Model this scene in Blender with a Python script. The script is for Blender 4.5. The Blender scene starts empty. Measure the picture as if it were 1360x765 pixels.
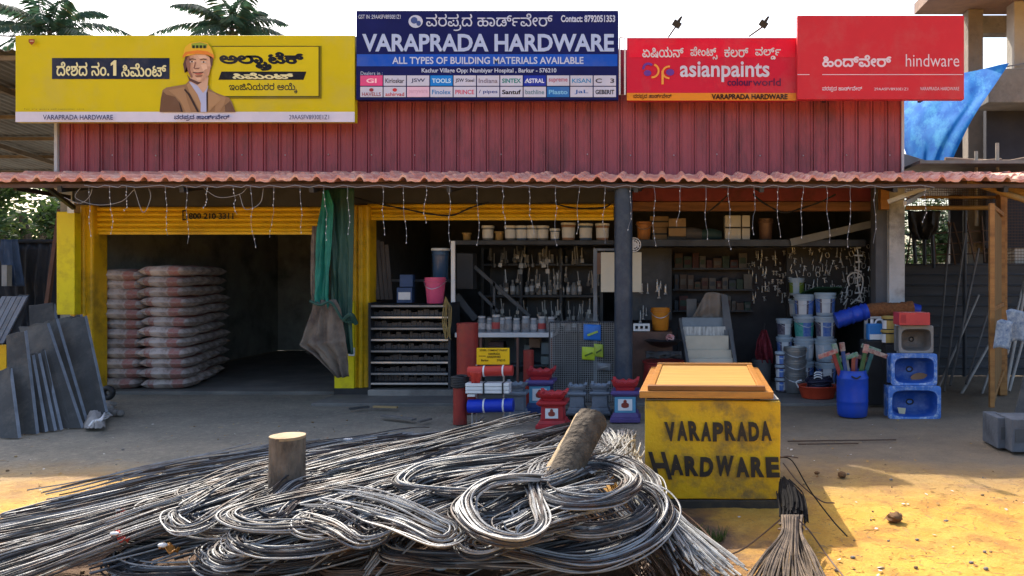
import bpy, bmesh, math, random
from mathutils import Vector, Matrix, noise

rnd = random.Random(11)
SC = bpy.context.scene
COL = SC.collection
R = math.radians

# ------------------------------------------------------------------ camera
F, PX, PY, H = 1067.0, 880.0, 362.0, 1.6          # focal length and axis in photo pixels, eye height
cd = bpy.data.cameras.new('camera')
cam = bpy.data.objects.new('camera', cd)
COL.objects.link(cam)
cam.location = (0, 0, H)
cam.rotation_euler = (R(90), 0, 0)
cd.sensor_width = 36
cd.lens = F / 1360 * 36
cd.shift_x = (680 - PX) / 1360
cd.shift_y = (PY - 382.5) / 1360
cd.clip_start = 0.05
cd.clip_end = 2000
SC.camera = cam

# ------------------------------------------------------------------ sky, sun, exposure
SUN = Vector((-0.50, 0.84, 1.0)).normalized()      # towards the sun: behind the shop, upper left
el = math.asin(SUN.z)
az = math.atan2(SUN.x, SUN.y)
W = bpy.data.worlds.new('World')
SC.world = W
W.use_nodes = True
nt = W.node_tree
sky = nt.nodes.new('ShaderNodeTexSky')
sky.sky_type = 'NISHITA'
sky.sun_disc = False
sky.sun_elevation = el
sky.sun_rotation = az
sky.air_density = 1.0
sky.dust_density = 4.0
sky.ozone_density = 1.0
bg = nt.nodes['Background']
nt.links.new(sky.outputs[0], bg.inputs[0])
bg.inputs[1].default_value = 0.15
sl = bpy.data.lights.new('sun', 'SUN')
sl.energy = 2.9
sl.angle = R(0.5)
sl.color = (1.0, 0.93, 0.80)
so = bpy.data.objects.new('sun', sl)
COL.objects.link(so)
so.rotation_euler = (-SUN).to_track_quat('-Z', 'Y').to_euler()
vs = SC.view_settings
vs.view_transform = 'Standard'
vs.look = 'None'
vs.exposure = 1.45
vs.gamma = 1
vs.use_curve_mapping = False
SC.cycles.max_bounces = 8
SC.cycles.diffuse_bounces = 5
SC.cycles.use_denoising = True

# ------------------------------------------------------------------ helpers
def at(px, py, Y):
    return Vector(((px - PX) / F * Y, Y, H - (py - PY) / F * Y))

def gy(py, z=0.0):
    return F * (H - z) / (py - PY)

def gp(px, py, z=0.0):
    Y = gy(py, z)
    return Vector(((px - PX) / F * Y, Y, z))

def X(px, Y): return (px - PX) / F * Y
def Z(py, Y): return H - (py - PY) / F * Y

def rgb(r, g, b):
    f = lambda c: (c / 255 / 12.92) if c / 255 <= 0.04045 else ((c / 255 + 0.055) / 1.055) ** 2.4
    return (f(r), f(g), f(b))

ORD = ['first', 'second', 'third', 'fourth', 'fifth', 'sixth', 'seventh', 'eighth', 'ninth', 'tenth', 'eleventh',
       'twelfth', 'thirteenth', 'fourteenth', 'fifteenth', 'sixteenth', 'seventeenth', 'eighteenth', 'nineteenth', 'twentieth',
       'twenty-first', 'twenty-second', 'twenty-third', 'twenty-fourth', 'twenty-fifth', 'twenty-sixth', 'twenty-seventh',
       'twenty-eighth', 'twenty-ninth', 'thirtieth']

_m = {}
def mat(name, c, c2=None, sc=3.0, rough=0.6, metal=0.0, bump=0.0, bsc=60.0, dirt=None, dsc=2.0, damt=0.5, vary=0.0,
        stretch=None, trans=0.0, rvar=0.15, coat=0.0, spec=.3):
    """Procedural material: two noise-mixed tones, optional dirt patches, bump, per-object variation."""
    if name in _m: return _m[name]
    m = bpy.data.materials.new(name)
    m.use_nodes = True
    t = m.node_tree; N = t.nodes; L = t.links
    b = N['Principled BSDF']
    tc = N.new('ShaderNodeTexCoord'); mp = N.new('ShaderNodeMapping')
    L.new(tc.outputs['Object'], mp.inputs[0])
    if stretch: mp.inputs['Scale'].default_value = stretch
    n = N.new('ShaderNodeTexNoise'); n.inputs['Scale'].default_value = sc; n.inputs['Detail'].default_value = 8
    n.inputs['Roughness'].default_value = 0.62
    L.new(mp.outputs[0], n.inputs['Vector'])
    rp = N.new('ShaderNodeValToRGB')
    rp.color_ramp.elements[0].position = 0.33; rp.color_ramp.elements[1].position = 0.68
    c2 = c2 or tuple(x * 0.72 for x in c)
    rp.color_ramp.elements[0].color = (*c, 1); rp.color_ramp.elements[1].color = (*c2, 1)
    L.new(n.outputs['Fac'], rp.inputs[0])
    out = rp.outputs[0]
    if dirt:
        n2 = N.new('ShaderNodeTexNoise'); n2.inputs['Scale'].default_value = dsc; n2.inputs['Detail'].default_value = 10
        n2.inputs['Roughness'].default_value = 0.7
        L.new(mp.outputs[0], n2.inputs['Vector'])
        r2 = N.new('ShaderNodeValToRGB')
        r2.color_ramp.elements[0].position = 0.48; r2.color_ramp.elements[1].position = 0.66
        r2.color_ramp.elements[0].color = (0, 0, 0, 1); r2.color_ramp.elements[1].color = (damt, damt, damt, 1)
        L.new(n2.outputs['Fac'], r2.inputs[0])
        mx = N.new('ShaderNodeMixRGB'); L.new(r2.outputs[0], mx.inputs[0]); L.new(out, mx.inputs[1])
        mx.inputs[2].default_value = (*dirt, 1); out = mx.outputs[0]
    if vary:
        oi = N.new('ShaderNodeObjectInfo'); mr = N.new('ShaderNodeMapRange')
        mr.inputs[3].default_value = 1 - vary; mr.inputs[4].default_value = 1 + vary
        L.new(oi.outputs['Random'], mr.inputs[0])
        hs = N.new('ShaderNodeHueSaturation'); L.new(out, hs.inputs['Color']); L.new(mr.outputs[0], hs.inputs['Value'])
        out = hs.outputs[0]
    L.new(out, b.inputs['Base Color'])
    rr = N.new('ShaderNodeMapRange'); rr.inputs[3].default_value = max(0.05, rough - rvar); rr.inputs[4].default_value = min(1, rough + rvar)
    L.new(n.outputs['Fac'], rr.inputs[0]); L.new(rr.outputs[0], b.inputs['Roughness'])
    b.inputs['Metallic'].default_value = metal
    b.inputs['Specular IOR Level'].default_value = spec
    if coat: b.inputs['Coat Weight'].default_value = coat
    if bump:
        n3 = N.new('ShaderNodeTexNoise'); n3.inputs['Scale'].default_value = bsc; n3.inputs['Detail'].default_value = 6
        L.new(mp.outputs[0], n3.inputs['Vector'])
        bp = N.new('ShaderNodeBump'); bp.inputs['Strength'].default_value = bump; bp.inputs['Distance'].default_value = 0.02
        L.new(n3.outputs['Fac'], bp.inputs['Height']); L.new(bp.outputs[0], b.inputs['Normal'])
    if trans:
        tr = N.new('ShaderNodeBsdfTranslucent'); L.new(out, tr.inputs[0])
        ms = N.new('ShaderNodeMixShader'); ms.inputs[0].default_value = trans
        L.new(b.outputs[0], ms.inputs[1]); L.new(tr.outputs[0], ms.inputs[2])
        L.new(ms.outputs[0], N['Material Output'].inputs[0])
    _m[name] = m
    return m

class MB:
    """Collects shapes in world coordinates (or local ones for copied things) and links them as ONE mesh."""
    def __init__(s): s.v = []; s.f = []; s.k = []; s.cur = 0
    def add(s, v, f):
        o = len(s.v); s.v += [tuple(p) for p in v]
        for q in f: s.f.append(tuple(i + o for i in q)); s.k.append(s.cur)
        return s
    def box(s, x0, x1, y0, y1, z0, z1):
        v = [(x, y, z) for x in (x0, x1) for y in (y0, y1) for z in (z0, z1)]
        return s.add(v, [(0, 1, 3, 2), (4, 6, 7, 5), (0, 4, 5, 1), (2, 3, 7, 6), (0, 2, 6, 4), (1, 5, 7, 3)])
    def obox(s, c, size, M=None):
        M = M or Matrix.Identity(3); h = Vector(size) / 2; c = Vector(c)
        v = [c + M @ Vector((x * h.x, y * h.y, z * h.z)) for x in (-1, 1) for y in (-1, 1) for z in (-1, 1)]
        return s.add(v, [(0, 1, 3, 2), (4, 6, 7, 5), (0, 4, 5, 1), (2, 3, 7, 6), (0, 2, 6, 4), (1, 5, 7, 3)])
    def bar(s, p0, p1, w, d, up=(0, 0, 1)):
        p0 = Vector(p0); p1 = Vector(p1); a = (p1 - p0); L = a.length; a.normalize(); u = Vector(up)
        if abs(a.dot(u)) > .97: u = Vector((0, 1, 0))
        b = a.cross(u).normalized(); c = b.cross(a)
        M = Matrix((a, b, c)).transposed()
        return s.obox((p0 + p1) / 2, (L, w, d), M)
    def tube(s, pts, r, n=6, caps=True, rs=None):
        pts = [Vector(p) for p in pts]; v = []; f = []; m = len(pts)
        if rs and len(rs) != m: rs = [rs[min(len(rs) - 1, int(i / max(1, m - 1) * (len(rs) - 1) + .5))] for i in range(m)]
        t = (pts[1] - pts[0]).normalized(); u = Vector((0, 0, 1)) if abs(t.z) < .9 else Vector((1, 0, 0))
        a = t.cross(u).normalized()
        for i, p in enumerate(pts):
            t = (pts[min(i + 1, m - 1)] - pts[max(i - 1, 0)])
            t = t.normalized() if t.length > 1e-9 else Vector((0, 0, 1))
            a = a - t * a.dot(t)
            a = a.normalized() if a.length > 1e-6 else t.orthogonal().normalized()
            b = t.cross(a); q = rs[i] if rs else r
            for k in range(n):
                w = 2 * math.pi * k / n; v.append(p + (a * math.cos(w) + b * math.sin(w)) * q)
        for i in range(m - 1):
            for k in range(n):
                f.append((i * n + k, i * n + (k + 1) % n, (i + 1) * n + (k + 1) % n, (i + 1) * n + k))
        if caps: f.append(tuple(range(n - 1, -1, -1))); f.append(tuple((m - 1) * n + k for k in range(n)))
        return s.add(v, f)
    def cyl(s, p0, p1, r0, r1=None, n=14, caps=True):
        return s.tube([p0, p1], r0, n, caps, [r0, r0 if r1 is None else r1])
    def lathe(s, prof, c=(0, 0, 0), n=24, sx=1.0, sy=1.0, lip=False):
        c = Vector(c); v = []; f = []
        for r, z in prof:
            for k in range(n):
                w = 2 * math.pi * k / n; v.append(c + Vector((r * math.cos(w) * sx, r * math.sin(w) * sy, z)))
        for i in range(len(prof) - 1):
            for k in range(n):
                f.append((i * n + k, i * n + (k + 1) % n, (i + 1) * n + (k + 1) % n, (i + 1) * n + k))
        f.append(tuple(range(n - 1, -1, -1))); f.append(tuple((len(prof) - 1) * n + k for k in range(n)))
        return s.add(v, f)
    def prism(s, pts, d):
        """Flat polygon extruded by vector d."""
        d = Vector(d); a = [Vector(p) for p in pts]; n = len(a)
        return s.add(a + [p + d for p in a], [tuple(range(n)), tuple(range(2 * n - 1, n - 1, -1))] +
                     [(i, i + n, (i + 1) % n + n, (i + 1) % n) for i in range(n)])
    def grid(s, fn, nu, nv):
        v = [fn(i / nu, j / nv) for j in range(nv + 1) for i in range(nu + 1)]; w = nu + 1
        return s.add(v, [(j * w + i, j * w + i + 1, (j + 1) * w + i + 1, (j + 1) * w + i) for j in range(nv) for i in range(nu)])
    def ball(s, c, r, n=10, m=7):
        c = Vector(c); r = r if hasattr(r, '__len__') else (r, r, r)
        fn = lambda u, w: c + Vector((r[0] * math.cos(2 * math.pi * u) * math.sin(math.pi * w), r[1] * math.sin(2 * math.pi * u) * math.sin(math.pi * w), r[2] * math.cos(math.pi * w)))
        return s.grid(fn, n, m)
    def build(s, name, mats, parent=None, smooth=None, bevel=0, solid=0, base=True, fix=True):
        me = bpy.data.meshes.new(name)
        org = Vector((0, 0, 0))
        if parent is not None:
            p = parent
            while p: org += p.location; p = p.parent
        elif base and s.v:
            xs = [p[0] for p in s.v]; ys = [p[1] for p in s.v]; zs = [p[2] for p in s.v]
            org = Vector(((min(xs) + max(xs)) / 2, (min(ys) + max(ys)) / 2, min(zs)))
        me.from_pydata([Vector(p) - org for p in s.v], [], s.f)
        mats = mats if isinstance(mats, (list, tuple)) else [mats]
        for q in mats: me.materials.append(q)
        me.polygons.foreach_set('material_index', s.k)
        if fix:
            bm = bmesh.new(); bm.from_mesh(me); bmesh.ops.recalc_face_normals(bm, faces=bm.faces); bm.to_mesh(me); bm.free()
        if smooth is not None:
            me.shade_smooth(); me.set_sharp_from_angle(angle=R(smooth))
        me.update()
        o = bpy.data.objects.new(name, me); COL.objects.link(o)
        if parent is not None: o.parent = parent
        else: o.location = org
        if bevel:
            md = o.modifiers.new('bevel', 'BEVEL'); md.width = bevel; md.segments = 2; md.limit_method = 'ANGLE'; md.angle_limit = R(35)
        if solid:
            md = o.modifiers.new('solid', 'SOLIDIFY'); md.thickness = solid
        return o

def tag(o, label=None, cat=None, group=None, kind=None):
    if label: o['label'] = label
    if cat: o['category'] = cat
    if group: o['group'] = group
    if kind: o['kind'] = kind
    return o

def thing(name, label, cat, loc=(0, 0, 0), group=None):
    o = bpy.data.objects.new(name, None); COL.objects.link(o); o.location = loc; o.empty_display_size = .1
    return tag(o, label, cat, group)

KIDS = {}
def copy_tree(o, parent=None):
    c = o.copy(); COL.objects.link(c)
    if parent is not None: c.parent = parent
    for ch in [x for x in KIDS.setdefault(o.name, [x for x in COL.objects if x.parent == o])]: copy_tree(ch, c)
    return c

class Proto:
    """First use hands out the thing itself, later uses copies of it and of its parts."""
    def __init__(s, o): s.o = o; s.used = False
    def put(s, loc, label, rz=0, rx=0, ry=0, sc=1.0, group=None, name=None):
        o = s.o if not s.used else copy_tree(s.o); s.used = True
        o.location = loc; o.rotation_euler = (rx, ry, rz)
        o.scale = sc if hasattr(sc, '__len__') else (sc, sc, sc)
        o['label'] = label
        if group: o['group'] = group
        return o

def cr(P, k=8):
    """Catmull-Rom through control points."""
    P = [Vector(p) for p in P]; Q = [P[0] * 2 - P[1]] + P + [P[-1] * 2 - P[-2]]; o = []
    for i in range(1, len(Q) - 2):
        for j in range(k):
            t = j / k; a, b, c, d = Q[i - 1], Q[i], Q[i + 1], Q[i + 2]
            o.append(0.5 * ((2 * b) + (c - a) * t + (2 * a - 5 * b + 4 * c - d) * t * t + (3 * b - a - 3 * c + d) * t ** 3))
    return o + [P[-1]]

def lerp_rows(rows, t):
    for (a, b) in zip(rows, rows[1:]):
        if t <= b[0]: k = (t - a[0]) / (b[0] - a[0] + 1e-9); return [x + (y - x) * k for x, y in zip(a, b)]
    return list(rows[-1])

def cloth(rows, amp=.03, nf=4, seed=0, nu=26, nv=30, mb=None):
    """Hanging cloth: rows of (t, px_left, px_right, py, Y) from top to bottom with vertical folds."""
    mb = mb or MB()
    def fn(u, w):
        r = lerp_rows(rows, w); p = at(r[1] + (r[2] - r[1]) * u, r[3], r[4])
        ph = noise.noise((u * 3 + seed, w * 1.5, seed)) * 2.2
        p.y += amp * math.sin(nf * 2 * math.pi * u + ph * 2 + seed) * (.5 + .7 * w) + .02 * noise.noise((u * 9, w * 9, seed + 5))
        p.z += .012 * noise.noise((u * 5, seed, w * 3))
        return p
    return mb.grid(fn, nu, nv)

# ------------------------------------------------------------------ lettering
KGLYPH = {
 6: [[54,-2,41,-1,30,4,20,11,13,21,9,34,7,49,9,63,13,75,20,86,30,94,41,98,55,100,70,98,82,93,91,85,98,75,101,63,103,49,101,35,97,22,90,12,81,4,69,-1],[55,13,69,15,79,23,84,34,86,49,84,64,78,75,68,83,55,85,45,84,37,80,31,75,27,68,24,49,26,34,32,22,42,15]],
 9: [[84,14,104,15,120,19,133,26,142,36,147,49,149,66,148,74,143,88,139,94,134,97,127,98,118,94,115,90,114,84,115,79,120,71,136,62,136,48,75,48,75,63,110,63,102,74,99,82,99,94,106,105,118,112,127,113,138,111,148,107,155,99,161,90,164,79,165,66,163,44,156,27,144,14,128,5,108,-1,85,-2,61,0,42,6,27,16,16,29,10,44,7,62,9,77,13,90,19,99,28,107,37,111,48,113,57,112,69,106,74,100,76,94,76,78,73,70,68,64,62,60,53,57,36,56,24,60,13,70,17,83,26,74,35,70,50,71,57,74,60,79,61,85,58,95,54,98,48,99,38,96,30,89,25,78,23,63,27,44,31,36,37,29,46,23,56,18,69,15]],
 10: [[87,-2,63,0,43,6,27,16,16,29,10,44,7,62,9,77,13,90,19,99,28,107,37,111,48,113,57,112,69,106,74,100,76,94,76,78,73,70,62,60,53,57,36,56,29,58,20,63,13,70,17,83,22,77,30,72,41,70,50,71,57,74,60,79,61,85,60,91,58,95,54,98,48,99,38,96,30,89,25,78,23,62,27,44,31,36,38,29,47,23,58,18,72,15,88,14,119,17,129,22,136,27,140,34,141,41,141,46,135,53,106,70,100,78,99,88,101,98,107,106,117,111,129,113,140,112,148,108,154,104,159,98,162,84,161,76,157,68,145,57,131,50,110,48,70,48,70,63,125,63,139,70,145,79,146,84,145,90,142,94,137,98,123,98,118,95,115,91,114,86,116,81,126,71,143,63,151,58,157,46,157,32,154,24,150,17,143,11,134,5,106,-2]],
 11: [[64,-2,52,-1,42,2,35,6,30,12,27,20,26,28,28,40,36,49,47,54,63,56,74,56,93,49,108,37,120,21,125,12,131,-8,114,-11,105,16,97,27,88,35,77,40,63,42,54,41,47,38,43,34,42,28,43,22,48,17,55,14,79,14,90,17,99,22,112,36,118,55,118,65,117,79,112,89,105,95,96,97,88,95,82,90,77,83,75,74,59,74,56,84,52,91,45,95,37,97,30,96,25,93,23,88,22,79,25,69,10,64,7,72,5,84,6,92,9,99,14,105,21,109,28,112,36,113,50,110,61,103,65,97,70,89,64,88,68,97,79,108,85,111,98,113,110,111,119,106,126,98,131,88,135,65,131,40,127,32,116,17,103,8,92,2,79,-1]],
 18: [[115,-2,106,-2,92,3,79,20,85,21,74,6,68,2,53,-2,34,-1,25,2,17,7,11,14,7,23,6,33,7,42,9,49,14,56,20,61,27,64,36,65,46,64,53,60,58,54,60,46,57,34,43,36,44,46,39,50,30,50,25,46,22,41,21,34,23,26,27,19,35,15,46,13,58,15,67,20,72,29,74,39,89,39,92,27,97,20,105,15,114,13,123,15,129,21,132,30,134,41,133,54,124,73,110,86,93,95,84,98,86,99,80,88,72,82,63,78,48,77,36,81,26,89,23,96,20,115,35,117,37,104,41,97,46,93,53,92,61,93,67,97,72,105,75,117,94,112,110,106,123,98,134,88,141,77,146,66,150,41,149,27,145,16,139,8,132,2,124,-1]],
 23: [[57,-2,44,-1,32,2,24,8,17,15,13,24,12,34,14,46,20,56,25,61,30,64,33,61,7,61,7,75,49,75,52,79,54,85,51,95,60,97,67,95,69,90,70,82,67,75,108,75,108,61,81,62,84,64,89,61,98,53,103,41,102,24,98,15,92,8,82,2,71,-1],[57,13,71,15,80,20,85,28,87,37,86,44,80,55,74,58,57,61,48,60,35,54,31,50,28,37,29,27,35,20,44,15],[7,95,7,110,76,110,88,114,93,121,92,130,86,143,80,149,93,158,101,148,106,139,108,131,109,118,105,108,101,103,95,99,81,95]],
 40: [[43,-2,29,0,18,9,11,24,8,44,9,56,16,77,22,85,30,92,39,97,42,95,8,95,8,110,102,110,121,112,128,118,128,130,121,143,115,149,128,158,136,148,141,139,144,131,144,118,141,108,136,103,128,98,117,95,117,97,125,91,132,84,137,76,144,56,145,44,142,24,135,9,124,0,109,-2,101,-2,88,3,83,7,73,21,80,22,75,13,63,2,57,-1],[45,13,54,15,62,20,66,29,69,39,84,39,87,27,92,20,99,15,107,13,116,15,123,20,127,29,128,43,127,54,125,63,116,80,100,91,90,94,79,95,64,94,53,91,45,87,38,81,28,64,26,55,25,44,26,30,30,20,37,15]],
 42: [[97,-2,87,-1,79,2,73,6,47,42,36,46,30,45,26,42,23,36,22,30,25,16,32,3,17,-3,9,12,7,20,7,38,10,46,15,52,28,60,36,61,47,60,56,55,63,48,82,19,92,14,98,13,107,15,113,21,116,29,117,38,116,52,112,64,105,75,96,84,85,91,73,95,7,95,7,110,107,111,115,116,118,124,114,136,105,149,118,158,126,148,133,131,133,118,130,108,126,103,114,97,90,95,102,97,119,81,125,72,133,51,134,40,131,22,124,9,112,0]],
 43: [[45,-2,35,-1,25,2,17,7,11,14,7,23,6,33,10,49,14,56,20,61,28,64,37,65,46,64,54,60,58,54,60,46,57,34,44,36,44,46,40,50,30,50,26,46,23,41,22,34,23,26,28,19,36,15,47,13,59,15,67,20,72,29,74,39,90,39,92,27,98,20,105,15,114,13,126,17,129,20,134,32,133,47,125,67,117,77,131,87,140,76,146,65,149,53,150,40,149,26,146,16,140,8,133,2,124,-1,106,-2,93,3,88,8,79,20,85,21,74,6,68,2,54,-2],[80,59,72,63,69,71,72,80,80,83,89,80,91,76,92,71,89,63],[6,95,6,110,108,110,127,112,133,118,133,130,127,143,121,149,134,158,142,148,150,131,150,122,149,113,146,108,137,99,122,95,112,95]],
 48: [[62,-2,48,-1,37,3,27,9,20,17,11,35,8,56,10,71,15,85,23,96,33,105,46,111,61,113,75,111,86,107,96,101,103,93,108,84,114,65,114,55,113,39,108,25,100,14,89,5,77,-1],[61,13,72,15,81,18,88,24,93,33,97,43,98,56,97,67,94,77,89,85,81,92,72,96,61,97,51,96,42,92,35,86,29,78,26,68,24,55,26,43,29,32,34,24,42,18,51,15],[144,-2,130,0,118,5,107,14,97,25,108,35,116,26,125,19,134,15,144,13,155,15,163,21,168,30,170,42,169,55,165,66,159,76,150,84,140,91,129,95,156,96,173,82,183,65,186,55,186,43,184,27,177,12,172,6,164,2,155,-1],[218,-2,203,0,191,5,171,25,181,35,189,26,198,19,207,15,218,13,229,15,237,21,242,30,243,42,242,55,238,67,232,76,215,92,204,98,213,113,226,106,237,96,246,86,254,73,258,59,260,43,259,31,255,20,249,10,241,4,231,-1],[185,122,183,113,181,108,171,99,156,95,120,95,120,110,152,110,161,112,168,118,168,130,161,143,155,149,168,158,176,148,181,139]],
 49: [[65,-2,50,-1,36,4,25,11,16,22,10,35,8,51,12,71,15,79,26,93,34,98,37,95,8,95,8,110,89,110,99,112,104,116,106,124,105,130,99,143,93,149,106,158,114,148,121,131,122,118,118,108,108,99,99,96,98,98,111,86,119,71,122,51,120,36,115,23,107,13,96,4,82,-1],[65,14,78,15,88,19,96,26,101,34,104,44,106,54,104,66,100,76,94,85,86,90,76,94,66,95,54,94,44,90,36,84,30,76,26,66,25,54,28,37,36,24,49,16]],
 51: [[75,-2,55,0,38,6,25,16,15,28,9,44,7,62,9,76,12,89,19,99,27,106,37,111,48,113,64,109,69,106,74,100,76,94,77,86,73,70,62,60,53,57,38,56,31,57,22,62,24,76,38,70,50,71,57,74,60,79,61,85,58,95,54,98,48,99,36,95,31,90,27,83,24,74,23,61,24,49,29,37,36,28,47,20,60,15,76,14,91,15,104,19,114,25,122,33,126,44,128,56,126,69,120,81,111,90,98,98,108,113,123,102,135,90,142,74,144,56,143,41,137,27,128,15,115,6,97,0]],
 53: [[45,-2,35,-1,25,2,17,7,11,14,7,23,6,33,10,49,14,56,20,61,28,64,37,65,46,64,54,60,58,54,60,46,57,34,44,36,44,46,40,50,30,50,26,46,23,41,22,34,23,26,28,19,36,15,47,13,59,15,67,20,72,29,74,39,90,39,92,27,98,20,105,15,114,13,124,15,130,21,133,29,134,38,133,50,130,60,125,69,112,84,96,93,88,95,118,97,136,81,142,72,149,51,150,40,149,26,146,16,140,8,133,2,124,-1,106,-2,93,3,88,8,79,20,85,21,74,6,68,2,54,-2],[6,95,6,110,108,110,127,112,133,118,133,130,127,143,121,149,134,158,142,148,150,131,150,122,149,113,146,108,137,99,122,95,112,95]],
 54: [[54,-2,40,-1,28,1,19,6,12,13,8,21,6,32,8,41,11,49,17,54,34,61,59,66,68,71,69,75,69,85,65,92,57,95,46,95,37,92,34,86,34,80,36,73,21,67,18,75,17,83,20,94,25,98,32,102,41,104,53,105,68,102,75,98,80,93,83,86,84,79,83,70,80,62,75,57,68,53,29,43,23,36,23,32,26,22,36,16,44,14,68,15,80,18,89,24,96,31,100,41,102,53,101,65,98,74,94,82,78,96,79,100,92,100,100,94,112,79,118,62,118,53,116,37,111,23,102,12,89,4,73,-1],[6,95,6,110,86,110,95,112,101,118,101,130,95,143,89,149,102,158,110,148,117,131,118,118,114,108,104,99,87,95,72,95,50,97,30,95]],
 60: [[81,48,80,33,76,21,70,11,62,4,52,-1,39,-2,29,-1,20,2,14,7,9,14,6,21,6,38,11,49,16,53,27,56,34,55,38,52,41,48,42,42,39,33,36,31,26,31,23,33,21,37,20,42,22,42,19,34,20,24,24,18,30,14,39,12,47,13,53,16,58,21,62,28,64,37,64,59,59,76,54,82,45,89,32,93,12,95,-50,95,-50,110,16,110,39,108,48,106,62,98,73,84,78,74]],
 74: [[76,86,75,78,72,70,67,64,61,60,52,57,41,56,31,57,23,60,11,70,16,83,29,72,40,70,49,71,55,74,59,79,59,91,57,95,52,98,46,99,35,95,30,91,24,76,24,52,28,42,34,33,52,18,63,13,54,-2,30,14,20,24,13,36,9,49,7,65,8,78,12,90,19,100,27,107,36,111,47,113,56,112,63,109,69,105,73,100]],
 93: [[110,95,38,94,33,93,26,89,23,83,23,75,30,66,38,64,76,63,76,48,38,47,34,45,27,40,24,32,28,22,36,17,42,16,50,16,50,0,47,0,25,4,19,7,11,16,8,30,10,40,15,49,24,55,25,54,12,64,8,72,7,87,12,97,20,104,37,109,110,110]],
 96: [[8,-74,-6,-72,-15,-67,-21,-60,-23,-51,-20,-40,-12,-32,-12,-34,-27,-34,-27,-21,5,-21,2,-23,7,-14,9,-5,8,5,3,15,18,19,23,8,24,-10,17,-24,17,-21,44,-21,44,-34,27,-34,28,-33,33,-36,38,-45,39,-50,37,-60,31,-67,22,-72],[8,-61,16,-60,21,-57,25,-48,24,-42,21,-38,15,-35,8,-34,1,-35,-5,-38,-8,-42,-9,-48,-8,-53,-5,-57,1,-60]],
 108: [[-46,-74,-52,-73,-58,-70,-62,-66,-67,-55,-66,-36,-61,-26,-54,-20,-45,-15,-34,-12,-24,-11,-6,-13,8,-19,16,-27,18,-36,20,-39,23,-46,23,-57,20,-63,12,-71,-1,-74,-9,-73,-15,-71,-24,-61,-23,-61,-27,-67,-33,-71],[-43,-61,-38,-60,-35,-57,-30,-50,-17,-50,-12,-58,-7,-60,1,-61,9,-56,10,-47,12,-50,3,-54,-7,-54,-13,-51,-17,-47,-18,-40,-15,-33,-9,-29,3,-28,0,-28,-9,-25,-20,-24,-36,-25,-46,-30,-52,-38,-54,-47,-51,-58],[0,-44,4,-43,8,-40,4,-38,0,-37,-4,-38,-5,-40,-4,-43]],
 122: [[25,-11,23,-26,17,-38,7,-47,-7,-54,-23,-58,-42,-59,-75,-55,-71,-41,-49,-45,-19,-42,-3,-36,6,-25,9,-11,7,2,2,12,16,19,23,3]],
 129: [[1,-66,-7,-65,-19,-60,-40,-35,-47,-32,-55,-35,-58,-43,-56,-52,-50,-62,-64,-66,-70,-56,-73,-43,-71,-34,-66,-26,-58,-21,-48,-19,-39,-21,-31,-24,-26,-30,-13,-46,-7,-51,1,-53,7,-52,11,-50,15,-41,15,-23,8,-2,2,7,15,14,24,0,29,-16,31,-32,30,-43,27,-52,22,-58,9,-65]],
 159: [[76,-2,56,0,39,6,25,16,15,28,9,44,7,62,9,76,12,89,19,99,27,106,37,111,48,113,64,109,69,106,74,100,76,94,77,86,73,70,62,60,53,57,38,56,31,57,22,62,24,76,34,71,41,70,50,71,57,74,60,79,61,85,58,95,54,98,48,99,36,95,31,90,27,83,24,74,23,61,25,49,29,37,37,28,47,20,61,15,77,14,92,15,106,19,116,25,124,33,128,44,130,56,128,70,122,82,113,91,101,99,111,109,121,103,137,87,142,78,145,68,146,56,145,41,139,27,130,15,116,6,99,0],[88,95,88,110,124,110,124,95]],
 165: [[46,-2,30,0,17,8,9,20,7,36,9,52,17,64,30,72,47,75,58,74,67,70,73,63,71,78,64,87,54,93,41,96,72,97,84,86,88,75,88,63,99,72,115,75,132,72,144,64,151,52,154,36,151,21,143,8,130,0,113,-2,97,0,85,8,78,20,82,20,79,14,69,4,62,0],[47,13,59,14,66,19,71,27,72,36,71,46,66,54,58,58,48,60,40,59,29,53,26,48,23,37,25,27,30,19,37,14],[112,13,123,14,131,19,136,27,137,36,134,49,126,57,120,59,113,60,102,58,94,53,89,46,88,37,89,27,94,19,102,14],[7,95,7,110,130,110,130,95]],
 168: [[57,-2,44,-1,32,2,24,8,17,15,13,24,12,34,14,46,20,56,25,61,30,64,33,61,7,61,7,75,49,75,52,79,54,85,51,95,60,97,67,95,69,90,70,82,67,75,108,75,108,61,81,62,84,64,89,61,98,53,103,41,102,24,98,15,92,8,82,2,71,-1],[57,13,71,15,80,20,85,28,87,37,86,44,80,55,74,58,57,61,48,60,35,54,31,50,28,37,29,27,35,20,44,15],[7,95,7,110,85,110,85,95],[145,59,133,61,123,68,117,79,115,96,116,109,120,119,126,128,134,134,144,138,163,139,180,133,171,120,162,124,153,125,142,122,137,119,133,113,130,106,130,96,131,85,134,78,139,74,146,73,154,75,157,78,157,83,156,88,154,91,144,95,82,95,82,110,146,110,160,106,168,99,171,94,173,83,171,73,165,65,156,61]],
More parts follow.
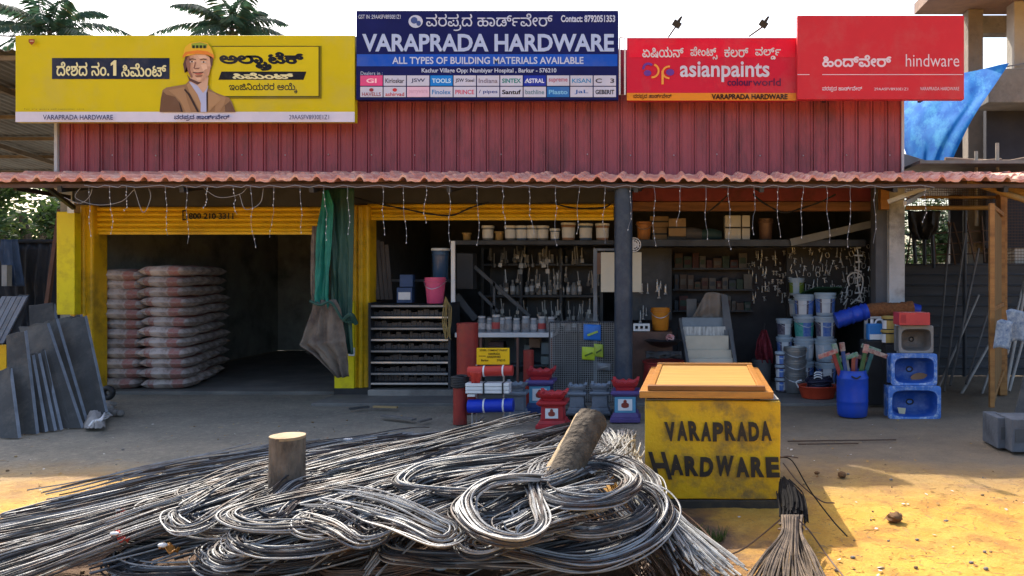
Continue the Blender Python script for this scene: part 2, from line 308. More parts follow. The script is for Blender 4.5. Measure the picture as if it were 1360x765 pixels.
 178: [[49,-2,32,0,19,9,14,16,9,33,9,57,13,69,19,79,27,86,37,91,49,93,56,92,68,86,72,81,76,68,75,61,72,55,68,49,61,45,53,43,33,43,19,50,15,55,19,68,27,60,33,57,50,57,56,59,59,63,59,72,57,76,48,79,41,78,34,74,26,61,24,41,26,28,29,23,32,19,40,15,51,13,62,15,70,21,76,29,79,39,94,39,97,27,103,20,110,15,119,13,129,15,135,19,139,25,140,32,139,40,132,52,120,59,113,61,127,70,143,61,153,47,156,31,154,18,148,7,136,0,120,-2,105,0,99,3,88,13,83,20,90,21,84,13,72,3,65,0],[38,82,28,87,22,93,18,100,18,113,24,123,30,127,50,131,51,115,37,112,34,109,34,101,37,97,49,92],[100,61,100,76,121,77,127,78,130,81,131,90,124,97,139,104,145,97,148,89,148,82,144,73,137,67,122,61],[85,95,85,110,139,110,139,95],[194,59,181,61,171,68,165,79,163,96,164,109,168,119,174,128,182,134,192,138,211,139,228,133,219,120,210,124,202,125,190,122,185,119,181,113,179,106,178,96,179,85,182,78,187,74,194,73,202,75,205,78,205,86,203,90,199,93,187,95,130,95,130,110,194,110,208,106,216,99,220,89,219,73,213,65,204,61]],
 180: [[43,-2,29,0,18,9,11,24,8,44,9,56,16,77,22,85,30,92,39,97,42,95,8,95,8,110,124,110,124,95,119,95,118,98,125,94,134,85,138,74,138,61,135,54,123,43,117,40,108,39,102,39,91,44,85,54,84,60,86,69,91,76,98,79,107,80,118,79,135,68,141,59,145,49,146,37,145,26,141,16,136,8,128,2,120,-1,110,-2,98,-1,88,3,81,10,73,21,80,22,75,13,63,2,57,-1],[45,13,54,15,61,20,66,28,69,37,84,37,87,26,93,19,100,15,108,13,120,16,128,23,130,29,131,37,128,52,121,64,116,67,109,68,102,66,100,64,100,56,105,52,116,53,119,55,124,62,124,73,118,83,112,87,99,93,75,95,64,94,53,91,45,87,38,81,32,73,28,64,25,44,26,30,30,20,37,15],[181,59,169,61,159,68,152,79,150,96,152,109,156,119,162,128,170,134,180,138,198,139,215,133,207,120,198,124,189,125,177,122,172,119,169,113,166,106,165,96,166,85,170,78,175,74,182,73,190,75,192,78,193,86,191,90,187,93,175,95,118,95,118,110,182,110,195,106,204,99,208,89,206,73,201,65,192,61]],
 185: [[43,-2,29,0,18,9,11,24,8,44,9,56,16,77,22,85,30,92,39,97,42,95,8,95,8,110,123,110,123,95,114,95,117,96,125,91,132,84,137,76,144,56,145,44,142,24,135,9,124,1,109,-2,101,-2,88,3,83,7,73,21,80,22,75,13,63,2,57,-1],[45,13,54,15,62,20,66,29,69,39,84,39,87,27,92,20,99,15,107,13,116,15,123,20,127,30,128,43,127,54,125,63,116,80,100,91,90,94,79,95,64,94,53,91,38,81,32,73,26,55,25,44,26,30,30,20,37,15],[183,59,171,61,161,68,155,79,153,96,154,109,158,119,164,128,172,134,182,138,201,139,218,133,209,120,200,124,191,125,180,122,175,119,171,113,168,106,168,96,169,85,172,78,177,74,184,73,192,75,195,78,195,83,194,88,192,91,182,95,120,95,120,110,184,110,198,106,206,99,209,94,211,83,209,73,203,65,194,61]],
 187: [[97,-2,87,-1,79,2,73,6,47,42,36,46,30,45,26,42,23,36,22,30,25,16,32,3,17,-3,9,12,7,20,7,38,10,46,15,52,28,60,36,61,47,60,56,55,63,48,82,19,92,14,98,13,107,15,113,21,116,29,117,38,116,52,112,64,105,75,96,84,85,91,73,95,7,95,7,110,112,110,112,95,100,95,102,96,119,81,125,72,130,62,134,40,131,22,124,9,112,0],[173,59,160,61,150,68,144,79,142,96,143,109,147,119,153,128,161,134,171,138,190,139,207,133,198,120,190,124,181,125,169,122,164,119,160,113,158,106,157,96,158,85,161,78,166,74,173,73,181,75,184,78,185,83,184,88,181,91,172,95,109,95,109,110,173,110,187,106,195,99,198,94,200,83,198,73,192,65,183,61]],
 194: [[65,-2,50,-1,36,4,25,11,16,22,10,35,8,51,12,71,15,79,26,93,34,98,37,95,8,95,8,110,100,110,100,95,99,95,99,97,111,85,119,70,122,51,120,36,115,23,107,13,96,4,82,-1],[65,14,78,15,88,19,96,26,101,34,104,44,106,54,104,66,100,76,94,85,86,90,76,94,66,95,54,94,44,90,36,84,30,76,26,66,25,54,28,37,36,24,49,16],[161,59,148,61,138,68,132,79,130,96,131,109,135,119,141,128,149,134,159,138,178,139,195,133,186,120,178,124,169,125,157,122,152,119,148,113,146,106,145,96,146,85,149,78,154,74,161,73,170,75,172,78,173,86,171,90,167,93,155,95,97,95,97,110,161,110,175,106,184,99,188,89,186,73,180,65,172,61]],
 196: [[76,-2,56,0,39,6,25,16,15,28,9,44,7,62,9,76,12,89,19,99,27,106,37,111,48,113,64,109,69,106,74,100,76,94,77,86,73,70,62,60,53,57,38,56,31,57,22,62,24,76,34,71,41,70,50,71,57,74,60,79,61,85,58,95,54,98,48,99,36,95,31,90,27,83,24,74,23,61,25,49,29,37,37,28,47,20,61,15,77,14,92,15,106,19,116,25,124,33,128,44,130,56,128,70,122,82,113,91,101,99,111,109,121,103,137,87,142,78,145,68,146,56,145,41,139,27,130,15,116,6,99,0],[88,95,88,110,124,110,124,95],[186,59,174,61,164,68,158,79,155,96,157,109,160,119,167,128,175,134,185,138,203,139,220,133,212,120,203,124,194,125,182,122,177,119,174,113,171,106,170,96,171,85,174,78,180,74,187,73,195,75,197,78,198,83,197,88,195,91,185,95,123,95,123,110,187,110,200,106,209,99,211,94,213,83,211,73,206,65,197,61]],
 212: [[112,-2,101,-1,92,3,83,10,76,21,82,21,72,7,60,0,44,-2,33,-1,25,2,18,7,11,20,11,35,13,42,23,54,50,74,53,78,54,84,53,92,48,96,38,98,31,97,25,94,22,90,22,81,25,73,11,66,6,81,6,93,13,105,20,109,28,112,38,113,49,112,58,108,64,104,70,91,69,78,64,66,31,40,27,35,26,28,28,21,31,17,37,14,45,13,56,15,64,20,69,29,71,39,87,39,89,27,95,20,103,15,112,13,122,15,128,19,131,24,133,31,130,42,124,51,138,61,146,47,148,39,148,21,145,13,140,7,133,2,124,-1],[103,62,93,63,76,70,69,75,59,87,67,96,79,85,91,79,102,77,115,79,122,86,124,92,125,101,122,116,114,126,109,128,97,128,90,123,90,119,92,113,96,110,110,110,116,113,126,123,132,114,121,102,109,96,101,96,88,98,78,105,75,111,74,118,76,127,82,135,91,141,103,142,114,141,123,137,130,131,136,122,139,112,141,101,139,89,136,79,130,71,123,66,114,63]],
 223: [[96,-2,87,-1,79,2,73,6,46,42,36,46,30,45,26,42,23,36,22,30,25,16,32,3,16,-3,9,12,7,20,7,38,10,46,14,52,21,57,28,60,36,61,47,60,55,55,62,48,78,24,86,16,98,13,106,15,113,18,117,24,121,32,123,51,122,69,118,85,111,100,103,113,93,124,81,132,69,137,56,139,50,138,43,132,43,124,49,118,61,119,67,122,71,128,73,136,89,135,86,125,82,117,77,111,70,107,63,105,47,104,35,110,30,115,28,121,27,128,31,141,41,149,56,153,73,151,89,145,103,135,116,123,126,108,134,91,138,72,140,51,139,34,134,21,128,10,119,3,109,-1]],
 235: [[45,-2,34,-1,25,2,17,7,11,14,7,23,6,33,9,49,14,56,20,61,27,64,36,65,46,64,53,60,58,54,60,46,57,34,43,36,44,46,39,50,30,50,25,46,22,41,21,34,23,26,27,19,35,15,46,13,58,15,67,20,72,29,74,39,89,39,92,27,97,19,105,15,115,13,122,14,131,20,135,31,135,48,132,57,127,67,119,77,133,87,141,76,147,65,151,53,152,40,151,27,148,17,142,9,136,4,126,-1,116,-2,106,-2,99,0,88,8,79,20,85,21,74,6,68,2,53,-2],[138,-11,94,53,108,61,152,-2],[67,71,51,73,40,77,48,89,57,86,67,84,77,86,84,91,86,96,86,113,81,123,72,128,60,128,56,126,53,123,53,115,57,111,64,109,73,110,79,113,89,123,95,114,84,102,72,97,58,96,46,101,38,111,37,118,39,127,45,135,54,141,66,142,77,141,85,137,92,132,97,124,101,115,102,106,101,95,97,86,92,79,85,74,77,72]],
 236: [[96,-2,87,-1,79,2,72,6,46,42,36,46,30,45,26,42,23,36,22,30,25,16,32,3,16,-3,9,12,7,21,7,38,14,52,28,60,36,61,50,58,60,51,78,24,86,16,98,13,106,15,112,21,116,29,116,48,108,67,100,77,114,87,122,76,128,65,132,54,134,41,131,22,124,9,112,0],[60,71,44,73,32,77,40,89,49,86,59,84,69,86,76,91,78,96,79,107,78,113,73,123,64,128,52,128,48,126,46,123,45,115,49,111,56,109,65,110,71,113,81,123,87,114,76,102,64,97,50,96,38,101,31,111,30,118,32,127,37,135,46,141,58,142,69,141,78,137,84,132,90,124,93,115,94,106,93,95,90,86,84,79,78,74,69,72]],
 237: [[46,-2,29,0,17,8,9,20,6,36,9,52,17,64,29,72,47,74,57,74,65,71,72,67,81,55,83,48,84,30,82,21,73,7,65,2,56,-1],[47,13,58,14,66,19,70,27,72,36,70,46,66,54,58,58,48,60,40,59,29,53,25,48,23,37,24,27,29,19,37,14],[113,-2,103,-2,88,5,79,18,76,25,75,43,81,59,87,65,94,71,103,74,114,75,131,72,143,64,151,52,153,36,151,21,143,8,130,0],[112,13,123,14,131,19,135,27,137,36,135,46,130,54,123,58,112,60,101,58,94,53,89,46,87,37,89,27,94,19,101,14],[49,72,33,73,21,77,29,89,38,86,48,84,58,86,65,91,68,96,68,113,62,123,53,128,41,128,37,126,35,123,34,115,38,111,45,109,54,110,60,113,70,123,76,114,65,102,53,97,39,96,27,101,20,111,19,118,21,127,26,135,35,141,47,142,58,141,66,137,73,132,79,124,82,115,83,106,82,94,78,86,73,79,66,75]],
 248: [[49,-2,32,0,19,9,14,16,9,33,9,57,13,69,19,79,27,86,37,91,49,93,56,92,68,86,72,81,76,68,75,61,72,55,68,49,61,45,53,43,33,43,19,50,15,55,19,68,27,60,33,57,50,57,56,59,59,63,59,72,57,76,48,79,41,78,34,74,26,61,24,41,26,28,29,23,32,19,40,15,51,13,62,15,70,21,76,29,79,39,94,39,97,27,103,20,110,15,119,13,129,15,135,19,139,25,140,32,139,40,132,52,120,59,113,61,127,70,143,61,153,47,156,31,154,18,148,7,136,0,120,-2,105,0,99,3,88,13,83,20,90,21,84,13,72,3,65,0],[38,82,28,87,22,93,18,100,18,113,24,123,30,127,50,131,51,115,37,112,34,109,34,101,37,97,49,92],[100,61,100,76,121,77,126,78,130,81,131,90,124,97,139,104,145,97,148,90,148,82,144,73,137,67,122,61],[85,95,85,110,120,111,128,112,136,117,140,123,141,130,139,138,135,143,129,147,122,148,115,147,109,144,105,139,104,129,98,138,109,138,113,136,116,130,115,126,109,121,98,122,94,125,91,136,92,142,99,154,106,158,113,161,123,162,133,161,141,158,148,152,153,146,156,137,156,121,152,109,143,101,133,97,120,95]],
 255: [[43,-2,29,0,18,9,11,24,8,44,9,56,16,77,22,85,30,92,39,97,42,95,8,95,8,110,96,110,116,112,124,117,128,123,128,130,127,138,123,143,117,147,110,148,103,147,97,144,93,139,92,129,86,138,97,138,103,134,103,126,100,123,92,120,86,122,82,125,79,136,82,148,93,158,101,161,111,162,121,161,129,158,136,152,140,146,144,137,145,128,142,115,139,109,131,101,113,96,115,98,131,86,141,67,145,44,142,24,135,9,124,0,109,-2,101,-2,88,3,83,7,73,21,80,22,75,13,63,2,57,-1],[45,13,54,15,62,20,66,29,69,39,84,39,87,27,92,20,99,15,107,13,116,15,123,20,127,30,128,44,127,54,125,63,116,80,100,91,90,94,79,95,64,94,53,91,38,81,32,73,26,55,25,44,26,30,30,20,37,15]],
 258: [[45,-2,35,-1,25,2,17,7,11,14,7,23,6,33,10,49,14,56,20,61,28,64,37,65,46,64,54,60,58,54,60,46,57,34,44,36,44,46,40,50,30,50,26,46,23,41,22,34,23,26,28,19,36,15,47,13,59,15,67,20,72,29,74,39,90,39,92,27,98,20,105,15,114,13,126,17,129,20,134,32,133,47,125,67,117,77,131,87,140,76,146,65,149,53,150,40,149,26,146,16,140,8,133,2,124,-1,106,-2,93,3,88,8,79,20,85,21,74,6,68,2,54,-2],[80,59,72,63,69,71,72,80,80,83,89,80,91,76,92,71,89,63],[6,95,6,110,102,110,121,112,126,114,132,120,134,130,133,138,129,143,123,147,116,148,108,147,102,144,99,139,97,129,92,138,103,138,106,136,109,130,106,123,98,120,92,122,88,125,85,130,86,142,88,148,99,158,107,161,117,162,126,161,135,158,141,152,146,146,149,137,150,128,148,115,141,104,127,97,106,95]],
 262: [[45,-2,35,-1,25,2,17,7,11,14,7,23,6,33,10,49,14,56,20,61,28,64,37,65,46,64,54,60,58,54,60,46,57,34,44,36,44,46,40,50,30,50,26,46,23,41,22,34,23,26,28,19,36,15,47,13,59,15,67,20,72,29,74,39,90,39,92,27,98,20,105,15,114,13,124,15,130,21,133,29,134,38,133,50,130,60,125,69,112,84,96,93,88,95,118,97,136,81,142,72,149,51,150,40,149,26,146,16,140,8,133,2,124,-1,106,-2,93,3,88,8,79,20,85,21,74,6,68,2,54,-2],[6,95,6,110,102,110,121,112,126,114,132,120,134,130,133,138,129,143,123,147,116,148,108,147,102,144,99,139,97,129,92,138,103,138,106,136,109,130,106,123,98,120,92,122,88,125,85,130,86,142,88,148,99,158,107,161,117,162,126,161,135,158,141,152,146,146,149,137,150,128,148,115,141,104,127,97,106,95],[182,-2,167,0,155,5,144,14,135,25,145,35,153,26,162,19,171,15,182,13,193,15,201,21,206,30,207,42,206,55,202,67,196,76,179,92,168,98,177,113,190,106,201,96,210,86,218,73,222,59,224,43,223,31,219,20,213,10,205,4,195,-1]],
 263: [[62,-2,48,-1,37,3,27,9,20,17,11,35,8,56,10,71,15,85,23,96,33,105,46,111,61,113,75,111,86,107,96,101,103,93,108,84,114,65,114,55,113,39,108,25,100,14,89,5,77,-1],[61,13,72,15,81,18,88,24,93,33,97,43,98,56,97,67,94,77,89,85,81,92,72,96,61,97,51,96,42,92,35,86,29,78,26,68,24,55,26,43,29,32,34,24,42,18,51,15],[144,-2,130,0,118,5,107,14,97,25,108,35,116,26,125,19,134,15,144,13,155,15,163,21,168,30,170,42,169,55,165,66,159,76,150,84,140,91,129,95,156,97,172,83,183,65,186,55,186,43,184,27,177,12,172,6,164,2,155,-1],[218,-2,203,0,191,5,171,25,181,35,189,26,198,19,207,15,218,13,229,15,237,21,242,30,243,42,242,55,238,67,232,76,215,92,204,98,213,113,226,106,237,96,246,86,254,73,258,59,260,43,259,31,255,20,249,10,241,4,231,-1],[120,95,120,110,156,112,161,114,166,120,168,126,167,138,163,143,157,147,150,148,143,147,137,144,133,139,132,129,126,138,137,138,143,134,143,130,140,123,137,121,126,122,122,125,119,136,120,142,122,148,127,154,133,158,141,161,151,162,161,161,169,158,176,152,180,146,184,137,184,121,180,109,171,101,161,97,148,95]],
 267: [[45,-2,35,-1,25,2,17,7,11,14,7,23,6,33,10,49,14,56,20,61,28,64,37,65,46,64,54,60,58,54,60,46,57,34,44,36,44,46,40,50,30,50,26,46,23,41,22,34,23,26,28,19,36,15,47,13,59,15,67,20,72,29,74,39,90,39,92,27,98,20,105,15,114,13,124,15,130,21,133,29,134,38,133,50,130,60,125,69,112,84,96,93,88,95,118,97,136,81,142,72,149,51,150,40,149,26,146,16,140,8,133,2,124,-1,106,-2,93,3,88,8,79,20,85,21,74,6,68,2,54,-2],[6,95,6,110,102,110,121,112,126,114,132,120,134,130,133,138,129,143,123,147,116,148,108,147,102,144,99,139,97,129,92,138,103,138,106,136,109,130,106,123,98,120,92,122,88,125,85,130,86,142,88,148,99,158,107,161,117,162,126,161,135,158,141,152,146,146,149,137,150,128,148,115,141,104,127,97,106,95]],
 297: [[-48,-74,-62,-70,-68,-66,-73,-60,-76,-52,-77,-43,-73,-27,-68,-20,-62,-15,-55,-12,-47,-11,-38,-12,-32,-16,-28,-22,-27,-29,-28,-36,-32,-42,-40,-46,-56,-46,-65,-42,-68,-40,-66,-28,-60,-33,-51,-35,-42,-34,-41,-32,-40,-26,-44,-23,-53,-24,-58,-27,-62,-34,-62,-49,-58,-57,-51,-60,-40,-60,-34,-56,-29,-46,-16,-46,-14,-53,-10,-57,-6,-60,6,-60,10,-58,13,-54,14,-48,12,-41,8,-36,-4,-32,1,-21,14,-25,24,-34,27,-40,27,-56,24,-63,14,-71,1,-74,-8,-73,-16,-69,-21,-64,-25,-58,-19,-58,-31,-70,-36,-72],[-14,-33,-14,-20,3,-19,8,-15,9,-4,6,9,3,15,18,19,25,-3,24,-17,22,-23,18,-27,7,-32],[-13,-103,-37,-101,-35,-87,-12,-89,6,-88,20,-84,30,-78,38,-70,42,-59,43,-41,37,-23,51,-16,54,-23,57,-31,59,-48,54,-71,41,-89,18,-100]],
 417: [[14,11,15,18,18,22,27,25,36,22,38,18,39,11,38,5,36,1,27,-2,18,1,15,5]],
}
KTEXT = {
 "shop": [(53,0),(49,794),(43,1445),(122,2237),(40,2371),(165,3424),(60,4225),(180,4674),(93,5740),(267,6307),(74,7101),(194,7509)],
 "nation": [(255,0),(74,765),(54,1173),(40,1803),(42,2856),(6,3567),(417,4117)],
 "cement": [(236,0),(262,705),(6,1861),(178,2411)],
 "ultra": [(9,0),(159,863),(60,1632),(297,2081),(248,2330),(168,3145)],
 "engineer": [(11,0),(6,711),(212,1261),(223,2036),(48,2778),(49,4114),(49,4765),(10,5704),(263,6545),(96,7881)],
 "asian": [(18,0),(235,787),(48,1584),(187,2920)],
 "paints": [(258,0),(74,792),(6,1200),(178,1750),(129,2878)],
 "colour": [(23,0),(51,574),(194,1333)],
 "world": [(53,0),(196,794),(108,1885),(93,1956)],
 "hind": [(237,0),(6,796),(185,1346),(267,2423),(74,3217),(194,3625)],
}
_tmp = bpy.data.objects
def curve_polys(cv):
    o = bpy.data.objects.new('lettering_source', cv); COL.objects.link(o)
    dg = bpy.context.evaluated_depsgraph_get(); dg.update()
    me = bpy.data.meshes.new_from_object(o.evaluated_get(dg))
    v = [tuple(p.co) for p in me.vertices]; f = [tuple(p.vertices) for p in me.polygons]
    bpy.data.objects.remove(o); bpy.data.meshes.remove(me)
    return v, f

_kg = {}
def kglyph(g, off):
    if (g, off) not in _kg:
        # strokes overlap inside a letter, so it is filled row by row (non-zero winding)
        cs = [[(c[i] * .005, c[i + 1] * .005) for i in range(0, len(c), 2)] for c in KGLYPH[g]]
        y0 = min(p[1] for c in cs for p in c); y1 = max(p[1] for c in cs for p in c); n = max(8, int((y1 - y0) * 64)); h = (y1 - y0) / n
        def spans(y):
            e = []
            for c in cs:
                for p, q in zip(c, c[1:] + c[:1]):
                    if (p[1] > y) != (q[1] > y): e.append((p[0] + (q[0] - p[0]) * (y - p[1]) / (q[1] - p[1]), 1 if q[1] > p[1] else -1))
            e.sort(); r = []; w = 0
            for x, d in e:
                if w == 0: st = x
                w += d
                if w == 0: r.append((st, x))
            return r
        V = []; Fc = []; m = int(off / h + .5)
        for k in range(-m, n + m):
            iv = []
            for d, ex in ((0, off), (-m, 0), (m, 0)) if m else ((0, off),): iv += [(a - ex, b + ex) for a, b in spans(y0 + (k + d + .5) * h)]
            iv.sort(); u = []
            for a, b in iv:
                if u and a <= u[-1][1]: u[-1][1] = max(b, u[-1][1])
                else: u.append([a, b])
            for a, b in u:
                o = len(V); z0 = y0 + k * h; V += [(a, z0, 0), (b, z0, 0), (b, z0 + h, 0), (a, z0 + h, 0)]; Fc.append((o, o + 1, o + 2, o + 3))
        _kg[(g, off)] = (V, Fc)
    return _kg[(g, off)]

def fit(mb, v, f, box, Y, shear=0.0, rot=0.0):
    x0 = min(p[0] for p in v); x1 = max(p[0] for p in v); y0 = min(p[1] for p in v); y1 = max(p[1] for p in v)
    bx0, bx1, by0, by1 = box; out = []
    for p in v:
        u = (p[0] - x0) / (x1 - x0 + 1e-9); w = (p[1] - y0) / (y1 - y0 + 1e-9)
        px = bx0 + (bx1 - bx0) * u + shear * (by1 - by0) * (w - .5); py = by1 + (by0 - by1) * w + rot * (u - .5)
        out.append(at(px, py, Y - (p[2] if len(p) > 2 else 0)))
    mb.add(out, f)

def ktext(mb, key, box, Y, bold=0.0, shear=0.0, rot=0.0):
    v = []; f = []
    for g, x in KTEXT[key]:
        a, b = kglyph(g, bold); o = len(v)
        v += [(p[0] + x / 1000, p[1], p[2]) for p in a]; f += [tuple(i + o for i in q) for q in b]
    fit(mb, v, f, box, Y, shear, rot)

_lt = {}
def ltext(mb, s, box, Y, bold=0.0, shear=0.0, rot=0.0):
    k = (s, bold)
    if k not in _lt:
        cv = bpy.data.curves.new('text', 'FONT'); cv.body = s; cv.offset = bold; cv.resolution_u = 3
        _lt[k] = curve_polys(cv); bpy.data.curves.remove(cv)
    v, f = _lt[k]
    fit(mb, v, f, box, Y, shear, rot)

def rect(mb, x0, x1, y0, y1, Y):
    mb.add([at(x0, y0, Y), at(x1, y0, Y), at(x1, y1, Y), at(x0, y1, Y)], [(0, 3, 2, 1)])

def pol(mb, pts, Y):
    mb.add([at(x, y, Y) for x, y in pts], [tuple(range(len(pts)))])

def disc(mb, cx, cy, rx, ry, Y, n=20):
    pol(mb, [(cx + rx * math.cos(2 * math.pi * k / n), cy + ry * math.sin(2 * math.pi * k / n)) for k in range(n)], Y)

_pm = {}
def ink(r, g, b, rough=.45):
    """Printed colour (photo-style 0-255)."""
    k = (r, g, b)
    if k not in _pm:
        c = rgb(r, g, b); _pm[k] = mat('print_%d_%d_%d' % k, c, tuple(x * .90 for x in c), sc=1.2, dirt=(.30, .27, .24), dsc=1.6, damt=.14, rough=rough, rvar=.08, spec=.15)
    return _pm[k]

class Print:
    """Layers of flat print on a sign face; each layer sits 1.5 mm in front of the one before."""
    def __init__(s, Y): s.mb = MB(); s.mats = []; s.Y = Y
    def layer(s, col):
        s.Y -= .0015
        m = ink(*col) if isinstance(col, tuple) else col
        if m not in s.mats: s.mats.append(m)
        s.mb.cur = s.mats.index(m); return s.mb, s.Y
    def build(s, name, parent): return s.mb.build(name, s.mats, parent, fix=False)
# ------------------------------------------------------------------ materials
def ground_material():
    m = bpy.data.materials.new('soil'); m.use_nodes = True
    t = m.node_tree; N = t.nodes; L = t.links; b = N['Principled BSDF']
    tc = N.new('ShaderNodeTexCoord'); sp = N.new('ShaderNodeSeparateXYZ'); L.new(tc.outputs['Object'], sp.inputs[0])
    def ns(scale, detail=8, rough=.6):
        n = N.new('ShaderNodeTexNoise'); n.inputs['Scale'].default_value = scale; n.inputs['Detail'].default_value = detail
        n.inputs['Roughness'].default_value = rough; L.new(tc.outputs['Object'], n.inputs['Vector']); return n.outputs['Fac']
    def ramp(x, a, b_, ca, cb):
        r = N.new('ShaderNodeValToRGB'); e = r.color_ramp.elements; e[0].position = a; e[1].position = b_
        e[0].color = (*ca, 1); e[1].color = (*cb, 1); L.new(x, r.inputs[0]); return r.outputs[0]
    def mix(f, a, b_):
        x = N.new('ShaderNodeMixRGB'); L.new(f, x.inputs[0]); L.new(a, x.inputs[1])
        if isinstance(b_, tuple): x.inputs[2].default_value = (*b_, 1)
        else: L.new(b_, x.inputs[2])
        return x.outputs[0]
    def math_(op, a, v):
        x = N.new('ShaderNodeMath'); x.operation = op
        L.new(a, x.inputs[0])
        if isinstance(v, (int, float)): x.inputs[1].default_value = v
        else: L.new(v, x.inputs[1])
        return x.outputs[0]
    sand = ramp(ns(1.1), .3, .7, (.60, .34, .040), (.48, .23, .026))
    sand = mix(ramp(ns(7, 10, .75), .45, .72, (0, 0, 0), (.75, .75, .75)), sand, (.63, .38, .075))
    sand = mix(ramp(ns(2.6, 12, .75), .48, .60, (0, 0, 0), (.8, .8, .8)), sand, (.34, .15, .028))
    sand = mix(ramp(ns(55, 6, .8), .54, .68, (0, 0, 0), (.7, .7, .7)), sand, (.15, .085, .03))
    dust_shade = ramp(ns(1.6, 10, .7), .3, .7, (.24, .215, .165), (.14, .128, .105))
    dust_shade = mix(ramp(ns(16, 8, .75), .5, .7, (0, 0, 0), (.6, .6, .6)), dust_shade, (.36, .32, .25))
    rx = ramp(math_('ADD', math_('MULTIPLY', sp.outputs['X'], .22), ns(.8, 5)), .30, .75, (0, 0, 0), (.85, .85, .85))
    dust_shade = mix(rx, dust_shade, ramp(ns(2.4, 12, .75), .35, .65, (.225, .16, .095), (.14, .10, .065)))
    dust_shade = mix(ramp(ns(42, 8, .8), .52, .66, (0, 0, 0), (.6, .6, .6)), dust_shade, (.07, .06, .05))
    # cement-dusted soil near the shop, carried to its shadow edge; shade put into colour
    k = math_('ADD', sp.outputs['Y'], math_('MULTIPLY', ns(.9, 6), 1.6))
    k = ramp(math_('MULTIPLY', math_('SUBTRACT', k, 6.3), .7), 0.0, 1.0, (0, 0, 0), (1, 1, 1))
    col = mix(k, sand, dust_shade)
    # rust and wet dirt have stained the soil where the bars are kept
    dx = math_('MULTIPLY', math_('ADD', sp.outputs['X'], 1.9), .37); dy = math_('MULTIPLY', math_('SUBTRACT', sp.outputs['Y'], 4.8), .72)
    q = math_('ADD', math_('ADD', math_('MULTIPLY', dx, dx), math_('MULTIPLY', dy, dy)), math_('MULTIPLY', ns(2.2, 8, .7), 1.1))
    q = ramp(math_('MULTIPLY', q, .6), .75, .95, (.92, .92, .92), (0, 0, 0))
    col = mix(q, col, (.075, .040, .030))
    L.new(col, b.inputs['Base Color']); b.inputs['Roughness'].default_value = .92
    bp = N.new('ShaderNodeBump'); bp.inputs['Strength'].default_value = .8; bp.inputs['Distance'].default_value = .03
    L.new(ns(22, 10, .75), bp.inputs['Height']); L.new(bp.outputs[0], b.inputs['Normal'])
    return m

M = {}
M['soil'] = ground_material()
M['maroon'] = mat('maroon_sheet', (.33, .075, .094), (.25, .056, .072), 1.1, .45, 0, .05, 30, dirt=(.05, .03, .035), dsc=2.6, damt=.55, stretch=(1, 1, .35))
M['tile'] = mat('roof_tile', (.72, .34, .25), (.56, .21, .16), 5, .75, 0, .25, 50, dirt=(.74, .50, .38), dsc=6.0, damt=.85)
M['yellow'] = mat('yellow_paint', (.74, .46, .010), (.60, .35, .010), 2.5, .4, 0, .05, 40, dirt=(.16, .10, .02), dsc=3.5, damt=.55)
M['shutter'] = mat('shutter_paint', (.76, .48, .012), (.66, .40, .012), 2, .45, 0, .03, 40, dirt=(.25, .14, .02), dsc=2, damt=.35)
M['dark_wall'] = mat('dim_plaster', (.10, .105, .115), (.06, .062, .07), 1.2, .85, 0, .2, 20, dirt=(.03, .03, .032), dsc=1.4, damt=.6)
M['steel_dark'] = mat('dark_steel', (.05, .055, .065), (.03, .033, .04), 4, .5, .4, .05, 40)
M['column'] = mat('blue_grey_column', (.034, .050, .078), (.022, .032, .050), 3, .4, 0, .04, 30, dirt=(.10, .11, .12), dsc=5, damt=.4)
M['plaster'] = mat('pale_plaster', (.52, .53, .55), (.36, .37, .39), 2.4, .85, 0, .2, 30, dirt=(.12, .11, .10), dsc=2.5, damt=.7)
M['concrete'] = mat('concrete', (.28, .26, .235), (.19, .175, .16), 2.5, .9, 0, .35, 30, dirt=(.08, .075, .07), dsc=2, damt=.6)
M['galv'] = mat('galvanised_sheet', (.22, .21, .20), (.12, .11, .10), 1.4, .5, .5, .05, 30, dirt=(.14, .07, .035), dsc=2, damt=.6)
M['wood'] = mat('orange_wood', (.34, .17, .055), (.23, .105, .03), 3, .6, 0, .15, 60, stretch=(.4, 4, 4), dirt=(.12, .06, .03), dsc=3, damt=.4)
M['bamboo'] = mat('bamboo', (.40, .24, .07), (.26, .14, .04), 3, .6, 0, .1, 40, dirt=(.10, .07, .04), dsc=4, damt=.5)
M['metal'] = mat('pale_metal', (.55, .56, .58), (.42, .43, .45), 5, .35, .7, .03, 60)
M['rust'] = mat('rusty_steel', (.09, .07, .06), (.13, .07, .04), 6, .7, .3, .1, 60)
M['black'] = mat('black_plastic', (.02, .02, .022), (.03, .03, .033), 4, .5)
M['white'] = mat('white_plastic', (.72, .73, .74), (.62, .63, .64), 4, .45)

